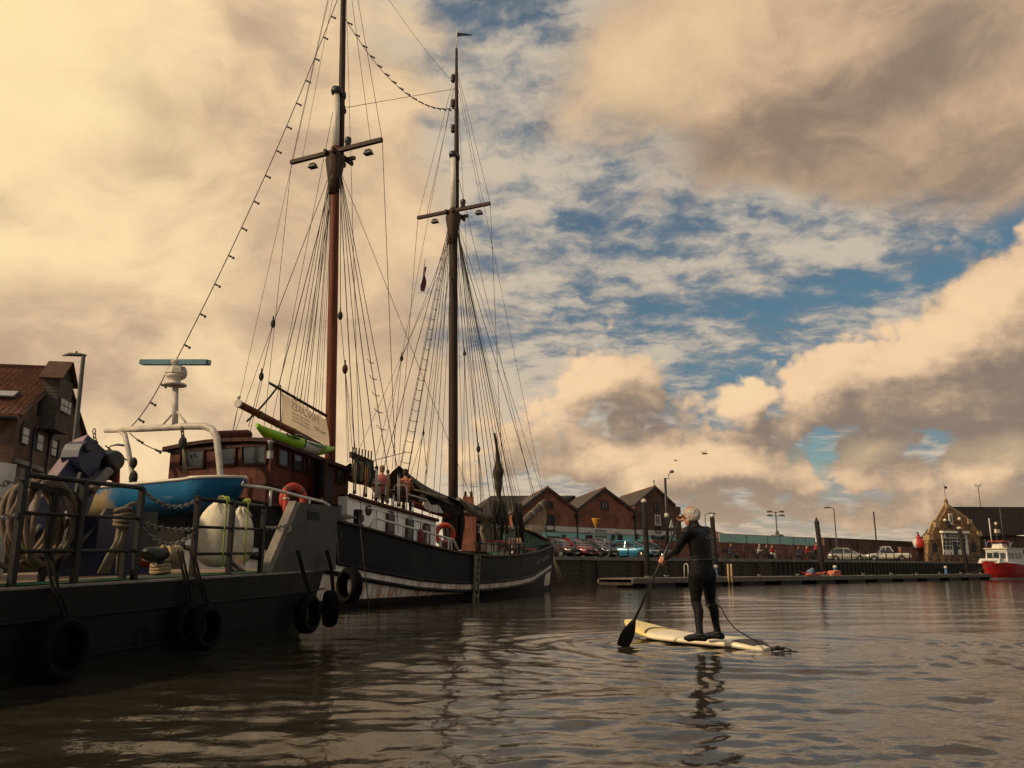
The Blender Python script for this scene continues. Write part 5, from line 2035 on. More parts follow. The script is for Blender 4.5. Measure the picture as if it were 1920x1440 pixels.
def ship_rig(o):
    def cyl(nm, pts, rad, m, n=12, par=None):
        b = B()
        b.tube(pts, rad, n)
        return b.build(nm, m, par or o)
    mm = cyl('main_mast', [MT(1.2), MT(5), MT(10), MT(13.1), MT(13.6)], [.15, .155, .145, .135, .125], M_mast)
    fm = cyl('fore_mast', [FT(.9), FT(5), FT(10), FT(14), FT(14.6)], [.175, .175, .165, .155, .14], M_spar)
    for par, T, zc, zcap, ztop, wid, nm in ((mm, MT, 13.44, 15.5, 24.0, 3.40, 'main'), (fm, FT, 14.5, 16.9, 21.6, 3.20, 'fore')):
        # white doubled head, topmast stepped in front of it
        cyl('mast_head', [T(zc - .1), T(zcap)], [.115, .095], M_wtube, 10, par)
        off = SA * .26
        tp = [T(zc - .3) + off, T(zcap + .2) + off, T(ztop - 2) + off, T(ztop) + off]
        cyl('topmast', tp, [.10, .10, .075, .05], M_spar, 10, par)
        b = B()
        c = T(zcap - .05)
        b.lathe([(.16, -.1), (.18, 0), (.16, .1)], c, 10)
        b.lathe([(.13, -.1), (.14, 0), (.13, .1)], c + off, 10)
        b.build('mast_cap', M_black, par)
        b = B()
        c = T(zc) + off * .5
        b.beam(c - SN * wid / 2 - SA * .15, c + SN * wid / 2 - SA * .15, .12, .12)
        b.build('crosstree', M_spar, par)
        b = B()
        b.beam(c - SN * .45 + SA * .25 - UP * .12, c + SN * .45 + SA * .25 - UP * .12, .1, .1)
        for q in (-.14, .14): b.beam(c - SA * .5 + SN * q - UP * .12, c + SA * .55 + SN * q - UP * .12, .08, .14)
        b.build('trestle_trees', M_spar, par)
        b = B()
        b.lathe([(.15, -1.3), (.19, -.9), (.30, -.2), (.26, 0)], T(zc - .1), 10)
        b.build('hounds', M_spar, par)
        for q in (-.28, .33):
            b = B()
            p = c + SN * wid * q - UP * .14
            b.box(p - UP * .06, (.28, .2, .14), (SN, SA, UP), taper=.6)
            b.build('deck_floodlight', M_black, par)
        b = B()
        p = c + SN * .35 + UP * .1
        b.lathe([(.05, 0), (.10, .05), (.08, .16), (.11, .2), (.10, .34), (.04, .38)], p, 8)
        b.build('masthead_lamp', M_black, par)
    # lanterns up the fore topmast and the wind vane
    tf = lambda z: FT(z) + SA * .26
    for z in (20.3, 19.2, 17.9 + .2):
        b = B()
        p = tf(z) - SN * .16
        b.lathe([(.05, 0), (.1, .05), (.07, .15), (.1, .2), (.09, .32), (.03, .36)], p - UP * .15, 8)
        b.beam(p, tf(z), .04, .04)
        b.build('signal_lamp', M_black, fm)
    b = B()
    t0 = tf(21.5)
    b.tube([t0, t0 + UP * 1.0], [.04, .015], 6)
    b.build('truck_spindle', M_wtube, fm)
    b = B()
    p = t0 + UP * .85
    b.prism([p, p + Vector((.62, .1, -.02)), p + Vector((.62, .1, -.07)), p + Vector((.25, .04, -.13)), p + Vector((0, 0, -.2))], Vector((.002, -.012, 0)))
    b.build('wind_vane', M_black, fm)

    # ---- main boom, gaff jaw, banner spar
    be = skp(447, 757, .9)
    bs = S(-.25, .1, sk(618, 850, 0)[1] + .05)
    d_ = (be - bs).normalized()
    bm = cyl('main_boom', [bs, bs.lerp(be, .3), bs.lerp(be, .7), be], [.075, .09, .088, .085], M_mast, 10)
    b = B()
    b.tube([be - d_ * .02, be + d_ * .04], .095, 10)
    b.ball(be + UP * .15, .05, 6, 4)
    b.build('boom_end_band', M_offw, bm)
    for f in (.45, .62, .80):
        p = bs.lerp(be, f)
        b = B()
        b.tube([p - d_ * .02, p + d_ * .02], .10, 10)
        b.build('rope_lashing', M_hemp, bm)
    ge, gs = skp(505, 718, .55), skp(612, 780, .12)
    gf = cyl('banner_spar', [ge, gs], [.035, .045], M_spar, 8)
    # bowsprit, topped up, with its safety net
    b0, b1 = skp(974, 986, 0), skp(1021, 941, 0)
    bp = cyl('bowsprit', [b0, b0.lerp(b1, .3), b0.lerp(b1, .8), b1], [.17, .165, .14, .13], mat('weathered_spar', (.10, .075, .06), .8, 0, .35, 4, .3, 16), 12)
    b = B()
    for f in (.45, .8): b.tube([b0.lerp(b1, f - .012), b0.lerp(b1, f + .012)], .18, 10)
    b.build('spar_band', M_hempl, bp)
    b = B()
    c0, c1 = skp(984, 992, .5), skp(1018, 1003, .45)
    rows = []
    for i in range(15):
        f = i / 14
        p = b0.lerp(b1, .12 + .86 * f) - UP * .1
        q = c0.lerp(c1, f)
        q = q.lerp(b1, max(0, (f - .93) * 3))
        rows.append([p.lerp(q, g_ / 13) - UP * (.10 * math.sin(math.pi * g_ / 13)) + SN * .12 * math.sin(math.pi * g_ / 13) for g_ in range(14)])
    for i in range(15): b.tube(rows[i], .013, 4, cap=False)
    for k in range(14): b.tube([r_[k] for r_ in rows], .013, 4, cap=False)
    b.build('bowsprit_net', M_hempl, bp)
    b = B()
    b.tube([rows[-1][0], rows[-1][6], rows[-1][13], S(16.4, .1, 1.95)], .022, 5)
    b.build('net_edge_rope', M_hempl, bp)

    # ---- fore boom with furled sail and coats
    q0, q1 = S(7.0, .1, 2.75), skp(772, 944, .3)
    fb = cyl('fore_boom', [q0, q0.lerp(q1, .5), q1], [.11, .12, .10], M_mast, 10)
    b = B()
    n = 22
    pts, rad = [], []
    for i in range(n):
        f = i / (n - 1)
        pts.append(q0.lerp(q1, .02 + .78 * f) + UP * (.30 - .05 * math.sin(9 * f)) + SN * .04 * math.sin(14 * f))
        rad.append((.30 - .17 * f) * (1 + .12 * math.sin(17 * f + 1)) + .02)
    b.tube(pts, rad, 10)
    b.build('furled_foresail', M_canvd, fb)
    b = B()
    for i in range(7):
        a = random.uniform(0, 6.28)
        p = FT(2.2) + Vector((math.cos(a) * .26, math.sin(a) * .26, 0))
        b.tube([p + UP * 1.0, p + UP * .4 + Vector((math.cos(a) * .06, math.sin(a) * .06, 0)), p - UP * .6], [.10, .14, .06], 6)
    b.build('hanging_sail_coat', M_canvd, fm)
    for f, dz_ in ((.60, .55), (.78, .35)):
        p = q0.lerp(q1, f) + SN * .1
        b = B()
        b.prism([p + UP * dz_, p + UP * dz_ * .3 + SA * .75 - UP * .25, p - UP * .1 + SA * .2, p - SA * .12], SN * .03)
        b.build('loose_sail_corner', M_wtube, fb)
    # olive canvas cover stretched aft of the foremast
    r0, r1 = skp(749, 873, -.2), skp(866, 944, 0)
    n = 14
    rows = []
    for i in range(n):
        f = i / (n - 1)
        p = r0.lerp(r1, f) - UP * (.10 * math.sin(math.pi * f))
        wd = (.95 - .65 * f)
        hh = (.95 - .75 * f)
        rows.append([p + SN * (wd * g_) - UP * (hh * abs(g_) ** 1.2 + .05 * math.sin(5 * f + 3 * g_)) for g_ in (-1, -.6, -.25, 0, .25, .6, 1)])
    b = B()
    b.grid(rows)
    b.build('canvas_cover', M_canvas, o)
    b = B()
    p, q = skp(772, 917, .9), skp(838, 934, .55)
    b.tube([p, q], .03, 6)
    b.build('cover_batten', M_hempl, o)
    b = B()
    rows = []
    for i in range(10):
        f = i / 9
        p = skp(838, 930, .2).lerp(skp(902, 946, .1), f)
        rows.append([p + SN * (.55 - .4 * f) * g_ - UP * (.22 * abs(g_) + .12 * f * f) for g_ in (-1, -.5, 0, .5, 1)])
    b.grid(rows)
    b.build('canvas_cover', M_canvd, o)
    # dark canvas over the after end of the deckhouse
    b = B()
    rows = []
    for i in range(10):
        f = i / 9
        p = skp(657, 868, .2).lerp(skp(728, 902, .4), f)
        rows.append([p + SN * (.5) * g_ - UP * (.3 * abs(g_) + .05 * math.sin(7 * f + g_)) for g_ in (-1, -.5, 0, .5, 1)])
    b.grid(rows)
    b.build('canvas_cover', M_canvd, o)

    # ---- standing rigging
    ln = lambda nm, p, q, r_=.013, m=None, sg_=0: cyl(nm, sag(p, q, sg_, 8) if sg_ else [p, q], r_ * (.72 if m is None else 1) * random.uniform(.85, 1.15), m or M_rope, 5)
    mh = MT(13.1)
    fh = FT(14.1)
    zr_ = lambda s: sheer(s) + .25
    near_m = [-1.65, -1.15, -.65, -.1, .45]
    KS = 1.98
    M_orl = mat('orange_lanyard', (.44, .17, .05), .8)
    for i, s in enumerate(near_m):
        zb = 2.77 - .09 * (s + 1.8)
        up_, lo_ = S(s, KS, zb + .95), S(s, KS + .02, zb + .12)
        ln('shroud', mh + SN * .12, up_, .017)
        for e_, nm in ((up_, 'deadeye'), (lo_, 'deadeye')):
            b = B()
            b.lathe([(.03, -.03), (.055, -.02), (.055, .02), (.03, .03)], e_, 10, axis=SN)
            b.build(nm, M_black, o)
        for q in (-.04, .04): ln('lanyard', up_ + SA * q, lo_ + SA * q, .019, (M_hempl, M_orl, M_wtube, M_hempl, M_wtube)[i])
    b = B()
    b.beam(S(-1.75, 1.9, 3.85), S(-.75, 1.9, 3.72), .09, .14)
    for i in range(7): b.tube([S(-1.65 + .14 * i, 1.9, 3.62), S(-1.65 + .14 * i, 1.9, 4.05)], .02, 5)
    b.build('pin_rail', M_spar, o)
    for i in range(6):
        p = S(-1.65 + .16 * i, 1.9, 3.72)
        b = B()
        pts = [p + SA * (.06 * math.cos(a)) + SN * .06 - UP * (.28 - .26 * math.sin(a)) for a in [6.2832 * k / 10 for k in range(10)]]
        b.tube(pts, .035, 5, closed=True)
        b.build('coiled_line', M_rope if i % 2 else M_hemp, o)
    for s in (.0, .5, 1., 1.5, 2.0):
        ln('shroud', mh - SN * .12, S(s, -2.5, zr_(s)), .017)
    for s in (2.6, 3.1, -.4): ln('backstay', MT(15.4), S(s, -2.5, zr_(s)), .012)
    for i, s in enumerate((5.6, 6.2, 6.8, 7.4, 8.0, 8.5)):
        kk = hb(s) - .06
        dead = S(s, kk, sheer(s) + 1.0)
        ln('shroud', fh + SN * .12, dead, .017)
        b = B()
        b.lathe([(.03, -.03), (.055, -.02), (.055, .02), (.03, .03)], dead, 10, axis=SN)
        b.build('deadeye', M_black, o)
        ln('lanyard', dead, S(s, kk + .03, sheer(s) + .15), .022, M_rope)
    for s in (5.2, 6.4, 7.0, 7.7, 8.3, 9.0): ln('shroud', fh - SN * .12, S(s, -hb(s), zr_(s)), .017)
    # ratlines between two of the far fore shrouds and a few on the near main shrouds
    for (ta_, sa_, sb_, ka, n, f0, f1) in ((fh - SN * .12, 6.4, 7.0, -1, 30, .06, .96), (mh + SN * .12, -1.15, -.65, 1, 5, .68, .88)):
        ea = S(sa_, -hb(sa_) if ka < 0 else 2.5, zr_(sa_) if ka < 0 else sheer(sa_) + 1.75)
        eb = S(sb_, -hb(sb_) if ka < 0 else 2.5, zr_(sb_) if ka < 0 else sheer(sb_) + 1.75)
        for i in range(n):
            f = f0 + (f1 - f0) * i / (n - 1)
            p, q = ta_.lerp(ea, f), ta_.lerp(eb, f)
            if ka < 0:
                p, q = p - SA * .09, q + SA * .09
            b = B()
            b.tube([p, (p + q) / 2 - UP * .05, q], .012, 4)
            b.build('ratline', M_rope, o)
    if True:                                          # the two lines the ratlines are seized to
        for sgn in (-1, 1):
            ea = S(6.4 if sgn < 0 else 7.0, -hb(6.6), zr_(6.5)) + SA * .09 * sgn
            ln('shroud', fh - SN * .12 + SA * .09 * sgn, ea, .013)
    # topmast shrouds over the crosstree ends and down to deck
    for T, zc, ztop, wid, s_, kn, kf in ((MT, 13.44, 21.5, 3.40, .2, 2.5, -2.5), (FT, 14.5, 20.8, 3.20, 7.3, 2.3, -2.3)):
        tp = T(ztop) + SA * .26
        c = T(zc) + SA * .0
        for sg_, kk in ((1, kn), (-1, kf)):
            e_ = c + SN * sg_ * wid / 2
            ln('topmast_shroud', tp, e_, .012)
            ln('topmast_shroud', e_, S(s_ - .5, kk, zr_(s_)), .012)
            ln('topmast_shroud', tp - UP * .6, c + SN * sg_ * wid * .38, .010)
            ln('topmast_backstay', tp - UP * .2, S(s_ - 2.2, kk, zr_(s_)), .010)
    # stays forward
    bt = b1
    ln('forestay', FT(14.2), S(16.3, 0, 2.0), .02)
    ln('jib_stay', FT(16.8), S(15.3, 0, 2.6), .014)
    ln('flying_jib_stay', FT(20.6) + SA * .26, bt, .012)
    ln('jib_stay', FT(14.6), bt, .012)
    for s, k in ((10.5, 1.5), (11.2, -1.2), (12.0, 1.0), (9.8, 1.7), (10.2, -1.6), (9.3, 1.85)): ln('halyard', FT(14.3 if k > 0 else 16.5), S(s, k, zr_(s) + .1), .011)
    for s, k in ((8.4, .5), (8.9, -.4), (9.4, .2), (7.9, 1.0)): ln('halyard', FT(16.5), S(s, k, 2.1), .010)
    # furled jib hanging from the stay
    p0, p1 = skp(925, 812, .3), skp(948, 1000, .5)
    pts, rad = [], []
    for i in range(34):
        f = i / 33
        pts.append(p0.lerp(p1, f) + SA * (.10 * math.sin(7 * f)) + SN * .05 * math.cos(5 * f))
        rad.append(.04 + .13 * min(1, 2.2 * f) * (1 + .45 * math.sin(15 * f + 2) + .2 * math.sin(37 * f)))
    b = B()
    b.tube(pts, rad, 9)
    b.build('furled_jib', M_canvas, o)
    p0, p1 = skp(936, 960, .8), skp(975, 1020, .9)
    b = B()
    for i in range(10):
        a = p0 + SA * (random.uniform(-.5, 1.6)) + SN * random.uniform(-.3, .5)
        b.tube([a + UP * .4, a - UP * .2 + SA * random.uniform(-.2, .2), a - UP * 1.1 + SA * random.uniform(-.1, .3)], [.05, .09, .04], 6)
    b.build('hanging_gear', M_canvd, o)
    # loose grey sailcloth bundle on the hatch
    b = B()
    c = skp(920, 1002, .5)
    for i in range(8):
        a = c + SA * (-.45 + .13 * i)
        b.tube([a + UP * (.55 - .04 * i * (i % 2)), a + UP * .1 + SN * .12 * (i % 3 - 1), a - UP * .65 + SN * .1], [.10, .14, .08], 6)
    b.tube([c + SA * .6 + UP * .9, c + UP * .55, c - SA * 1.4 + UP * .75, c - SA * 2.6 + UP * 1.15], [.05, .16, .14, .08], 8)
    b.build('sail_bundle', mat('grey_sailcloth', (.20, .165, .115), .95, 0, .4, 3, .6, 9), o)
    # lines aft of the main mast: topping lift, vangs, sheets with blocks
    def block(p, nm='block', r_=.085, m=None):
        b = B()
        b.ball(p, (r_ * .75, r_ * .75, r_ * 1.35), 8, 6)
        b.tube([p + UP * r_ * 1.2, p + UP * r_ * 2.4], .02, 5)
        b.build(nm, m or M_rope, o)
    P1, P2 = skp(512, 607, .6), skp(490, 706, .7)
    top_l = MT(13.2)
    ln('topping_lift', top_l, P1, .013)
    ln('topping_lift', P1, P2, .012)
    ln('topping_lift', P1, skp(431, 838, .4), .010)
    ln('topping_lift', P2, skp(466, 800, .8), .014)
    ln('topping_lift', P2 + SN * .06, skp(464, 830, .8), .012)
    block(P1)
    block(P2)
    ln('vang', be, skp(432, 838, .6), .010)
    ln('vang', skp(463, 790, .8), skp(523, 722, .6), .03, M_rope, .05)
    ln('vang', skp(523, 722, .6), MT(13.0), .016)
    ln('vang', skp(526, 722, .55), skp(526, 792, .6), .018, M_rope)
    for x in (543, 551, 560): ln('brail', MT(12.9), skp(x, 830, -1.2), .012)
    for x in (590, 596): ln('halyard', MT(15.2), skp(x, 800, -.6), .010)
    R1, R2 = skp(638, 592, .5), skp(647, 692, .7)
    ln('tackle', MT(12.9) + SN * .2, R1, .014)
    block(R1, r_=.1)
    ln('tackle', R1, R2, .012)
    block(R2, r_=.11, m=M_maho)
    for x in (646, 650, 657, 664): ln('tackle', R2, skp(x + 6, 868, .8), .010)
    F1, F2 = skp(871, 663, .5), skp(753, 672, -.6)
    ln('tackle', FT(14.0), F1, .012)
    block(F1)
    for x in (866, 885, 872): ln('tackle', F1, skp(x, 930, .7), .010)
    ln('peak_line', FT(13.8), F2, .012)
    block(F2)
    ln('peak_line', F2, skp(706, 852, 1.5), .011)
    ln('peak_line', F2, skp(735, 880, .5), .011)
    ln('cross_line', MT(13.2), S(5.4, 2.3, zr_(5.4) + .4), .010)
    ln('cross_line', FT(13.6), S(.9, 2.5, zr_(.9) + .5), .012)
    ln('cross_line', FT(14.), S(1.8, 2.5, zr_(1.8) + .4), .011)
    ln('cross_line', FT(13.2), S(2.6, -2.3, zr_(2.6) + .4), .011)
    ln('stay', skp(656, 875, .8), skp(760, 848, 1.2), .014)
    G1 = skp(897, 842, .9)
    ln('tackle', FT(14.1), G1, .012)
    block(G1, r_=.1)
    for x in (904, 910, 914): ln('tackle', G1, skp(x, 985, 1.2), .011)
    G2 = skp(794, 812, -.4)
    ln('tackle', FT(13.), G2, .010)
    block(G2, r_=.06)
    for x in (770, 800): ln('tackle', G2, skp(x, 890, .2), .014)
    # triatic stays
    a_, c_ = MT(21.3) + SA * .26, FT(19.95) + SA * .2
    ln('triatic_stay', a_, c_, .010, None, .35)
    ln('triatic_stay', MT(15.1) + SA * .4, FT(19.8) + SA * .2, .013)
    block(MT(15.0) + SA * .42, r_=.08)

ship = thing('schooner', 'two masted black hulled schooner with red wheelhouse moored alongside', 'ship', S(0, 0, 0))
ship_hull(ship)
ship_house(ship)
ship_rig(ship)

# ------------------------------------------------------------------ things on and about the schooner
def string_lights(label, pts, n_bulb, start=0., rope_r=.012):
    o = thing('string_lights', label, 'lights', pts[0], 'festoon lights on the rigging')
    b = B()
    b.tube(pts, rope_r, 5)
    b.build('cable', M_rope, o)
    L = [0.]
    for p, q in zip(pts[:-1], pts[1:]): L.append(L[-1] + (q - p).length)
    first = None
    for i in range(n_bulb):
        d = L[-1] * (start + (1 - start) * (i + .5) / n_bulb)
        k = max(j for j in range(len(L)) if L[j] <= d)
        k = min(k, len(pts) - 2)
        p = pts[k].lerp(pts[k + 1], (d - L[k]) / (L[k + 1] - L[k]))
        if first is None:
            b = B()
            b.tube([p, p + Vector((.05, -.02, -.03)), p + Vector((.11, -.02, -.06))], [.025, .028, .02], 6)
            b.ball(p + Vector((.14, -.02, -.08)), .036, 6, 5)
            first = b.build('bulb', M_black, o)
            f0 = p
        else:
            q = first.copy()
            COL.objects.link(q)
            q.location = p - f0
top = MT(19.2) + SA * .2
rb = stp(330, 676, -5.4)
string_lights('string of bulbs from the main topmast down to the radar mast', sag(top, rb, .55, 24), 15)
string_lights('string of bulbs from the radar head down to the davit beam', sag(stp(310, 702, -5.4), stp(247, 799, -5.4), .12, 10), 3)
string_lights('string of bulbs sagging between the two topmasts', sag(MT(18.2) + SA * .3, FT(18.9) + SA * .1, 1.0, 24), 17)
string_lights('string of bulbs drooping under the davit beam', sag(stp(243, 812, -5.3), stp(350, 842, -4.6), .22, 10), 3)

# green kayak on the wheelhouse roof
def kayak():
    p, q = skp(480, 808, 1.05), skp(624, 851, 1.15)
    d = (q - p)
    L = d.length
    d.normalize()
    sd = SN
    up = d.cross(sd)
    if up.z < 0: up = -up
    o = thing('kayak', 'lime green and white kayak lashed on the wheelhouse roof', 'kayak', (p + q) / 2)
    M_lime = mat('lime_plastic', (.26, .50, .02), .4, 0, .15)
    rows = []
    n = 22
    for i in range(n + 1):
        f = i / n
        w_ = .33 * max(.04, math.sin(math.pi * f)) ** .62
        c = p + d * (L * f) + up * (.17 * (abs(2 * f - 1)) ** 3 - .02)
        rows.append([c + sd * (w_ * math.cos(a)) + up * ((.22 if math.sin(a) < 0 else .15) * max(.12, math.sin(math.pi * f)) ** .5 * math.sin(a)) for a in [6.2832 * k / 12 for k in range(12)]])
    b = B()
    b.grid(rows, close=True, mif=lambda i, k: 1 if 11 <= i <= 15 else 0)
    b.poly(rows[0], [tuple(range(12))[::-1]])
    b.poly(rows[-1], [tuple(range(12))])
    hl = b.build('hull', [M_lime, M_white], o)
    b = B()
    for f in (.49,):
        c = p + d * (L * f)
        b.tube([c + sd * (.335 * math.cos(a)) + up * (.21 * math.sin(a)) for a in [6.2832 * k / 14 for k in range(14)]], .022, 5, closed=True)
    b.build('lashing_strap', M_black, o)
    c = p + d * (L * .32) + sd * .33 + up * .03
    text_mesh('lettering', 'Perception', .11, c - UP * .0, d, (up - sd * .2), M_black, hl, .012)
    c = p + d * (L * .64) + sd * .325
    b = B()
    b.box(c, (.7, .02, .06), (d, sd, up))
    b.build('deck_stripe', mat('stripe_green', (.08, .2, .05), .5), hl)
kayak()

# banner hung between boom and spar, its lettering read from behind
def banner():
    a, b_, c, d = skp(527, 734, .5), skp(612, 784, .14), skp(617, 838, .14), skp(527, 790, .62)
    o = thing('banner', 'weathered cream canvas banner with faded orange lettering above the boom', 'banner', (c + d) / 2)
    n, m_ = 14, 8
    rows = []
    for j in range(m_ + 1):
        g_ = j / m_
        rows.append([a.lerp(b_, i / n).lerp(d.lerp(c, i / n), g_) + SN * (.035 * math.sin(6 * i / n + 3 * g_)) - UP * (.05 * abs(math.sin(math.pi * i / n * 3.5)) * (1 - g_)) for i in range(n + 1)])
    cl = B()
    cl.grid(rows)
    M_ban = mat('banner_canvas', (.50, .42, .31), .95, 0, .25, 3, .3, 14)
    nt = M_ban.node_tree
    tr, ad = nt.nodes.new('ShaderNodeBsdfTranslucent'), nt.nodes.new('ShaderNodeMixShader')
    tr.inputs[0].default_value = (.72, .60, .44, 1)
    ad.inputs[0].default_value = .55
    nt.links.new(nt.nodes['Principled BSDF'].outputs[0], ad.inputs[1])
    nt.links.new(tr.outputs[0], ad.inputs[2])
    nt.links.new(ad.outputs[0], nt.nodes['Material Output'].inputs[0])
    cl = cl.build('cloth', M_ban, o)
    X = (b_ - a).normalized()
    Y = (a - d).normalized()
    M_let = mat('faded_orange_ink', (.50, .37, .26), .9, 0, .3, 5)
    M_let2 = mat('faded_grey_ink', (.42, .37, .29), .9, 0, .3, 5)
    def on(u, v): return a.lerp(b_, u).lerp(d.lerp(c, u), v) + SN * .055
    # mirrored: reading direction runs the other way
    def mir(txt, size, u, v, m):
        t = text_mesh('lettering', txt, size, Vector((0, 0, 0)) + on(u, v), X, Y, m, cl, .002)
        org = on(u, v) - wloc(cl)
        for vt in t.data.vertices:
            q = vt.co - org
            vt.co = org + q - X * 2 * q.dot(X)
        t.data.flip_normals()
    mir('PANCAKES', .30, .48, .30, M_let)
    for k in range(3): mir('sweet and savoury', .12, .36, .52 + .12 * k, M_let2)
    mir('open daily', .16, .78, .62, M_let2)
    b = B()
    for i in range(8):
        p = rows[0][i * 2 if i < 7 else 14]
        b.tube([p, p + UP * .08 + SN * .03], .008, 4)
    b.build('lacing', M_hempl, o)
banner()

# davits with radar mast, at the stern
def davits():
    sP = -5.35
    g_ = lambda x, y: stp(x, y, sP)
    o = thing('stern_davit', 'white tubular davit frame carrying the radar mast', 'davit', g_(330, 905))
    M_dv = mat('davit_white', (.52, .46, .38), .5, 0, .3, 3, .1)
    b = B()
    pts = [g_(197, 808), g_(260, 804.5), g_(355, 799), g_(384, 799), g_(398, 805), g_(406, 820), g_(409, 845), g_(414, 895), g_(416, 960)]
    b.tube(pts, [.05, .075, .085, .085, .085, .08, .075, .07, .07], 10)
    b.build('arch', M_dv, o)
    b = B()
    b.tube([g_(222, 808), g_(234, 815), g_(240, 840), g_(250, 900), g_(256, 960)], [.04, .06, .06, .06, .06], 8)
    b.build('leg', M_dv, o)
    b = B()
    b.tube([g_(328, 800), g_(329, 728)], .07, 10)
    b.tube([g_(303, 799), g_(325, 774)], .025, 6)
    b.tube([g_(352, 797), g_(332, 772)], .025, 6)
    ms = b.build('radar_mast', M_dv, o)
    c = g_(328.5, 722)
    b = B()
    b.lathe([(.25, -.02), (.27, 0), (.25, .03), (.13, .05), (.11, .12), (.20, .17), (.25, .24)], c, 16)
    b.build('pedestal', M_dv, ms)
    b = B()
    b.lathe([(.25, .25), (.265, .27), (.25, .36), (.20, .44), (.05, .46)], c, 8, smooth=False)
    b.build('gear_box', M_dv, ms)
    p, q = g_(266, 679.5), g_(391, 679.5)
    b = B()
    b.beam(p, q, .16, .12)
    b.build('scanner_bar', mat('scanner_blue', (.035, .13, .17), .45), ms)
    b = B()
    b.lathe([(.06, .44), (.16, .56), (.14, .60)], c, 10)
    b.tube([q, q + (q - p).normalized() * .06 - UP * .02], .03, 5)
    b.build('scanner_neck', M_dv, ms)
    # falls
    M_fall = M_hemp
    for x, y0, yb, ye in ((360, 806, 826, 893), (196, 808, 832, 850)):
        b = B()
        t = g_(x, y0) + SA * -.3
        bk = g_(x + 2, yb) + SA * -.3
        for k in range(3):
            f = t.lerp(bk, (k + .5) / 3)
            b.tube([f + SN * .04 * math.cos(a) * (k % 2) + SA * .04 * math.cos(a) * (1 - k % 2) + UP * .07 * math.sin(a) for a in [6.2832 * i / 8 for i in range(8)]], .013, 5, closed=True)
        b.build('shackle_chain', M_rope, o)
        b = B()
        b.ball(bk - UP * .1, (.10, .08, .16), 8, 6)
        b.build('fall_block', M_rope if x > 300 else M_spar, o)
        for dx_ in (-3, 0, 3):
            b = B()
            b.tube([bk - UP * .12, g_(x + 10 + dx_ * 1.2, ye) + SA * -.35], .015, 5)
            b.build('fall_rope', M_fall, o)
    b = B()
    b.tube(sag(g_(198, 836), g_(249, 868), .03, 6), .02, 5)
    b.ball(g_(250, 868), (.10, .08, .14), 8, 6)
    b.tube([g_(250, 868), g_(249, 890)], .022, 5)
    b.ball(g_(250, 896), (.11, .09, .18), 8, 6)
    b.build('guy_tackle', M_rope, o)
davits()

# blue dinghy hung across the stern
def dinghy():
    sP = -6.3
    st_, bw = stp(170, 925, sP), stp(459, 896, sP)
    d = (bw - st_)
    d.z = 0
    L = d.length
    d.normalize()
    n_ = Vector((d.y, -d.x, 0))
    o = thing('dinghy', 'bright blue dinghy with white gunwale hanging across the schooner stern', 'boat', st_.lerp(bw, .5))
    m = bpy.data.materials.new('dinghy_blue')
    m.use_nodes = True
    t = NT(m.node_tree)
    bs = m.node_tree.nodes['Principled BSDF']
    co = t.n('ShaderNodeTexCoord').outputs['Object']
    nz = t.noise(co, 5., 5, .65)
    al = t.v('DOT_PRODUCT', co, tuple(d))
    zz = t.sep(co)[2]
    patch = t.mul(t.sstep(t.add(zz, t.mul(t.sub(nz, .5), .5), t.mul(al, -.14)), .05, -.08), t.sstep(t.add(al, t.mul(nz, .6)), -.2, -.65))
    c = t.mix(t.noise(co, 2.5, 4), (.006, .085, .20), (.012, .16, .34))
    c = t.mix(patch, c, (.34, .25, .13))
    t.put(bs.inputs['Base Color'], c)
    bs.inputs['Roughness'].default_value = .4
    bs.inputs['Coat Weight'].default_value = .15
    bs.inputs['Coat Roughness'].default_value = .25
    rows, n = [], 18
    tops = []
    for i in range(n + 1):
        f = i / n
        zt = st_.z + (bw.z - st_.z) * f - .04 * math.sin(math.pi * f)
        w_ = .62 + .16 * math.sin(math.pi * min(1, f * 1.25)) if f < .8 else .73 * max(.02, (1 - ((f - .8) / .2) ** 2))
        dep = .68 - .10 * f if f < .85 else .60 - .45 * (f - .85) / .15
        c0 = Vector((st_.x, st_.y, 0)) + d * (L * f)
        row = []
        for a in range(-6, 7):
            th = a / 6 * math.pi / 2
            kk = math.copysign(abs(math.sin(th)) ** .75, th) * w_
            zz_ = zt - dep * abs(math.cos(th)) ** .8
            row.append(c0 + n_ * kk + UP * zz_ - d * (.55 * max(0, f - .8) / .2 * (zt - zz_)))
        rows.append(row)
        tops.append(row)
    b = B()
    b.grid(rows)
    b.poly(rows[0], [tuple(range(13))])
    b.build('hull', m, o)
    for e in (0, -1):
        b = B()
        b.tube([r_[e] + UP * .02 for r_ in rows], .035, 6)
        b.build('gunwale', M_wtube, o)
    b = B()
    b.tube([rows[0][i] + UP * .01 for i in (0, 12)], .04, 6)
    b.build('transom_top', M_wtube, o)
    for f in (5, 11):
        b = B()
        p, q = rows[f][0].lerp(rows[f][12], .1) - UP * .10, rows[f][0].lerp(rows[f][12], .9) - UP * .10
        b.beam(p, q, .24, .03)
        b.build('thwart', M_teak, o)
dinghy()

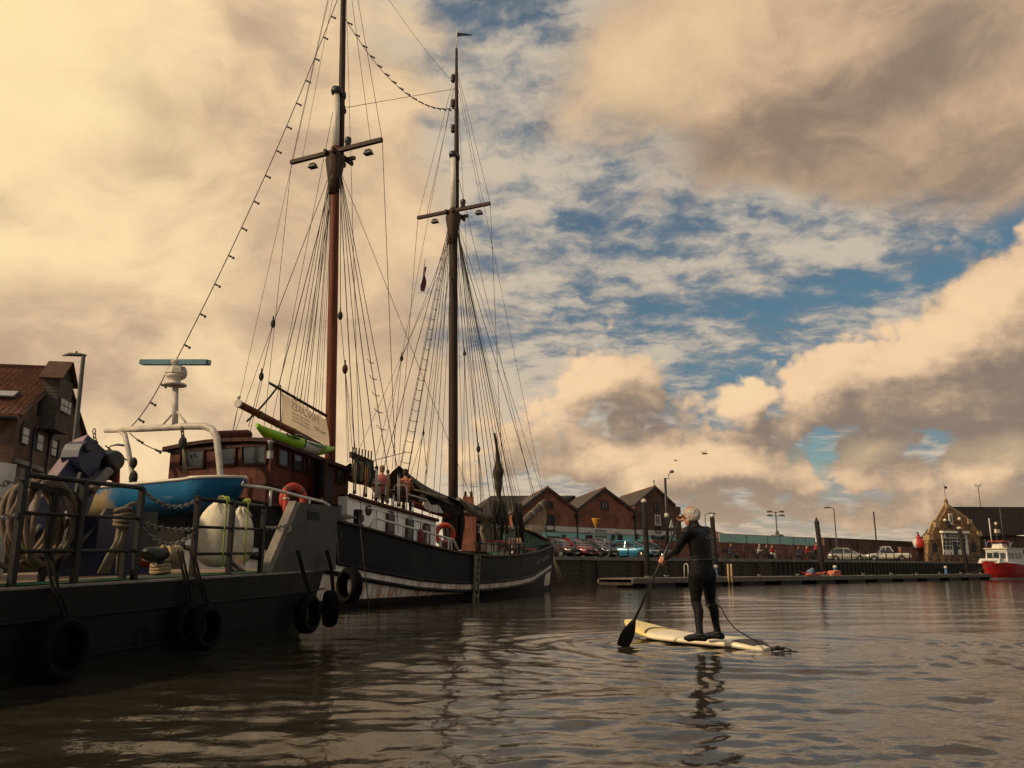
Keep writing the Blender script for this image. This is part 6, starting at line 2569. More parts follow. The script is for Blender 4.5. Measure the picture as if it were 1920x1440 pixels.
# lifebuoys, red fender
def lifebuoy(c, ax, r_, label, m=None):
    o = thing('lifebuoy', label, 'lifebuoy', c, 'orange lifebuoys on the schooner')
    X = ax.orthogonal().normalized()
    X = (UP - ax * UP.dot(ax)).normalized()
    Y = ax.cross(X)
    b = B()
    b.tube([c + X * (r_ * math.cos(a)) + Y * (r_ * math.sin(a)) for a in [6.2832 * k / 24 for k in range(24)]], r_ * .3, 8, closed=True)
    b.build('ring', m or M_orange, o)
    for q in range(4):
        a = .785 + q * 1.571
        b = B()
        cc = c + X * (r_ * math.cos(a)) + Y * (r_ * math.sin(a))
        tn = X * -math.sin(a) + Y * math.cos(a)
        b.tube([cc - tn * .025, cc + tn * .025], r_ * .32, 8)
        b.build('band', M_galv, o)
    return o
lifebuoy(skp(550, 936, 2.3), (SN + SA * -.2).normalized(), .29, 'orange lifebuoy on the white rail beside the wheelhouse door')
o = lifebuoy(skp(834, 1002, 1.5), (SN * .8 - SA * .6).normalized(), .29, 'orange lifebuoy by the forward end of the white deckhouse')
p = skp(536, 945, 2.35)
o = thing('rescue_bag', 'slim orange rescue bag hanging beside the lifebuoy', 'bag', p)
b = B()
b.tube([p + UP * .28, p + UP * .2, p - UP * .2, p - UP * .3], [.03, .07, .075, .04], 8)
b.build('bag', M_orange, o)
b = B()
b.lathe([(.076, .1), (.078, .14)], p, 8)
b.build('reflective_band', M_white, o)
p = skp(445, 905, 1.4)
o = thing('rescue_light', 'small orange float hanging behind the dinghy bow', 'float', p)
b = B()
b.tube([p + UP * .12, p, p - UP * .16], [.04, .1, .06], 8)
b.build('body', M_orange, o)
b = B()
b.tube([p + UP * .12, p + UP * .3], .012, 5)
b.build('cord', M_rope, o)
p = skp(788, 1010, 2.62)
o = thing('red_fender', 'small dark red fender hanging on the deckhouse hand rail', 'fender', p)
b = B()
b.tube([p + UP * .26, p + UP * .2, p, p - UP * .2, p - UP * .26], [.03, .085, .095, .08, .02], 10)
b.build('body', mat('fender_red', (.13, .012, .014), .5), o)
b = B()
b.tube([p + UP * .26, p + UP * .42], .012, 5)
b.build('lanyard', M_rope, o)

# boarding ladder on the hull side
def side_ladder():
    s = sk(893, 1060, 2.72)[0]
    p0, p1 = S(s, 2.76, sheer(s) + .05), S(s, 2.70, -.15)
    o = thing('boarding_ladder', 'grey wooden boarding ladder hung down the schooner side', 'ladder', S(s, 2.74, 0))
    M_lad = mat('weathered_wood', (.17, .14, .105), .85, 0, .35, 4, .3, 16)
    for q in (-.15, .15):
        b = B()
        b.beam(p0 + SA * q, p1 + SA * q, .06, .05, SN)
        b.build('rail', M_lad, o)
    for i in range(8):
        b = B()
        c = p0.lerp(p1, (i + .5) / 8)
        b.beam(c - SA * .17, c + SA * .17, .04, .05)
        b.build('rung', M_lad, o)
    b = B()
    b.beam(p0 + UP * -.0 + SN * -.04, p1 + SN * -.04, .16, .02, SN)
    b.build('backing_board', M_lad, o)
side_ladder()
# ropes hanging down the hull
b = B()
b.tube([skp(674, 975, 2.6), skp(680, 1040, 2.75), skp(693, 1147, 2.8)], .014, 5)
tag(b.build('hanging_rope', M_hemp, None), 'thin pale rope hanging from the mooring post to the water', 'rope')
b = B()
b.tube([skp(630, 980, 2.55), skp(634, 1040, 2.6), skp(637, 1062, 2.6)], .012, 5)
tag(b.build('hanging_rope', M_hemp, None), 'short thin rope hanging beside the grey ramp plate', 'rope')
# bow warps to the quay wall
for i, (x0, y0, x1, y1, lab) in enumerate(((1036, 1045, 1050, 1095, 'left of two slack bow warps hanging beside the quay'), (1038, 1045, 1057, 1095, 'right of two slack bow warps hanging beside the quay'))):
    b = B()
    b.tube([at(x0, y0, 42.), at((x0 + x1) / 2 + 1, (y0 + y1) / 2, 42.), at(x1, y1, 42.)], .016, 5)
    tag(b.build('bow_warp', M_hemp, None), lab, 'rope')
# mooring lashings between the two boats
b = B()
c = skp(648, 972, 2.35)
for i in range(5): b.tube([c + SA * (-.5 + .05 * i) + UP * .05 * (i % 2), c + UP * (.02 * i), c + SA * .75 + UP * (.10 - .03 * i)], .03, 6)
b.tube([c - SA * .45, c - SA * .5 + SN * .15 - UP * .5, c - SA * .45 + SN * .15 - UP * .9], .035, 6)
b.tube([c - SA * .40, c - SA * .42 + SN * .18 - UP * .4, c - SA * .35 + SN * .15 - UP * .8], .035, 6)
tag(b.build('mooring_lashing', M_hemp, None), 'tangled brown mooring lashing between ramp plate and schooner post', 'rope')

# tubular chairs and tables on the schooner's deck
def chair(p, face, label, m_seat):
    o = thing('deck_chair', label, 'chair', p, 'metal chairs on the schooner deck')
    X = Vector((math.cos(face), math.sin(face), 0))
    Y = Vector((-X.y, X.x, 0))
    for sy in (-1, 1):
        b = B()
        b.tube([p + Y * sy * .22 + X * .22, p + Y * sy * .21 + X * .2 + UP * .43], .018, 6)
        b.build('leg', M_chrome, o)
    b = B()
    b.tube([p + Y * .22 - X * .25, p + Y * .21 - X * .2 + UP * .5, p + Y * .2 - X * .25 + UP * .84, p + Y * .15 - X * .26 + UP * .9, p - Y * .15 - X * .26 + UP * .9, p - Y * .2 - X * .25 + UP * .84, p - Y * .21 - X * .2 + UP * .5, p - Y * .22 - X * .25], .019, 6)
    b.build('back_frame', M_wtube, o)
    b = B()
    b.box(p + UP * .45, (.42, .42, .04), (X, Y, UP))
    b.build('seat', m_seat, o)
    b = B()
    b.box(p - X * .225 + UP * .72, (.03, .36, .24), (X, Y, UP))
    b.build('backrest', m_seat, o)
    return o
M_seatd = mat('brown_seat', (.07, .02, .016), .6)
fa = math.atan2(SA.y, SA.x)
zd = lambda s: 2.77 - .10 * (s + 1.8) + .06
PP1, PP2 = skp(757, 930, 1.25) - UP * .12, skp(717, 924, .9) - UP * .12
for (p, f, lab) in ((skp(702, 940, 1.5), fa, 'metal chair next to the rigging pins on the deckhouse top'), (PP1 - UP * .47, fa + .1, 'brown backed metal chair under the person in the checked shirt'),
                    (PP2 - UP * .47, fa - .5, 'metal chair under the fair haired person in pink'),
                    (S(4.0, 1.6, sheer(4.) - .4), fa + .2, 'white framed metal chair beside the boarding ladder'), (S(4.3, -.2, sheer(4.) - .35), fa + 1.8, 'metal chair beyond the white framed chair')):
    chair(p, f, lab, M_seatd)
def table(p, label, m):
    o = thing('deck_table', label, 'table', p)
    b = B()
    b.box(p + UP * .72, (.8, .8, .04), (SN, SA, UP))
    b.build('table_top', m, o)
    for i in (-1, 1):
        for j in (-1, 1):
            b = B()
            b.tube([p + SN * .33 * i + SA * .33 * j, p + SN * .3 * i + SA * .3 * j + UP * .7], .02, 5)
            b.build('leg', M_chrome, o)
table((PP1 + PP2) / 2 - UP * .5 - SN * .1, 'small dark table between the two people on the deckhouse', M_seatd)
table(S(5.0, .8, sheer(5) - .42), 'dark table on the foredeck by the white framed chair', M_maho2)
for (x, y, k, L, lab) in ((945, 1016, .9, 2.6, 'long red bench on the foredeck hatch'), (958, 1029, 1.3, 1.5, 'short red bench near the rail'), (984, 1029, .6, 1.8, 'forward red bench ahead of the lanyards')):
    p = skp(x, y, k)
    o = thing('red_bench', lab, 'bench', p - UP * .4, 'red benches on the foredeck')
    for q in (-.14, .0, .14):
        b = B()
        b.box(p + SN * q, (.12, L, .06), (SN, SA, UP))
        b.build('seat_plank', M_redb, o)
    for q in (-.4, .4):
        b = B()
        b.box(p + SA * L * q - UP * .22, (.36, .06, .38), (SN, SA, UP))
        b.build('leg', M_offw, o)
# pale lanyards ahead of the foremast shrouds
o = thing('oar_rack', 'row of five pale upright wooden pins at the fore rail', 'pins', S(8.4, 1.9, 1.4))
for i in range(5):
    p = skp(958 + i * 5.2, 1031, 1.85)
    q = skp(955 + i * 5.0, 1009, 1.85)
    b = B()
    b.tube([p, p.lerp(q, .5), q], [.05, .045, .03], 6)
    b.build('pin', mat('pale_pink_wood', (.42, .26, .17), .7, 0, .3), o)
b = B()
b.beam(skp(952, 1030, 1.8), skp(984, 1030, 1.8), .1, .1)
b.build('rail', M_black, o)
# limp ensign in the rigging
p = skp(797, 500, -.3)
o = thing('ensign', 'small limp dark red and blue flag hanging among the far shrouds', 'flag', p)
b = B()
rows = []
for i in range(9):
    f = i / 8
    w_ = .06 + .28 * f * (1 - .3 * f)
    rows.append([p - UP * (1.0 * f) + SA * (-.22 * f + w_ * g_ * .8) + SN * (.06 * math.sin(4 * g_ + 6 * f)) for g_ in (0, .25, .5, .75, 1)])
b.grid(rows, mif=lambda i, k: 1 if (k < 2 and i < 5) else 0)
b.grid([[q + SN * -.012 for q in r_] for r_ in rows][::-1], mif=lambda i, k: 1 if (k < 2 and i < 5) else 0)
b.build('cloth', [mat('ensign_red', (.12, .015, .02), .9, 0, .3), mat('ensign_blue', (.015, .02, .07), .9)], o)
b = B()
b.tube([p + UP * .3, p - UP * 1.1 - SA * .25], .01, 4)
b.build('halyard', M_rope, o)

# ------------------------------------------------------------------ black workboat in the foreground
WA = Vector((-4.15, 6.9, 0))
WD = Vector((.246, .969, 0)).normalized()
WN = Vector((WD.y, -WD.x, 0))
WAX = (WD, WN, UP)
def Wp(s, k, z): return WA + WD * s + WN * k + UP * z
def wdz(s): return .775 + .0235 * s
def wpx(x, y, k): return onplane(x, y, WA + WN * k, WN)
def wsz(x, y, k):
    p = wpx(x, y, k)
    return (p - WA).dot(WD), p.z
def hullmat():
    """tarred steel plate: dents, scraped patches, thin rust runs and a weed line"""
    m = bpy.data.materials.new('workboat_black')
    m.use_nodes = True
    t = NT(m.node_tree)
    b = m.node_tree.nodes['Principled BSDF']
    co = t.n('ShaderNodeTexCoord').outputs['Object']
    n1 = t.noise(co, 1.6, 5, .65)
    n2 = t.noise(t.v('MULTIPLY', co, (1, 1, 5)), 5., 5, .7)
    run = t.noise(t.v('MULTIPLY', co, (1, 1, .06)), 16., 4, .7)
    z = t.sep(co)[2]
    c = t.mix(n1, (.0030, .0028, .0020), (.0075, .0068, .0050))
    c = t.mix(t.sstep(n2, .60, .72, 0., .6), c, (.020, .018, .015))
    c = t.mix(t.mul(t.sstep(run, .60, .72), t.sstep(n1, .45, .6)), c, (.026, .011, .005))
    c = t.mix(t.mul(t.sstep(t.add(z, t.mul(n1, .12)), .22, .10), .8), c, (.012, .013, .005))
    t.put(b.inputs['Base Color'], c)
    b.inputs['Roughness'].default_value = .6
    b.inputs['Specular IOR Level'].default_value = .16
    bn = t.n('ShaderNodeBump')
    bn.inputs['Strength'].default_value = .6
    bn.inputs['Distance'].default_value = .03
    t.put(bn.inputs['Height'], t.add(t.noise(co, 2.2, 2, .5), t.mul(n2, .12)))
    m.node_tree.links.new(bn.outputs[0], b.inputs['Normal'])
    return m
M_wb = hullmat()
M_wbr = mat('rail_black', (.010, .0085, .007), .5, .1, .45, 6, .2, spec=.3)
M_wgreen = mat('waterway_green', (.010, .075, .025), .5, 0, .4, 3, .2, 20)
M_wdeck = mat('worn_deck', (.22, .15, .085), .85, 0, .4, 3, .3, 20)
M_plate = mat('ramp_steel', (.042, .037, .031), .6, .1, .5, 1.6, .2, 14)
M_edge = mat('worn_edge', (.17, .145, .115), .65, .2, .35, 4)
M_viol = mat('crane_blue', (.012, .012, .042), .45, 0, .35, 2.5, .1)
M_fend = mat('fender_cream', (.66, .58, .44), .75, 0, .25, 3, .1)
M_rubw = mat('old_tyre', (.0045, .0042, .004), .85, 0, .4, 5, .3, spec=.12)
M_hose = mat('hose_tan', (.13, .092, .058), .8, 0, .35, 6)
M_chain = mat('galvanised_chain', (.16, .15, .13), .5, .6, .3)
def chain(name, par, p, q, d, pitch=.055):
    pts = sag(p, q, d, 60)
    L = sum((b_ - a_).length for a_, b_ in zip(pts[:-1], pts[1:]))
    n = int(L / pitch)
    b = B()
    acc, j = 0., 0
    for i in range(n):
        tgt = (i + .5) / n * 60
        k = min(59, int(tgt))
        c = pts[k].lerp(pts[k + 1], tgt - k)
        T = (pts[k + 1] - pts[k]).normalized()
        X = T.cross(UP)
        X.normalize()
        Y = X if i % 2 else T.cross(X)
        b.tube([c + T * (pitch * .68 * math.cos(a)) + Y * (pitch * .36 * math.sin(a)) for a in [6.2832 * u / 8 for u in range(8)]], .009, 4, closed=True)
    o = b.build(name, M_chain, par)
    return o

def workboat():
    o = thing('workboat', 'black steel workboat with rails, green waterway and tyre fenders', 'boat', Wp(2, -1.7, 0))
    ss = [-5 + 11.3 * i / 40 for i in range(41)]
    def side(sg):
        rows = []
        for s in ss:
            cut = max(0, (s - 4.2) / 2.1)
            k0 = -.28 * cut ** 2
            k0 = k0 if sg > 0 else -3.6 - k0
            z = wdz(s)
            lv = [(0, z), (.005, z - .26), (.0, z - .28), (-.01, .25), (-.03, .05), (-.12, -.35)]
            row = []
            for dk, zz in lv:
                r_ = cut * .62 * (1 - max(-.35, zz) / z) ** 1.2 if cut else 0
                row.append(Wp(s - r_, k0 + (dk if sg > 0 else -dk), zz))
            rows.append(row if sg > 0 else row[::-1])
        return rows
    rr = side(1)
    b = B()
    b.grid(rr, smooth=False)
    b.build('hull_side', M_wb, o)
    r2 = side(-1)
    b = B()
    b.grid(r2, smooth=False)
    b.build('hull_side', M_wb, o)
    b = B()
    b.grid([rr[-1], r2[-1][::-1]], smooth=False)
    b.build('bow_plate', M_wb, o)
    b = B()
    b.tube([r_[0] + WN * -.03 for r_ in rr], .035, 6, flat=.7)
    b.build('gunwale', M_edge, o)
    b = B()
    b.tube([Wp(s, .012 - .28 * max(0, (s - 4.2) / 2.1) ** 2, wdz(s) - .27) for s in ss], .014, 5)
    b.build('plate_seam', M_wb, o)
    b = B()
    b.tube([Wp(s, .012 - .28 * max(0, (s - 4.2) / 2.1) ** 2, wdz(s) - .62) for s in ss if s < 3.2], .01, 5)
    b.build('plate_seam', M_wb, o)
    b = B()
    b.grid([[Wp(s, k - .28 * max(0, (s - 4.2) / 2.1) ** 2, wdz(s) + dz_) for s in ss] for k, dz_ in ((-.06, .03), (-.10, .05), (-.42, .04), (-.44, -.02))], smooth=False)
    b.build('waterway', M_wgreen, o)
    nb = 20
    for i in range(nb):
        b = B()
        k = -.52 - i * .15
        b.grid([[Wp(s, k + q, wdz(s) + .03) for s in (-5, 0, 5.8)] for q in (-.07, .07)], smooth=False)
        b.build('deck_plank', M_wdeck, o)
    # guard rails
    K = -.06
    def rail_section(xs, tops, extra):
        S_ = [wsz(x, 1000, K)[0] for x in xs]
        for s, hgt in zip(S_, tops):
            b = B()
            b.box(Wp(s, K, wdz(s) + hgt / 2), (.055, .05, hgt), WAX)
            b.build('rail_post', M_wbr, o)
        for h_ in extra:
            b = B()
            b.tube([Wp(S_[0], K, wdz(S_[0]) + min(h_, tops[0])), Wp(S_[-1], K, wdz(S_[-1]) + min(h_, tops[-1]))], .024 if h_ > .8 else .017, 7)
            b.build('rail_bar', M_wbr, o)
        return S_
    A_ = rail_section((33, 148, 259), (1.0, .96, .94), (.95, .63, .31))
    B_ = rail_section((366, 433, 492), (.92, .91, .86), (.885, .57, .27))
    b = B()
    b.box(Wp(A_[2] - .12, K - .04, wdz(A_[2]) + .16), (.05, .05, .32), WAX)
    b.build('rail_post', M_wbr, o)
    a0, a1 = Wp(A_[2], K, wdz(A_[2])), Wp(B_[0], K, wdz(B_[0]))
    chain('safety_chain', o, a0 + UP * .93, a1 + UP * .88, .13)
    chain('safety_chain', o, a0 + UP * .60, a1 + UP * .55, .04)
    chain('safety_chain', o, a0 + UP * .58, a1 + UP * .52, .17)
    chain('safety_chain', o, Wp(B_[2], K, wdz(B_[2]) + .60), Wp(B_[2] + .75, K - .05, wdz(B_[2]) + .68), .03)
    chain('safety_chain', o, Wp(A_[0] - .75, K, wdz(0) + .72), Wp(A_[0], K, wdz(0) + .93), .02)
    chain('safety_chain', o, Wp(A_[0] - .75, K, wdz(0) + .52), Wp(A_[0], K, wdz(0) + .62), .02)
    # bow ramp side plate
    kp = -.16
    pl = [wpx(x, y, kp) for x, y in ((502, 1073), (556, 946), (627, 955), (624, 1068))]
    b = B()
    b.prism(pl, WN * .05)
    pp = b.build('ramp_plate', M_plate, o)
    b = B()
    q0, q1 = wpx(495, 1076, kp + .02), wpx(551, 944, kp + .02)
    b.beam(q0, q1, .11, .12, WN)
    b.build('ramp_edge_bar', M_edge, pp)
    b = B()
    b.beam(pl[1] + WN * .03 + UP * .0, pl[2] + WN * .03, .07, .03, WN)
    b.build('ramp_top_lip', M_plate, pp)
    b = B()
    b.tube([q0.lerp(q1, .55) + WN * .09, q0.lerp(q1, .60) + WN * .12, q0.lerp(q1, .66) + WN * .09], .018, 6)
    b.build('shackle', M_chain, pp)
    b = B()
    b.prism([p - WN * 3.2 for p in pl], WN * .05)
    b.build('ramp_plate', M_plate, o)
    M_ink = mat('stencil_black', (.008, .008, .009), .7)
    text_mesh('name_lettering', 'TROULA', .17, wpx(588, 968, kp + .056), (pl[2] - pl[1]), UP, M_ink, pp, .003, .62, .004)
    # foot brackets
    for x in (433, 447):
        s = wsz(x, 1060, -.2)[0]
        b = B()
        b.beam(Wp(s, -.12, wdz(s) + .04), Wp(s + .1, -.45, wdz(s) + .22), .05, .05)
        b.build('stay_bracket', M_edge, o)
    # cross bitt
    s, z = wsz(303, 1040, -.5)
    b = B()
    b.lathe([(.075, wdz(s) - .02), (.07, wdz(s) + .02), (.07, z + .02)], Wp(s, -.5, 0), 12)
    b.tube([Wp(s - .26, -.5, z - .02), Wp(s - .24, -.5, z), Wp(s + .30, -.5, z), Wp(s + .32, -.5, z)], [.075, .08, .08, .07], 12)
    b.build('cross_bitt', M_black, o)
    # weld ring mark on the hull
    c = wpx(267, 1201, .012)
    b = B()
    b.tube([c + WD * (.09 * math.cos(a)) + UP * (.13 * math.sin(a)) for a in [6.2832 * k / 20 for k in range(20)]], .007, 5, closed=True)
    b.build('weld_ring', M_wb, o)
    # wheelhouse corner at the far left
    b = B()
    p = wpx(14, 905, -2.4)
    s_ = (p - WA).dot(WD)
    ztop = wpx(20, 869, -2.4).z
    b.box(Wp(s_ - 1.55, -2.9, (ztop + .6) / 2), (3.3, 1.0, ztop - .6), WAX)
    cb = b.build('cabin', M_white, o)
    b = B()
    b.box(Wp(s_ - 1.55, -2.39, ztop - .42), (3.28, .012, .012), WAX)
    b.build('cabin_seam', M_galv, cb)
    # green hose reel pipe bracket
    return o
wb = workboat()

def rope_wraps():
    s, z = wsz(303, 1040, -.5)
    o = thing('mooring_rope', 'pale twisted rope wound round the workboat bitt', 'rope', Wp(s, -.5, wdz(s)))
    b = B()
    for i in range(5):
        c = Wp(s + .06 + i * .045, -.5, z)
        tilt = random.uniform(-.25, .25)
        b.tube([c + WN * (.10 * math.cos(a)) + UP * (.105 * math.sin(a)) + WD * (tilt * .1 * math.cos(a)) for a in [6.2832 * k / 16 for k in range(16)]], .022, 6, closed=True)
    b.build('turn', M_hempl, o)
    b = B()
    for i in range(3):
        b.tube([Wp(s - .04 + .05 * i, -.42, z - .08), Wp(s + .12, -.40, z + .03 * i), Wp(s + .24 + .03 * i, -.43, z - .09)], .022, 6)
    for i in range(3):
        c = Wp(s, -.5, z - .12 - .035 * i)
        b.tube([c + WN * (.095 * math.cos(a)) + WD * (.1 * math.sin(a)) + UP * .01 * math.cos(2 * a) for a in [6.2832 * k / 16 for k in range(16)]], .02, 6, closed=True)
    b.build('cross_turn', M_hempl, o)
rope_wraps()

# drop fenders on the workboat rail
def fender(x, ytop, ybot, rpx, k, label):
    pt, pb = wpx(x, ytop, k), wpx(x, ybot, k)
    s = (pt - WA).dot(WD)
    h_ = pt.z - pb.z
    r_ = rpx * pt.y / F
    o = thing('drop_fender', label, 'fender', pb, 'cream fenders behind the workboat rail')
    b = B()
    prof = [(0.02, 0), (.30, .012), (.60, .05), (.84, .13), (.97, .26), (1.0, .42), (.98, .56), (.90, .68), (.74, .79), (.52, .88), (.30, .94), (.17, .975), (.14, 1.0), (.02, 1.005)]
    b.lathe([(r_ * a, h_ * z) for a, z in prof], pb, 24)
    b.build('body', M_fend, o)
    b = B()
    e = pb + UP * h_ * 1.0
    b.tube([e + WD * (.035 * math.cos(a)) + UP * (.035 * math.sin(a)) for a in [6.2832 * q / 10 for q in range(10)]], .014, 6, closed=True)
    b.build('eye', M_edge, o)
    b = B()
    for q in range(5):
        a = -1.2 + q * .55
        d_ = WN * math.cos(a) + WD * math.sin(a)
        b.tube([pb + d_ * (r_ * .16) + UP * h_ * .985, pb + d_ * (r_ * .46) + UP * h_ * .935, pb + d_ * (r_ * .80) + UP * h_ * .83], [.012, .016, .004], 5)
    b.build('moulded_rib', M_fend, o)
    M_yr = mat('yellow_green_rope', (.30, .36, .06), .8, 0, .25)
    b = B()
    sr = wsz(x + 18, 925, -.06)[0]
    rl = Wp(sr, -.06, wdz(sr) + .90)
    b.tube([e, (e + rl) / 2 + UP * .04, rl + UP * .03, rl + WN * .035, rl + WN * .03 - UP * .35, rl + WN * .035 - UP * .78], .011, 5)
    b.tube([rl + WD * .05 + WN * (.035 * math.cos(a)) + UP * (.035 * math.sin(a)) for a in [6.2832 * q / 10 for q in range(10)]], .012, 5, closed=True)
    b.build('lanyard', M_yr, o)
fender(404, 934, 1064, 40, -.42, 'large cream drop fender in front of the blue dinghy')
fender(444, 948, 1060, 27, -.75, 'smaller cream drop fender half hidden behind the larger one')

# tyres down the side
def tyre(x, y, k, Rr, rr_, label, ax=None, hang=True):
    c = wpx(x, y, k)
    ax = (ax or WN).normalized()
    o = thing('tyre_fender', label, 'tyre', c, 'tyres hung along the workboat side')
    X = (UP - ax * UP.dot(ax)).normalized()
    Y = ax.cross(X)
    b = B()
    N = 32
    rows = []
    for i in range(N):
        a = 6.2832 * i / N
        d_ = X * math.cos(a) + Y * math.sin(a)
        sec = [(-.78, .55), (-1.0, .9), (-.95, 1.25), (-.55, 1.45), (.0, 1.5), (.55, 1.45), (.95, 1.25), (1.0, .9), (.78, .55), (.70, .62), (.85, .95), (.5, 1.3), (-.5, 1.3), (-.85, .95), (-.70, .62)]
        rows.append([c + d_ * (Rr + rr_ * (q - 1.)) + ax * (rr_ * p) for p, q in sec])
    rows.append(rows[0])
    b.grid(rows, close=True)
    b.build('carcass', M_rubw, o)
    b = B()
    for i in range(36):
        a = 6.2832 * i / 36
        d_ = X * math.cos(a) + Y * math.sin(a)
        t_ = Y * math.cos(a) - X * math.sin(a)
        b.box(c + d_ * (Rr + rr_ * .5), (.035, rr_ * 1.1, .012), (t_, ax, d_))
    b.build('tread', M_rubw, o)
    if hang:
        s = (c - WA).dot(WD)
        b = B()
        tp = Wp(s - .06, -.05, wdz(s) + .30)
        for q in (-.03, .03):
            b.tube([tp + WD * q, Wp(s + q - .03, .03, wdz(s) + .02), c + X * (Rr + rr_ * .55) + ax * .03 + WD * q, c + X * (Rr - rr_ * .1) + ax * (rr_ * .9), c + X * (Rr - rr_ * .45)], .015, 6)
        b.build('hanging_rope', mat('tarry_rope', (.012, .010, .008), .9, 0, .4, 12, .4, 60, spec=.15), o)
tyre(112, 1217, .13, .225, .10, 'largest tyre fender nearest the camera')
tyre(382, 1176, .13, .20, .09, 'tyre fender below the gap beside the cream fenders')
tyre(349, 1172, .06, .19, .085, 'tyre fender tucked behind its neighbour amidships')
tyre(577, 1151, .12, .21, .09, 'tyre fender hanging near the workboat bow')
tyre(619, 1141, .02, .21, .09, 'second last tyre fender at the turn of the bow', WN * .8 + WD * .6)
tyre(655, 1098, -.30, .235, .10, 'tyre fender standing on the workboat bow end', WN * .55 + WD * .83, False)

# coil of hose on a bracket
def hose():
    c = wpx(72, 972, -.35)
    o = thing('hose_coil', 'large coil of tan hose hung on a dark frame by the rail', 'hose', c - UP * .4)
    for i in range(9):
        b = B()
        rx, rz = .27 + .012 * (i % 4) - .02 * (i % 3), .34 + .02 * (i % 5) - .015 * (i % 3)
        off_ = WN * (.035 * (i - 4)) + WD * random.uniform(-.05, .05) - UP * random.uniform(0, .05)
        N = 28
        pts = []
        for k in range(N):
            a = 6.2832 * k / N
            pts.append(c + off_ + WD * (rx * math.cos(a)) + UP * (rz * math.sin(a) - (.05 * math.cos(a) ** 2)) + WN * (.06 * math.sin(2 * a + i)))
        b.tube(pts, .026, 8, closed=True)
        b.build('loop', M_hose, o)
    b = B()
    b.beam(c + UP * .28 - WD * .30 + WN * .12, c + UP * .22 + WD * .34 + WN * .12, .07, .05)
    b.beam(c + WD * .02 + UP * .25 + WN * .13, c + WD * .05 - UP * .75 + WN * .05, .05, .05)
    b.beam(c + WD * .34 + UP * .45 + WN * .1, c + WD * .16 - UP * .7 + WN * .1, .035, .03)
    b.build('bracket', M_wbr, o)
    b = B()
    b.tube([c - UP * .38 - WD * .1, c - UP * .45 - WD * .35 + WN * .1, c - UP * .3 - WD * .7, c - UP * .5 - WD * 1.2], .026, 8)
    b.build('loose_end', M_hose, o)
hose()

# hank of old rope tied to the rail post
def hank():
    c = wpx(234, 955, -.25)
    o = thing('rope_hank', 'frayed brown hank of rope hanging from the rail', 'rope', c - UP * .6)
    for i in range(11):
        b = B()
        u = random.uniform(-1, 1)
        v_ = random.uniform(-1, 1)
        pts = [c + UP * .02 + WD * .03 * u, c - UP * .12 + WD * (.05 * u) + WN * .04 * v_, c - UP * .30 + WD * (.02 * u - .03) + WN * .04 * v_, c - UP * .46 + WD * (.09 * u - .08), c - UP * .64 + WD * (.16 * u - .12) + WN * .05 * v_]
        b.tube(pts, [.02, .026, .02, .022, .018], 6)
        b.build('strand', M_hemp, o)
    b = B()
    for i in range(4):
        q = c - UP * (.01 + .05 * i) - WD * .02
        b.tube([q + WD * (.075 * math.cos(a)) + WN * (.07 * math.sin(a)) + UP * .015 * math.sin(a + i) for a in [6.2832 * k / 12 for k in range(12)]], .022, 6, closed=True)
    b.build('binding', M_hemp, o)
    b = B()
    b.tube([c + UP * .02, c + WD * .12 + UP * .07, c + WD * .25 + UP * .05, c + WD * .27 - UP * .6], .02, 6)
    b.build('tail', M_hemp, o)
hank()

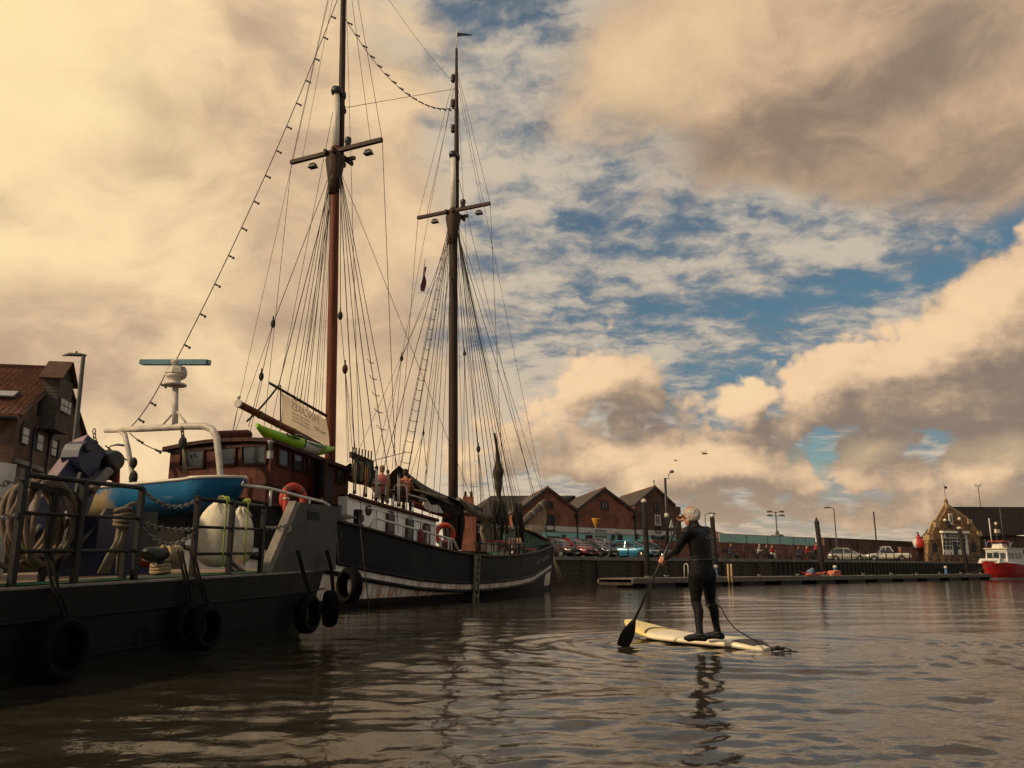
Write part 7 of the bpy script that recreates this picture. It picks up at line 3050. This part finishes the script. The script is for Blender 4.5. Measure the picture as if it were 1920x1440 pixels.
# folded deck crane
def crane():
    K = -1.7
    g_ = lambda x, y, k=K: wpx(x, y, k)
    base = g_(150, 1060)
    o = thing('deck_crane', 'dark blue folded hydraulic crane with sunlit violet boom top', 'crane', Vector((base.x, base.y, wdz(1))))
    M_vt = mat('sunlit_violet', (.20, .13, .15), .6, 0, .3, 3)  # pale colour puts the sunlight on the boom face into the paint
    b = B()
    p = g_(175, 1010)
    b.box(Vector((p.x, p.y, (wdz(2) + 1.55) / 2)), (.7, .7, 1.55 - wdz(2)), WAX)
    b.build('pedestal', M_viol, o)
    # inner boom rising to the knuckle
    p, q = g_(62, 985), g_(166, 842)
    d_ = (q - p).normalized()
    e1 = WN * .93 - WD * .36
    e1 = (e1 - d_ * e1.dot(d_)).normalized()
    e2 = d_.cross(e1)
    if e2.dot(CV - p) < 0: e2 = -e2
    b = B()
    L = (q - p).length
    b.box((p + q) / 2, (L + .1, .26, .30), (d_, e1, e2))
    inn = b.build('inner_boom', M_viol, o)
    b = B()
    b.box((p + q) / 2 + e2 * .157, (L + .1, .262, .012), (d_, e1, e2))
    b.build('boom_top', M_vt, inn)
    # knuckle head
    b = B()
    hd = [g_(x, y, K + .21) for x, y in ((146, 856), (149, 843), (155, 832), (163, 827), (172, 829), (181, 834), (188, 842), (191, 853), (189, 868), (184, 881), (175, 892), (164, 892), (153, 880))]
    b.prism(hd, WN * -.24)
    kn = b.build('knuckle', M_viol, o)
    b = B()
    c = g_(163, 842, K + .22)
    b.lathe([(.045, 0), (.045, .03), (.001, .03)], c, 14, axis=WN)
    b.build('pin', M_black, kn)
    # outer boom folded back down
    p, q = g_(172, 872), g_(112, 1040)
    b = B()
    d2 = (q - p).normalized()
    n2 = WN.cross(d2)
    b.box((p + q) / 2 - WN * .02, ((q - p).length, .24, .2), (d2, WN, n2))
    b.build('outer_boom', M_viol, o)
    for (x0, y0, x1, y1, r_) in ((186, 905, 120, 1000, .04), (205, 882, 170, 920, .055), (118, 1052, 180, 985, .03)):
        b = B()
        b.tube([g_(x0, y0, K + .3), g_(x1, y1, K + .3)], r_, 10)
        b.build('hydraulic_ram', M_edge if r_ > .05 else M_black, o)
    # winch and hose cluster on the knuckle end
    b = B()
    c = g_(203, 872, K + .1)
    for i in range(10):
        a = i * .63
        b.tube([c + WD * .12 * math.cos(a) + UP * (.1 + .06 * math.sin(a)), c + WN * .12 * math.sin(a) + WD * .06 + UP * .02 * i, c - UP * .18 + WD * (.1 * math.sin(a))], [.03, .035, .025], 6)
    b.lathe([(.10, -.15), (.13, -.1), (.13, .1), (.10, .15)], c + UP * .05, 12, axis=WN)
    b.build('hose_cluster', M_black, o)
    b = B()
    p = g_(219, 885, K)
    b.tube([p + UP * .22, p + UP * .1, p - UP * .15], [.02, .035, .05], 8)
    b.build('red_valve', mat('valve_red', (.22, .02, .015), .5), o)
    # lower housings
    b = B()
    p = g_(245, 1040, -1.4)
    b.box(Vector((p.x, p.y, wdz(2) + .16)), (.9, .5, .34), WAX)
    b.build('valve_housing', mat('housing_blue', (.015, .03, .10), .5, 0, .3), o)
    b = B()
    for i in range(3):
        b.tube([g_(40 + 30 * i, 1030, -1.2), g_(75 + 40 * i, 985 - 10 * i, -1.2)], .02, 6)
    b.build('stay_bar', M_edge, o)
crane()
b = B()
c = wpx(272, 1052, -1.0)
b.ball(c, (.09, .09, .08), 10, 6)
b.lathe([(.05, .06), (.05, .12), (.03, .13)], c, 8)
tag(b.build('float', mat('small_red_float', (.22, .02, .012), .5), None), 'small red float lying on the workboat deck by the bitt', 'float')
# dark shackle hook hanging under the davit end: spare block lashed to rail top

# ------------------------------------------------------------------ people
def remesh(b, voxel, smooth=4):
    me = bpy.data.meshes.new('tmp')
    me.from_pydata([tuple(p) for p in b.v], [], b.f)
    ob = bpy.data.objects.new('tmp', me)
    COL.objects.link(ob)
    md = ob.modifiers.new('r', 'REMESH')
    md.mode = 'VOXEL'
    md.voxel_size = voxel
    ms = ob.modifiers.new('s', 'SMOOTH')
    ms.factor = .5
    ms.iterations = smooth
    bpy.context.view_layer.update()
    out = bpy.data.meshes.new_from_object(ob.evaluated_get(bpy.context.evaluated_depsgraph_get()))
    bpy.data.objects.remove(ob)
    return out
def loft(b, secs, n=14):
    """closed body from elliptical sections (centre, half width vector, half depth vector)"""
    rows = [[c + u * math.cos(6.2832 * k / n) + v_ * math.sin(6.2832 * k / n) for k in range(n)] for c, u, v_ in secs]
    b.grid(rows, close=True)
    b.poly(rows[0], [tuple(range(n))[::-1]])
    b.poly(rows[-1], [tuple(range(n))])
def limb(b, pts, rad, n=10):
    P_, R_ = [], []
    for i in range(len(pts) - 1):
        for k in range(6):
            f = k / 6
            P_.append(pts[i].lerp(pts[i + 1], f))
            R_.append(rad[i] + (rad[i + 1] - rad[i]) * f)
    P_.append(pts[-1])
    R_.append(rad[-1])
    b.tube(P_, R_, n)
    b.ball(pts[0], rad[0], 10, 8)
    b.ball(pts[-1], rad[-1], 10, 8)
    for p, r_ in zip(pts[1:-1], rad[1:-1]): b.ball(p, r_, 10, 8)
def hand_on_bar(b, c, bar, arm, r_bar, sz=1.):
    """palm beside the bar, four unequal fingers curled round it, thumb from the side of the palm"""
    bar = bar.normalized()
    out = (arm - bar * arm.dot(bar)).normalized()      # from the bar towards the arm
    t_ = bar.cross(out)
    pc = c + out * (r_bar + .018 * sz)
    b.ball(pc, (.045 * sz, .02 * sz, .032 * sz), 10, 8, ax=(bar, out, t_))
    segs = []
    for i, ln_ in enumerate((.9, 1., .95, .78)):
        o_ = c + bar * ((i - 1.5) * .021 * sz)
        pts = []
        for k in range(7):
            a = .5 + ln_ * 4.0 * k / 6
            rr_ = r_bar + .011 * sz
            pts.append(o_ + out * (rr_ * math.cos(a) + (.012 if k == 0 else 0)) + t_ * (rr_ * math.sin(a)))
        b.tube(pts, [.0105 * sz, .0105 * sz, .010 * sz, .010 * sz, .0095 * sz, .009 * sz, .0075 * sz], 7)
    o_ = c + bar * (.045 * sz)
    pts = [pc + bar * .03 * sz - t_ * .015 * sz] + [o_ + bar * (.006 * k) + out * ((r_bar + .013) * math.cos(-a)) + t_ * ((r_bar + .013) * math.sin(-a)) for k, a in enumerate((.5, 1.2, 1.9, 2.5))]
    b.tube(pts, [.014 * sz, .013 * sz, .012 * sz, .011 * sz, .009 * sz], 7)
def head(b, c, face, up, sz=1.):
    face = face.normalized()
    lf = up.cross(face).normalized()
    up = face.cross(lf).normalized()
    A_ = (lf, face, up)
    b.ball(c + up * .02 * sz - face * .012 * sz, (.076 * sz, .096 * sz, .098 * sz), 14, 10, ax=A_)     # skull
    b.ball(c - up * .055 * sz + face * .030 * sz, (.056 * sz, .062 * sz, .062 * sz), 12, 8, ax=A_)     # jaw
    b.ball(c - up * .098 * sz + face * .062 * sz, (.026 * sz, .022 * sz, .02 * sz), 8, 6, ax=A_)       # chin
    b.tube([c + up * .025 * sz + face * .086 * sz, c - up * .012 * sz + face * .108 * sz, c - up * .03 * sz + face * .092 * sz], [.010 * sz, .016 * sz, .014 * sz], 8)
    b.ball(c + up * .032 * sz + face * .078 * sz, (.05 * sz, .018 * sz, .012 * sz), 8, 6, ax=A_)       # brow
    b.ball(c - up * .060 * sz + face * .088 * sz, (.025 * sz, .010 * sz, .010 * sz), 8, 6, ax=A_)      # mouth
    for s_ in (-1, 1):
        b.ball(c + lf * (.080 * sz * s_) - up * .008 * sz - face * .010 * sz, (.014 * sz, .022 * sz, .034 * sz), 8, 6, ax=A_)
    return A_
def assign(me, mats, parts, default=0):
    """material per face from the nearest marker capsule: parts = [(p, q, radius, index)]"""
    for m in mats: me.materials.append(m)
    n = len(me.polygons)
    cs = np.zeros(n * 3)
    me.polygons.foreach_get('center', cs)
    cs = cs.reshape(-1, 3)
    idx = np.full(n, default)
    for p, q, r_, i in parts:
        p, q = np.array(p), np.array(q)
        d = q - p
        t_ = np.clip(((cs - p) @ d) / max(1e-9, d @ d), 0, 1)
        dist = np.linalg.norm(cs - (p + t_[:, None] * d), axis=1)
        idx[dist < r_] = i
    me.polygons.foreach_set('material_index', idx.astype(np.int32))
    me.polygons.foreach_set('use_smooth', np.ones(n, bool))
def mesh_obj(name, me, par):
    o = bpy.data.objects.new(name, me)
    COL.objects.link(o)
    org = wloc(par)
    me.transform(Matrix.Translation(-org))
    o.parent = par
    me.name = name
    return o

M_suit = mat('black_neoprene', (.0045, .0045, .005), .55, 0, .5, 9, .5, 16, (1, 1, 1.8), spec=.25)
M_suit2 = mat('grey_black_neoprene', (.0075, .007, .0065), .75, 0, .5, 9, .8, 16, (1, 1, 1.8), spec=.22)
M_boot = mat('neoprene_boot', (.006, .0065, .009), .65, 0, .3, 6, spec=.25)
M_skin = mat('sunlit_skin', (.48, .20, .115), .5, 0, .2, 8)
M_hairw = mat('white_hair', (.50, .44, .37), .8, 0, .35, 30, .4, 80)

def paddler():
    # ---- board
    f = Vector((-.50, .866, 0)).normalized()
    r_ = Vector((f.y, -f.x, 0))
    c0 = onz(1324, 1192, .10)
    c0.z = 0
    c0 = c0 + f * .02
    o = thing('paddleboard', 'cream and yellow paddleboard under the standing paddler', 'paddleboard', c0)
    u0, u1 = -1.08, 1.60
    n, m_ = 36, 16
    rows = []
    def ctr(u):
        t = (u - u0) / (u1 - u0)
        return .05 + .15 * max(0, (t - .6) / .4) ** 1.8 - .05 * max(0, (.16 - t) / .16) ** 1.5
    def hw(u):
        t = (u - u0) / (u1 - u0)
        return .43 * max(.02, (math.sin(math.pi * (t * .97 + .015)) ** .52)) * (1 - .10 * t)
    for i in range(n + 1):
        u = u0 + (u1 - u0) * i / n
        w_, z = hw(u), ctr(u)
        th = .055 * min(1, .35 + w_ * 2.4)
        rows.append([c0 + f * u + r_ * (w_ * math.copysign(abs(math.cos(a)) ** .7, math.cos(a))) + UP * (z + th * math.copysign(abs(math.sin(a)) ** .8, math.sin(a))) for a in [6.2832 * k / m_ for k in range(m_)]])
    b = B()
    b.grid(rows, close=True, mif=lambda i, k: 1 if i > 24 else 0)
    b.poly(rows[0], [tuple(range(m_))])
    b.poly(rows[-1], [tuple(range(m_))[::-1]])
    M_bw = mat('board_white', (.88, .76, .52), .35, 0, .12, 2, coat=.3)
    M_by = mat('board_yellow', (.88, .66, .22), .35, 0, .1, 2, coat=.3)
    bd = b.build('hull', [M_bw, M_by], o)
    top = lambda u, k: c0 + f * u + r_ * (hw(u) * k) + UP * (ctr(u) + .055 * min(1, .35 + hw(u) * 2.4) * (1 - abs(k) ** 2.6) ** .4 + .004)
    b = B()
    b.grid([[top(.76 + .22 * (1 - k * k), k) for k in [-.94 + 1.88 * i / 16 for i in range(17)]], [top(.81 + .22 * (1 - k * k), k) for k in [-.94 + 1.88 * i / 16 for i in range(17)]]])
    b.build('dark_stripe', M_black, bd)
    for q in range(3):
        b = B()
        b.grid([[top(1.18 + .10 * i / 8 + .05 * q, -.55 + .10 * q + .32 * i / 8) for i in range(9)], [top(1.19 + .10 * i / 8 + .05 * q, -.50 + .10 * q + .30 * i / 8) for i in range(9)]])
        b.build('logo_stroke', M_black, bd)
    b = B()
    b.grid([[top(u0 + .10 + .28 * j / 5, k) for k in [-.82 + 1.64 * i / 8 for i in range(9)]] for j in range(6)])
    b.build('deck_pad', mat('pad_grey', (.05, .045, .045), .9), bd)
    # ---- figure
    J = lambda x, y, Y: at(x, y, Y)
    BZ = .055 + .055
    la, ra = J(1312, 1179, 10.33), J(1345, 1176, 10.62)
    la.z = ra.z = BZ + .10
    hipL, hipR = J(1305, 1078, 10.34), J(1328, 1076, 10.50)
    kneeL, kneeR = J(1305, 1128, 10.44), J(1332, 1128, 10.64)
    pel = J(1315, 1066, 10.43)
    wst = J(1315, 1040, 10.43)
    chs = J(1311, 1008, 10.42)
    nkb = J(1305, 988, 10.44)
    shL, shR = J(1290, 998, 10.30), J(1325, 996, 10.54)
    elL, wrL = J(1268, 1034, 10.48), J(1250, 1046, 10.74)
    padT, padB = J(1279.5, 966, 10.72), J(1174, 1197, 11.02)
    bar = (padB - padT).normalized()
    hL = padT + bar * ((J(1243, 1051, 10.83) - padT).dot(bar))
    hR = padT + bar * .03
    elR, wrR = J(1306, 1008, 10.82), J(1290, 975, 10.80)
    hc = J(1295, 968, 10.47)
    face = Vector((-.80, .55, -.24))
    lat = (shR - shL).normalized()
    fw = UP.cross(lat).normalized()
    if fw.y < 0: fw = -fw
    b = B()
    loft(b, [(pel - UP * .16, lat * .10, fw * .085), (pel - UP * .10, lat * .155, fw * .115), (pel, lat * .165, fw * .125), (pel.lerp(wst, .6), lat * .158, fw * .118), (wst, lat * .158, fw * .112), (wst.lerp(chs, .5), lat * .172, fw * .118),
             (chs, lat * .185, fw * .12), (chs.lerp(nkb, .45) + UP * .01, lat * .175, fw * .10), (nkb - UP * .02, lat * .10, fw * .075), (nkb + UP * .02, lat * .062, fw * .06)], 18)
    limb(b, [nkb - UP * .03, nkb.lerp(hc, .5), hc - UP * .03], [.064, .058, .055])
    limb(b, [shL, elL, wrL, hL.lerp(wrL, .35)], [.070, .050, .034, .026])
    limb(b, [shR, elR, wrR, hR.lerp(wrR, .35)], [.060, .050, .034, .026])
    limb(b, [chs - lat * .10 + UP * .04, shL], [.085, .072])
    limb(b, [chs + lat * .08 + UP * .05, shR], [.09, .064])
    for hp, kn, an, ft in ((hipL, kneeL, la, (f * .75 - r_ * .66).normalized()), (hipR, kneeR, ra, (f * .9 - r_ * .44).normalized())):
        cf = kn.lerp(an, .32) - fw * .022
        limb(b, [hp, hp.lerp(kn, .45), kn, cf, kn.lerp(an, .72), an], [.098, .086, .062, .060, .046, .042])
        he = Vector((an.x, an.y, BZ + .035)) - ft * .05
        toe = Vector((an.x, an.y, BZ + .028)) + ft * .17
        limb(b, [he, he.lerp(toe, .5) + UP * .012, he.lerp(toe, .82), toe], [.040, .044, .042, .026])
        limb(b, [an, he.lerp(toe, .35) + UP * .01], [.043, .045])
    A_ = head(b, hc, face, UP + face * .15, 1.02)
    hand_on_bar(b, hL, bar, wrL - hL, .017, 1.08)
    hand_on_bar(b, hR, A_[0] + bar * .2, wrR - hR, .017, 1.08)
    me = remesh(b, .0085, 3)
    p = thing('person', 'white haired person in black wetsuit standing and paddling on the board', 'person', Vector((c0.x, c0.y, BZ)))
    lf, fc, up = A_
    assign(me, [M_suit, M_skin, M_boot, M_suit2], [
        (pel - UP * .1, hipL, .22, 3), (hipL, kneeL, .17, 3), (hipR, kneeR, .17, 3),
        (hc - up * .055, hc + up * .1, .128, 1), (nkb - UP * .05, nkb + UP * .055, .085, 0),
        (hL, hL + bar * .01, .075, 1), (wrL.lerp(hL, .6), hL, .05, 1), (hR, hR, .08, 1), (wrR.lerp(hR, .6), hR, .05, 1),
        (la - UP * .1, la + UP * .05, .22, 2), (ra - UP * .1, ra + UP * .05, .22, 2)])
    mesh_obj('body', me, p)
    # hair: back and sides, leaving a pink crown
    b = B()
    for i in range(260):
        a = random.uniform(-2.5, 2.5)
        e_ = random.uniform(-.85, .50)
        d_ = (-fc * math.cos(a) * math.cos(e_) + lf * math.sin(a) * math.cos(e_) + up * math.sin(e_))
        if d_.dot(fc) > .35: continue
        q = hc + up * .02 - fc * .012 + Vector(lf) * (d_.dot(lf) * .070) + fc * (d_.dot(fc) * .092) + up * (d_.dot(up) * .092)
        dn = (-up * .8 - fc * .3 + lf * random.uniform(-.4, .4))
        dn = (dn - d_ * dn.dot(d_)).normalized()
        b.tube([q - dn * .018, q + d_ * .012, q + dn * .035 + d_ * .004], [.014, .020, .012], 6)
    hm = remesh(b, .006, 9)
    hm.materials.append(M_hairw)
    for pg in hm.polygons: pg.use_smooth = True
    mesh_obj('hair', hm, p)
    # eyes and glasses arm
    b = B()
    for s_ in (-1, 1): b.ball(hc + up * .012 + fc * .086 + lf * .03 * s_, .011, 8, 6)
    b.build('eyes', M_black, p)
    b = B()
    b.tube([hc + lf * .088 - fc * .01 + up * .012, hc + lf * .078 + fc * .085 + up * .014, hc + lf * .03 + fc * .105 + up * .01], .004, 5)
    b.build('spectacles', M_black, p)
    # back print, waist pouch
    b = B()
    cb = J(1320, 1009, 10.43)
    for k in range(9):
        c = chs - fw * .128 + lat * (-.03 + .018 * k) + UP * (.012 * math.sin(k * 1.7) - .01)
        b.box(c, (.016, .004, .012 + .006 * (k % 3)), (lat, fw, UP))
    b.build('back_print', mat('faded_print', (.12, .10, .08), .8), p)
    b = B()
    cw = wst.lerp(pel, .35) - fw * .125 + lat * .06
    b.ball(cw, (.075, .02, .022), 10, 6, ax=(lat, fw, UP))
    b.build('waist_pouch', M_black, p)
    b = B()
    b.tube([(wst.lerp(pel, .35) + lat * (.157 * math.cos(a)) + fw * (.117 * math.sin(a))) for a in [6.2832 * k / 20 for k in range(20)]], .010, 5, closed=True)
    b.build('waist_belt', M_black, p)
    for an in (la, ra):
        b = B()
        b.tube([an - UP * .02 + lat * (.046 * math.cos(a)) + fw * (.048 * math.sin(a)) for a in [6.2832 * k / 14 for k in range(14)]], .008, 5, closed=True)
        b.build('boot_strap', mat('strap_grey', (.06, .05, .045), .7), p)
    # ---- paddle
    o = thing('paddle', 'long black paddle with its blade dipping into the water', 'paddle', padB)
    b = B()
    b.tube([padT, padT + bar * ((padB - padT).length * .87)], [.0145, .016], 8)
    b.build('shaft', mat('carbon_shaft', (.02, .019, .018), .35, 0, .2, 8), o)
    b = B()
    b.tube([padT - A_[0] * .06, padT + A_[0] * .06], .017, 8)
    b.build('grip', M_steel, o)
    L = (padB - padT).length
    bs = padT + bar * (L * .85)
    be = padT + bar * (L * 1.07)
    bx = Vector((.9, .3, 0)) - bar * bar.dot(Vector((.9, .3, 0)))
    bx.normalize()
    bn = bar.cross(bx)
    rows = []
    for i in range(13):
        t = i / 12
        w_ = .018 + .080 * math.sin(math.pi * min(1, t * .72 + .02)) ** 1.1 if t < .92 else .07
        rows.append([bs.lerp(be, t) + bx * (w_ * g_) + bn * (.02 * (1 - g_ * g_) * (1 - t)) for g_ in (-1, -.5, 0, .5, 1)])
    b = B()
    b.grid(rows)
    b.grid([[q - bn * .010 for q in rr_] for rr_ in rows][::-1])
    b.build('blade', M_black, o)
    # ---- leash
    b = B()
    k0 = kneeR.lerp(ra, .12) + lat * .06
    pts = [k0, at(1350, 1137, 10.4), at(1362, 1158, 10.2), at(1378, 1178, 10.0), at(1398, 1191, 9.8)]
    pts += [top(-.85, .1) + UP * .01, top(-1.02, .05) + UP * .01, c0 + f * -1.26 + UP * .015, c0 + f * -1.40 + r_ * .12 + UP * .01]
    sm = []
    for i in range(len(pts) - 1):
        for k in range(5):
            t = k / 5
            p0, p1, p2, p3 = pts[max(0, i - 1)], pts[i], pts[i + 1], pts[min(len(pts) - 1, i + 2)]
            sm.append(.5 * ((2 * p1) + (p2 - p0) * t + (2 * p0 - 5 * p1 + 4 * p2 - p3) * t * t + (3 * p1 - p0 - 3 * p2 + p3) * t ** 3))
    sm.append(pts[-1])
    b.tube(sm, .008, 6)
    ls = thing('leash', 'black coiled leash from the paddler leg to the board tail', 'leash', c0 + f * -1.2)
    b.build('cord', M_black, ls)
    b = B()
    q = c0 + f * -1.22 + UP * .025
    b.tube([q - r_ * .10, q + UP * .02, q + r_ * .10], [.018, .026, .014], 8)
    b.tube([q + UP * .01 - f * .02, q - f * .10 + UP * .03, q - f * .20 + UP * .005], [.016, .014, .008], 6)
    b.build('cuff', M_black, ls)
    b = B()
    b.tube([k0 - lat * .06 + lat * (.066 * math.cos(a)) + fw * (.068 * math.sin(a)) for a in [6.2832 * k / 14 for k in range(14)]], .012, 6, closed=True)
    b.build('knee_cuff', M_black, ls)
paddler()

def figure(label, P0, face, pose, cloth, trousers, hair, sz=1., voxel=.028, group=None, skin=None, lean=.12):
    """simple clothed figure: P0 = point under the pelvis on seat or ground"""
    f = face.normalized()
    l = UP.cross(f).normalized()
    o = thing('person', label, 'person', P0, group)
    b = B()
    if pose == 'sit':
        pel = P0 + UP * .12 * sz
        kn = [pel + l * (.10 * s_) + f * .42 * sz + UP * .03 for s_ in (-1, 1)]
        an = [k + f * .06 - UP * .43 * sz for k in kn]
    else:
        pel = P0 + UP * .92 * sz
        kn = [P0 + l * (.10 * s_) + UP * .48 * sz + f * .05 * s_ for s_ in (-1, 1)]
        an = [P0 + l * (.10 * s_) + UP * .08 * sz + f * .09 * s_ for s_ in (-1, 1)]
    top = pel + UP * .50 * sz + f * lean * sz
    wst = pel.lerp(top, .45)
    chs = pel.lerp(top, .85)
    loft(b, [(pel - UP * .06, l * .13 * sz, f * .10 * sz), (pel, l * .18 * sz, f * .13 * sz), (wst, l * .165 * sz, f * .12 * sz), (chs, l * .20 * sz, f * .125 * sz), (top, l * .16 * sz, f * .10 * sz), (top + UP * .06 * sz, l * .065 * sz, f * .06 * sz)], 12)
    hc = top + UP * .21 * sz + f * .05
    limb(b, [top, hc - UP * .05], [.055 * sz, .055 * sz])
    head(b, hc, f - UP * .15, UP, sz)
    parts = []
    for i, s_ in enumerate((-1, 1)):
        sh = top + l * (.17 * s_ * sz) - UP * .02
        el = sh - UP * .26 * sz + l * (.06 * s_) + f * .06
        wr = el + f * .22 * sz - l * (.08 * s_) + UP * .04
        limb(b, [sh, el, wr], [.062 * sz, .05 * sz, .036 * sz])
        limb(b, [wr, wr + f * .09 * sz], [.034 * sz, .028 * sz])
        for k in range(4): b.tube([wr + f * .08 + l * (.016 * (k - 1.5)), wr + f * .14 + l * (.018 * (k - 1.5)) - UP * .02], .011, 5)
        b.tube([wr + f * .05 - l * (.03 * s_), wr + f * .09 - l * (.05 * s_)], .012, 5)
        limb(b, [pel + l * (.09 * s_ * sz), kn[i], an[i]], [.09 * sz, .065 * sz, .045 * sz])
        limb(b, [an[i] - UP * .04, an[i] - UP * .05 + f * .15 * sz], [.042, .032])
        parts += [(wr + f * .05, wr + f * .12, .06 * sz, 1), (pel + l * (.09 * s_) + f * .06, kn[i], .13, 2), (kn[i], an[i], .12, 2), (an[i] - UP * .05, an[i] - UP * .05 + f * .15, .075, 3)]
    me = remesh(b, voxel, 2)
    assign(me, [cloth, skin or M_skin, trousers, M_black], parts + [(hc - UP * .07, hc + UP * .05, .125 * sz, 1)])
    mesh_obj('body', me, o)
    b = B()
    b.ball(hc + UP * .045 * sz - f * .03, (.09 * sz, .10 * sz, .085 * sz), 12, 8, ax=(l, f, UP))
    b.ball(hc - UP * .02 * sz - f * .055, (.08 * sz, .06 * sz, .09 * sz), 10, 8, ax=(l, f, UP))
    hm = remesh(b, .02, 2)
    hm.materials.append(hair)
    mesh_obj('hair', hm, o)
    return o
# checked shirt material
def check():
    m = bpy.data.materials.new('checked_shirt')
    m.use_nodes = True
    t = NT(m.node_tree)
    bs = m.node_tree.nodes['Principled BSDF']
    co = t.n('ShaderNodeTexCoord').outputs['Object']
    x, y, z = t.sep(co)[0:3]
    a = t.m('GREATER_THAN', t.m('FRACT', t.mul(t.add(x, t.mul(y, -.6)), 9.)), .5)
    c = t.m('GREATER_THAN', t.m('FRACT', t.mul(z, 9.)), .5)
    col = t.mix(a, (.34, .07, .035), (.08, .03, .04))
    col = t.mix(t.mul(c, .6), col, (.44, .22, .10))
    t.put(bs.inputs['Base Color'], col)
    bs.inputs['Roughness'].default_value = .9
    return m
M_hb, M_hbl, M_hg = mat('brown_hair', (.035, .017, .010), .7, 0, .3, 20), mat('fair_hair', (.22, .13, .06), .7, 0, .3, 20), mat('grey_hair', (.30, .28, .25), .7, 0, .3, 20)
M_den, M_trd = mat('denim', (.03, .045, .09), .85), mat('dark_trousers', (.02, .019, .02), .85)
figure('person in red checked shirt seated with back turned on the deckhouse', PP1, SA * .9 - SN * .3, 'sit', check(), M_trd, M_hb, 1., .018)
figure('fair haired person in pink top seated behind the orange lanyards', PP2, SA * .7 - SN * .7, 'sit', mat('pink_top', (.38, .10, .08), .9), M_trd, M_hbl, 1., .022)

# benches, tables and people on the far quay
def bench(t, m, L, label):
    o = thing('quay_bench', label, 'bench', Qp(t, m, QZ))
    for q in (-.16, 0, .16):
        b = B()
        b.box(Qp(t, m + q, QZ + .44), (L, .13, .045), QAX)
        b.build('seat_slat', M_timber, o)
    for z in (.66, .84):
        b = B()
        b.box(Qp(t, m + .26, QZ + z), (L, .04, .13), QAX)
        b.build('back_slat', M_timber, o)
    for q in (-.42, .42):
        b = B()
        b.box(Qp(t + L * q, m, QZ + .21), (.08, .42, .42), QAX)
        b.box(Qp(t + L * q, m + .24, QZ + .55), (.07, .05, .8), QAX)
        b.build('leg', M_black, o)
tb = [qpx(x, 1043, 2.6)[0] for x in (1370, 1432, 1512)]
bench(tb[0], 2.6, 2.2, 'slatted quay bench nearest the second pile')
bench(tb[1], 2.6, 3.4, 'slatted quay bench with three people')
bench(tb[2], 2.6, 3.4, 'slatted quay bench below the end of the glass wall')
PEO = [(1367, 'sit', (.03, .035, .05), M_den, M_hb, 'person in dark jacket seated alone on the first quay bench'),
       (1420, 'sit', (.42, .38, .33), M_trd, M_hg, 'grey haired person in white top seated on the middle bench'),
       (1433, 'sit', (.03, .03, .035), M_trd, M_hb, 'person in black jacket seated between white and red jackets'),
       (1444, 'sit', (.42, .03, .03), M_offw, M_hb, 'person in red jacket seated at the bench end'),
       (1493, 'sit', (.025, .03, .05), M_den, M_hb, 'person in navy jacket seated left on the last bench'),
       (1510, 'sit', (.40, .02, .03), M_trd, M_hg, 'person in red top seated on the last bench'),
       (1519, 'stand', (.48, .035, .07), M_trd, M_hb, 'person in pink red coat standing by the last bench')]
for x, pose, c, tr, hr, lab in PEO:
    t = qpx(x, 1043, 2.6)[0]
    m = 2.5 if pose == 'sit' else 2.0
    figure(lab, Qp(t, m, QZ + (.47 if pose == 'sit' else 0)), (-QN + QD * random.uniform(-.5, .5)), pose, mat('jacket_%d' % x, c, .9, 0, .3, 6), tr, hr, 1.05, .032, 'people on the far quay')
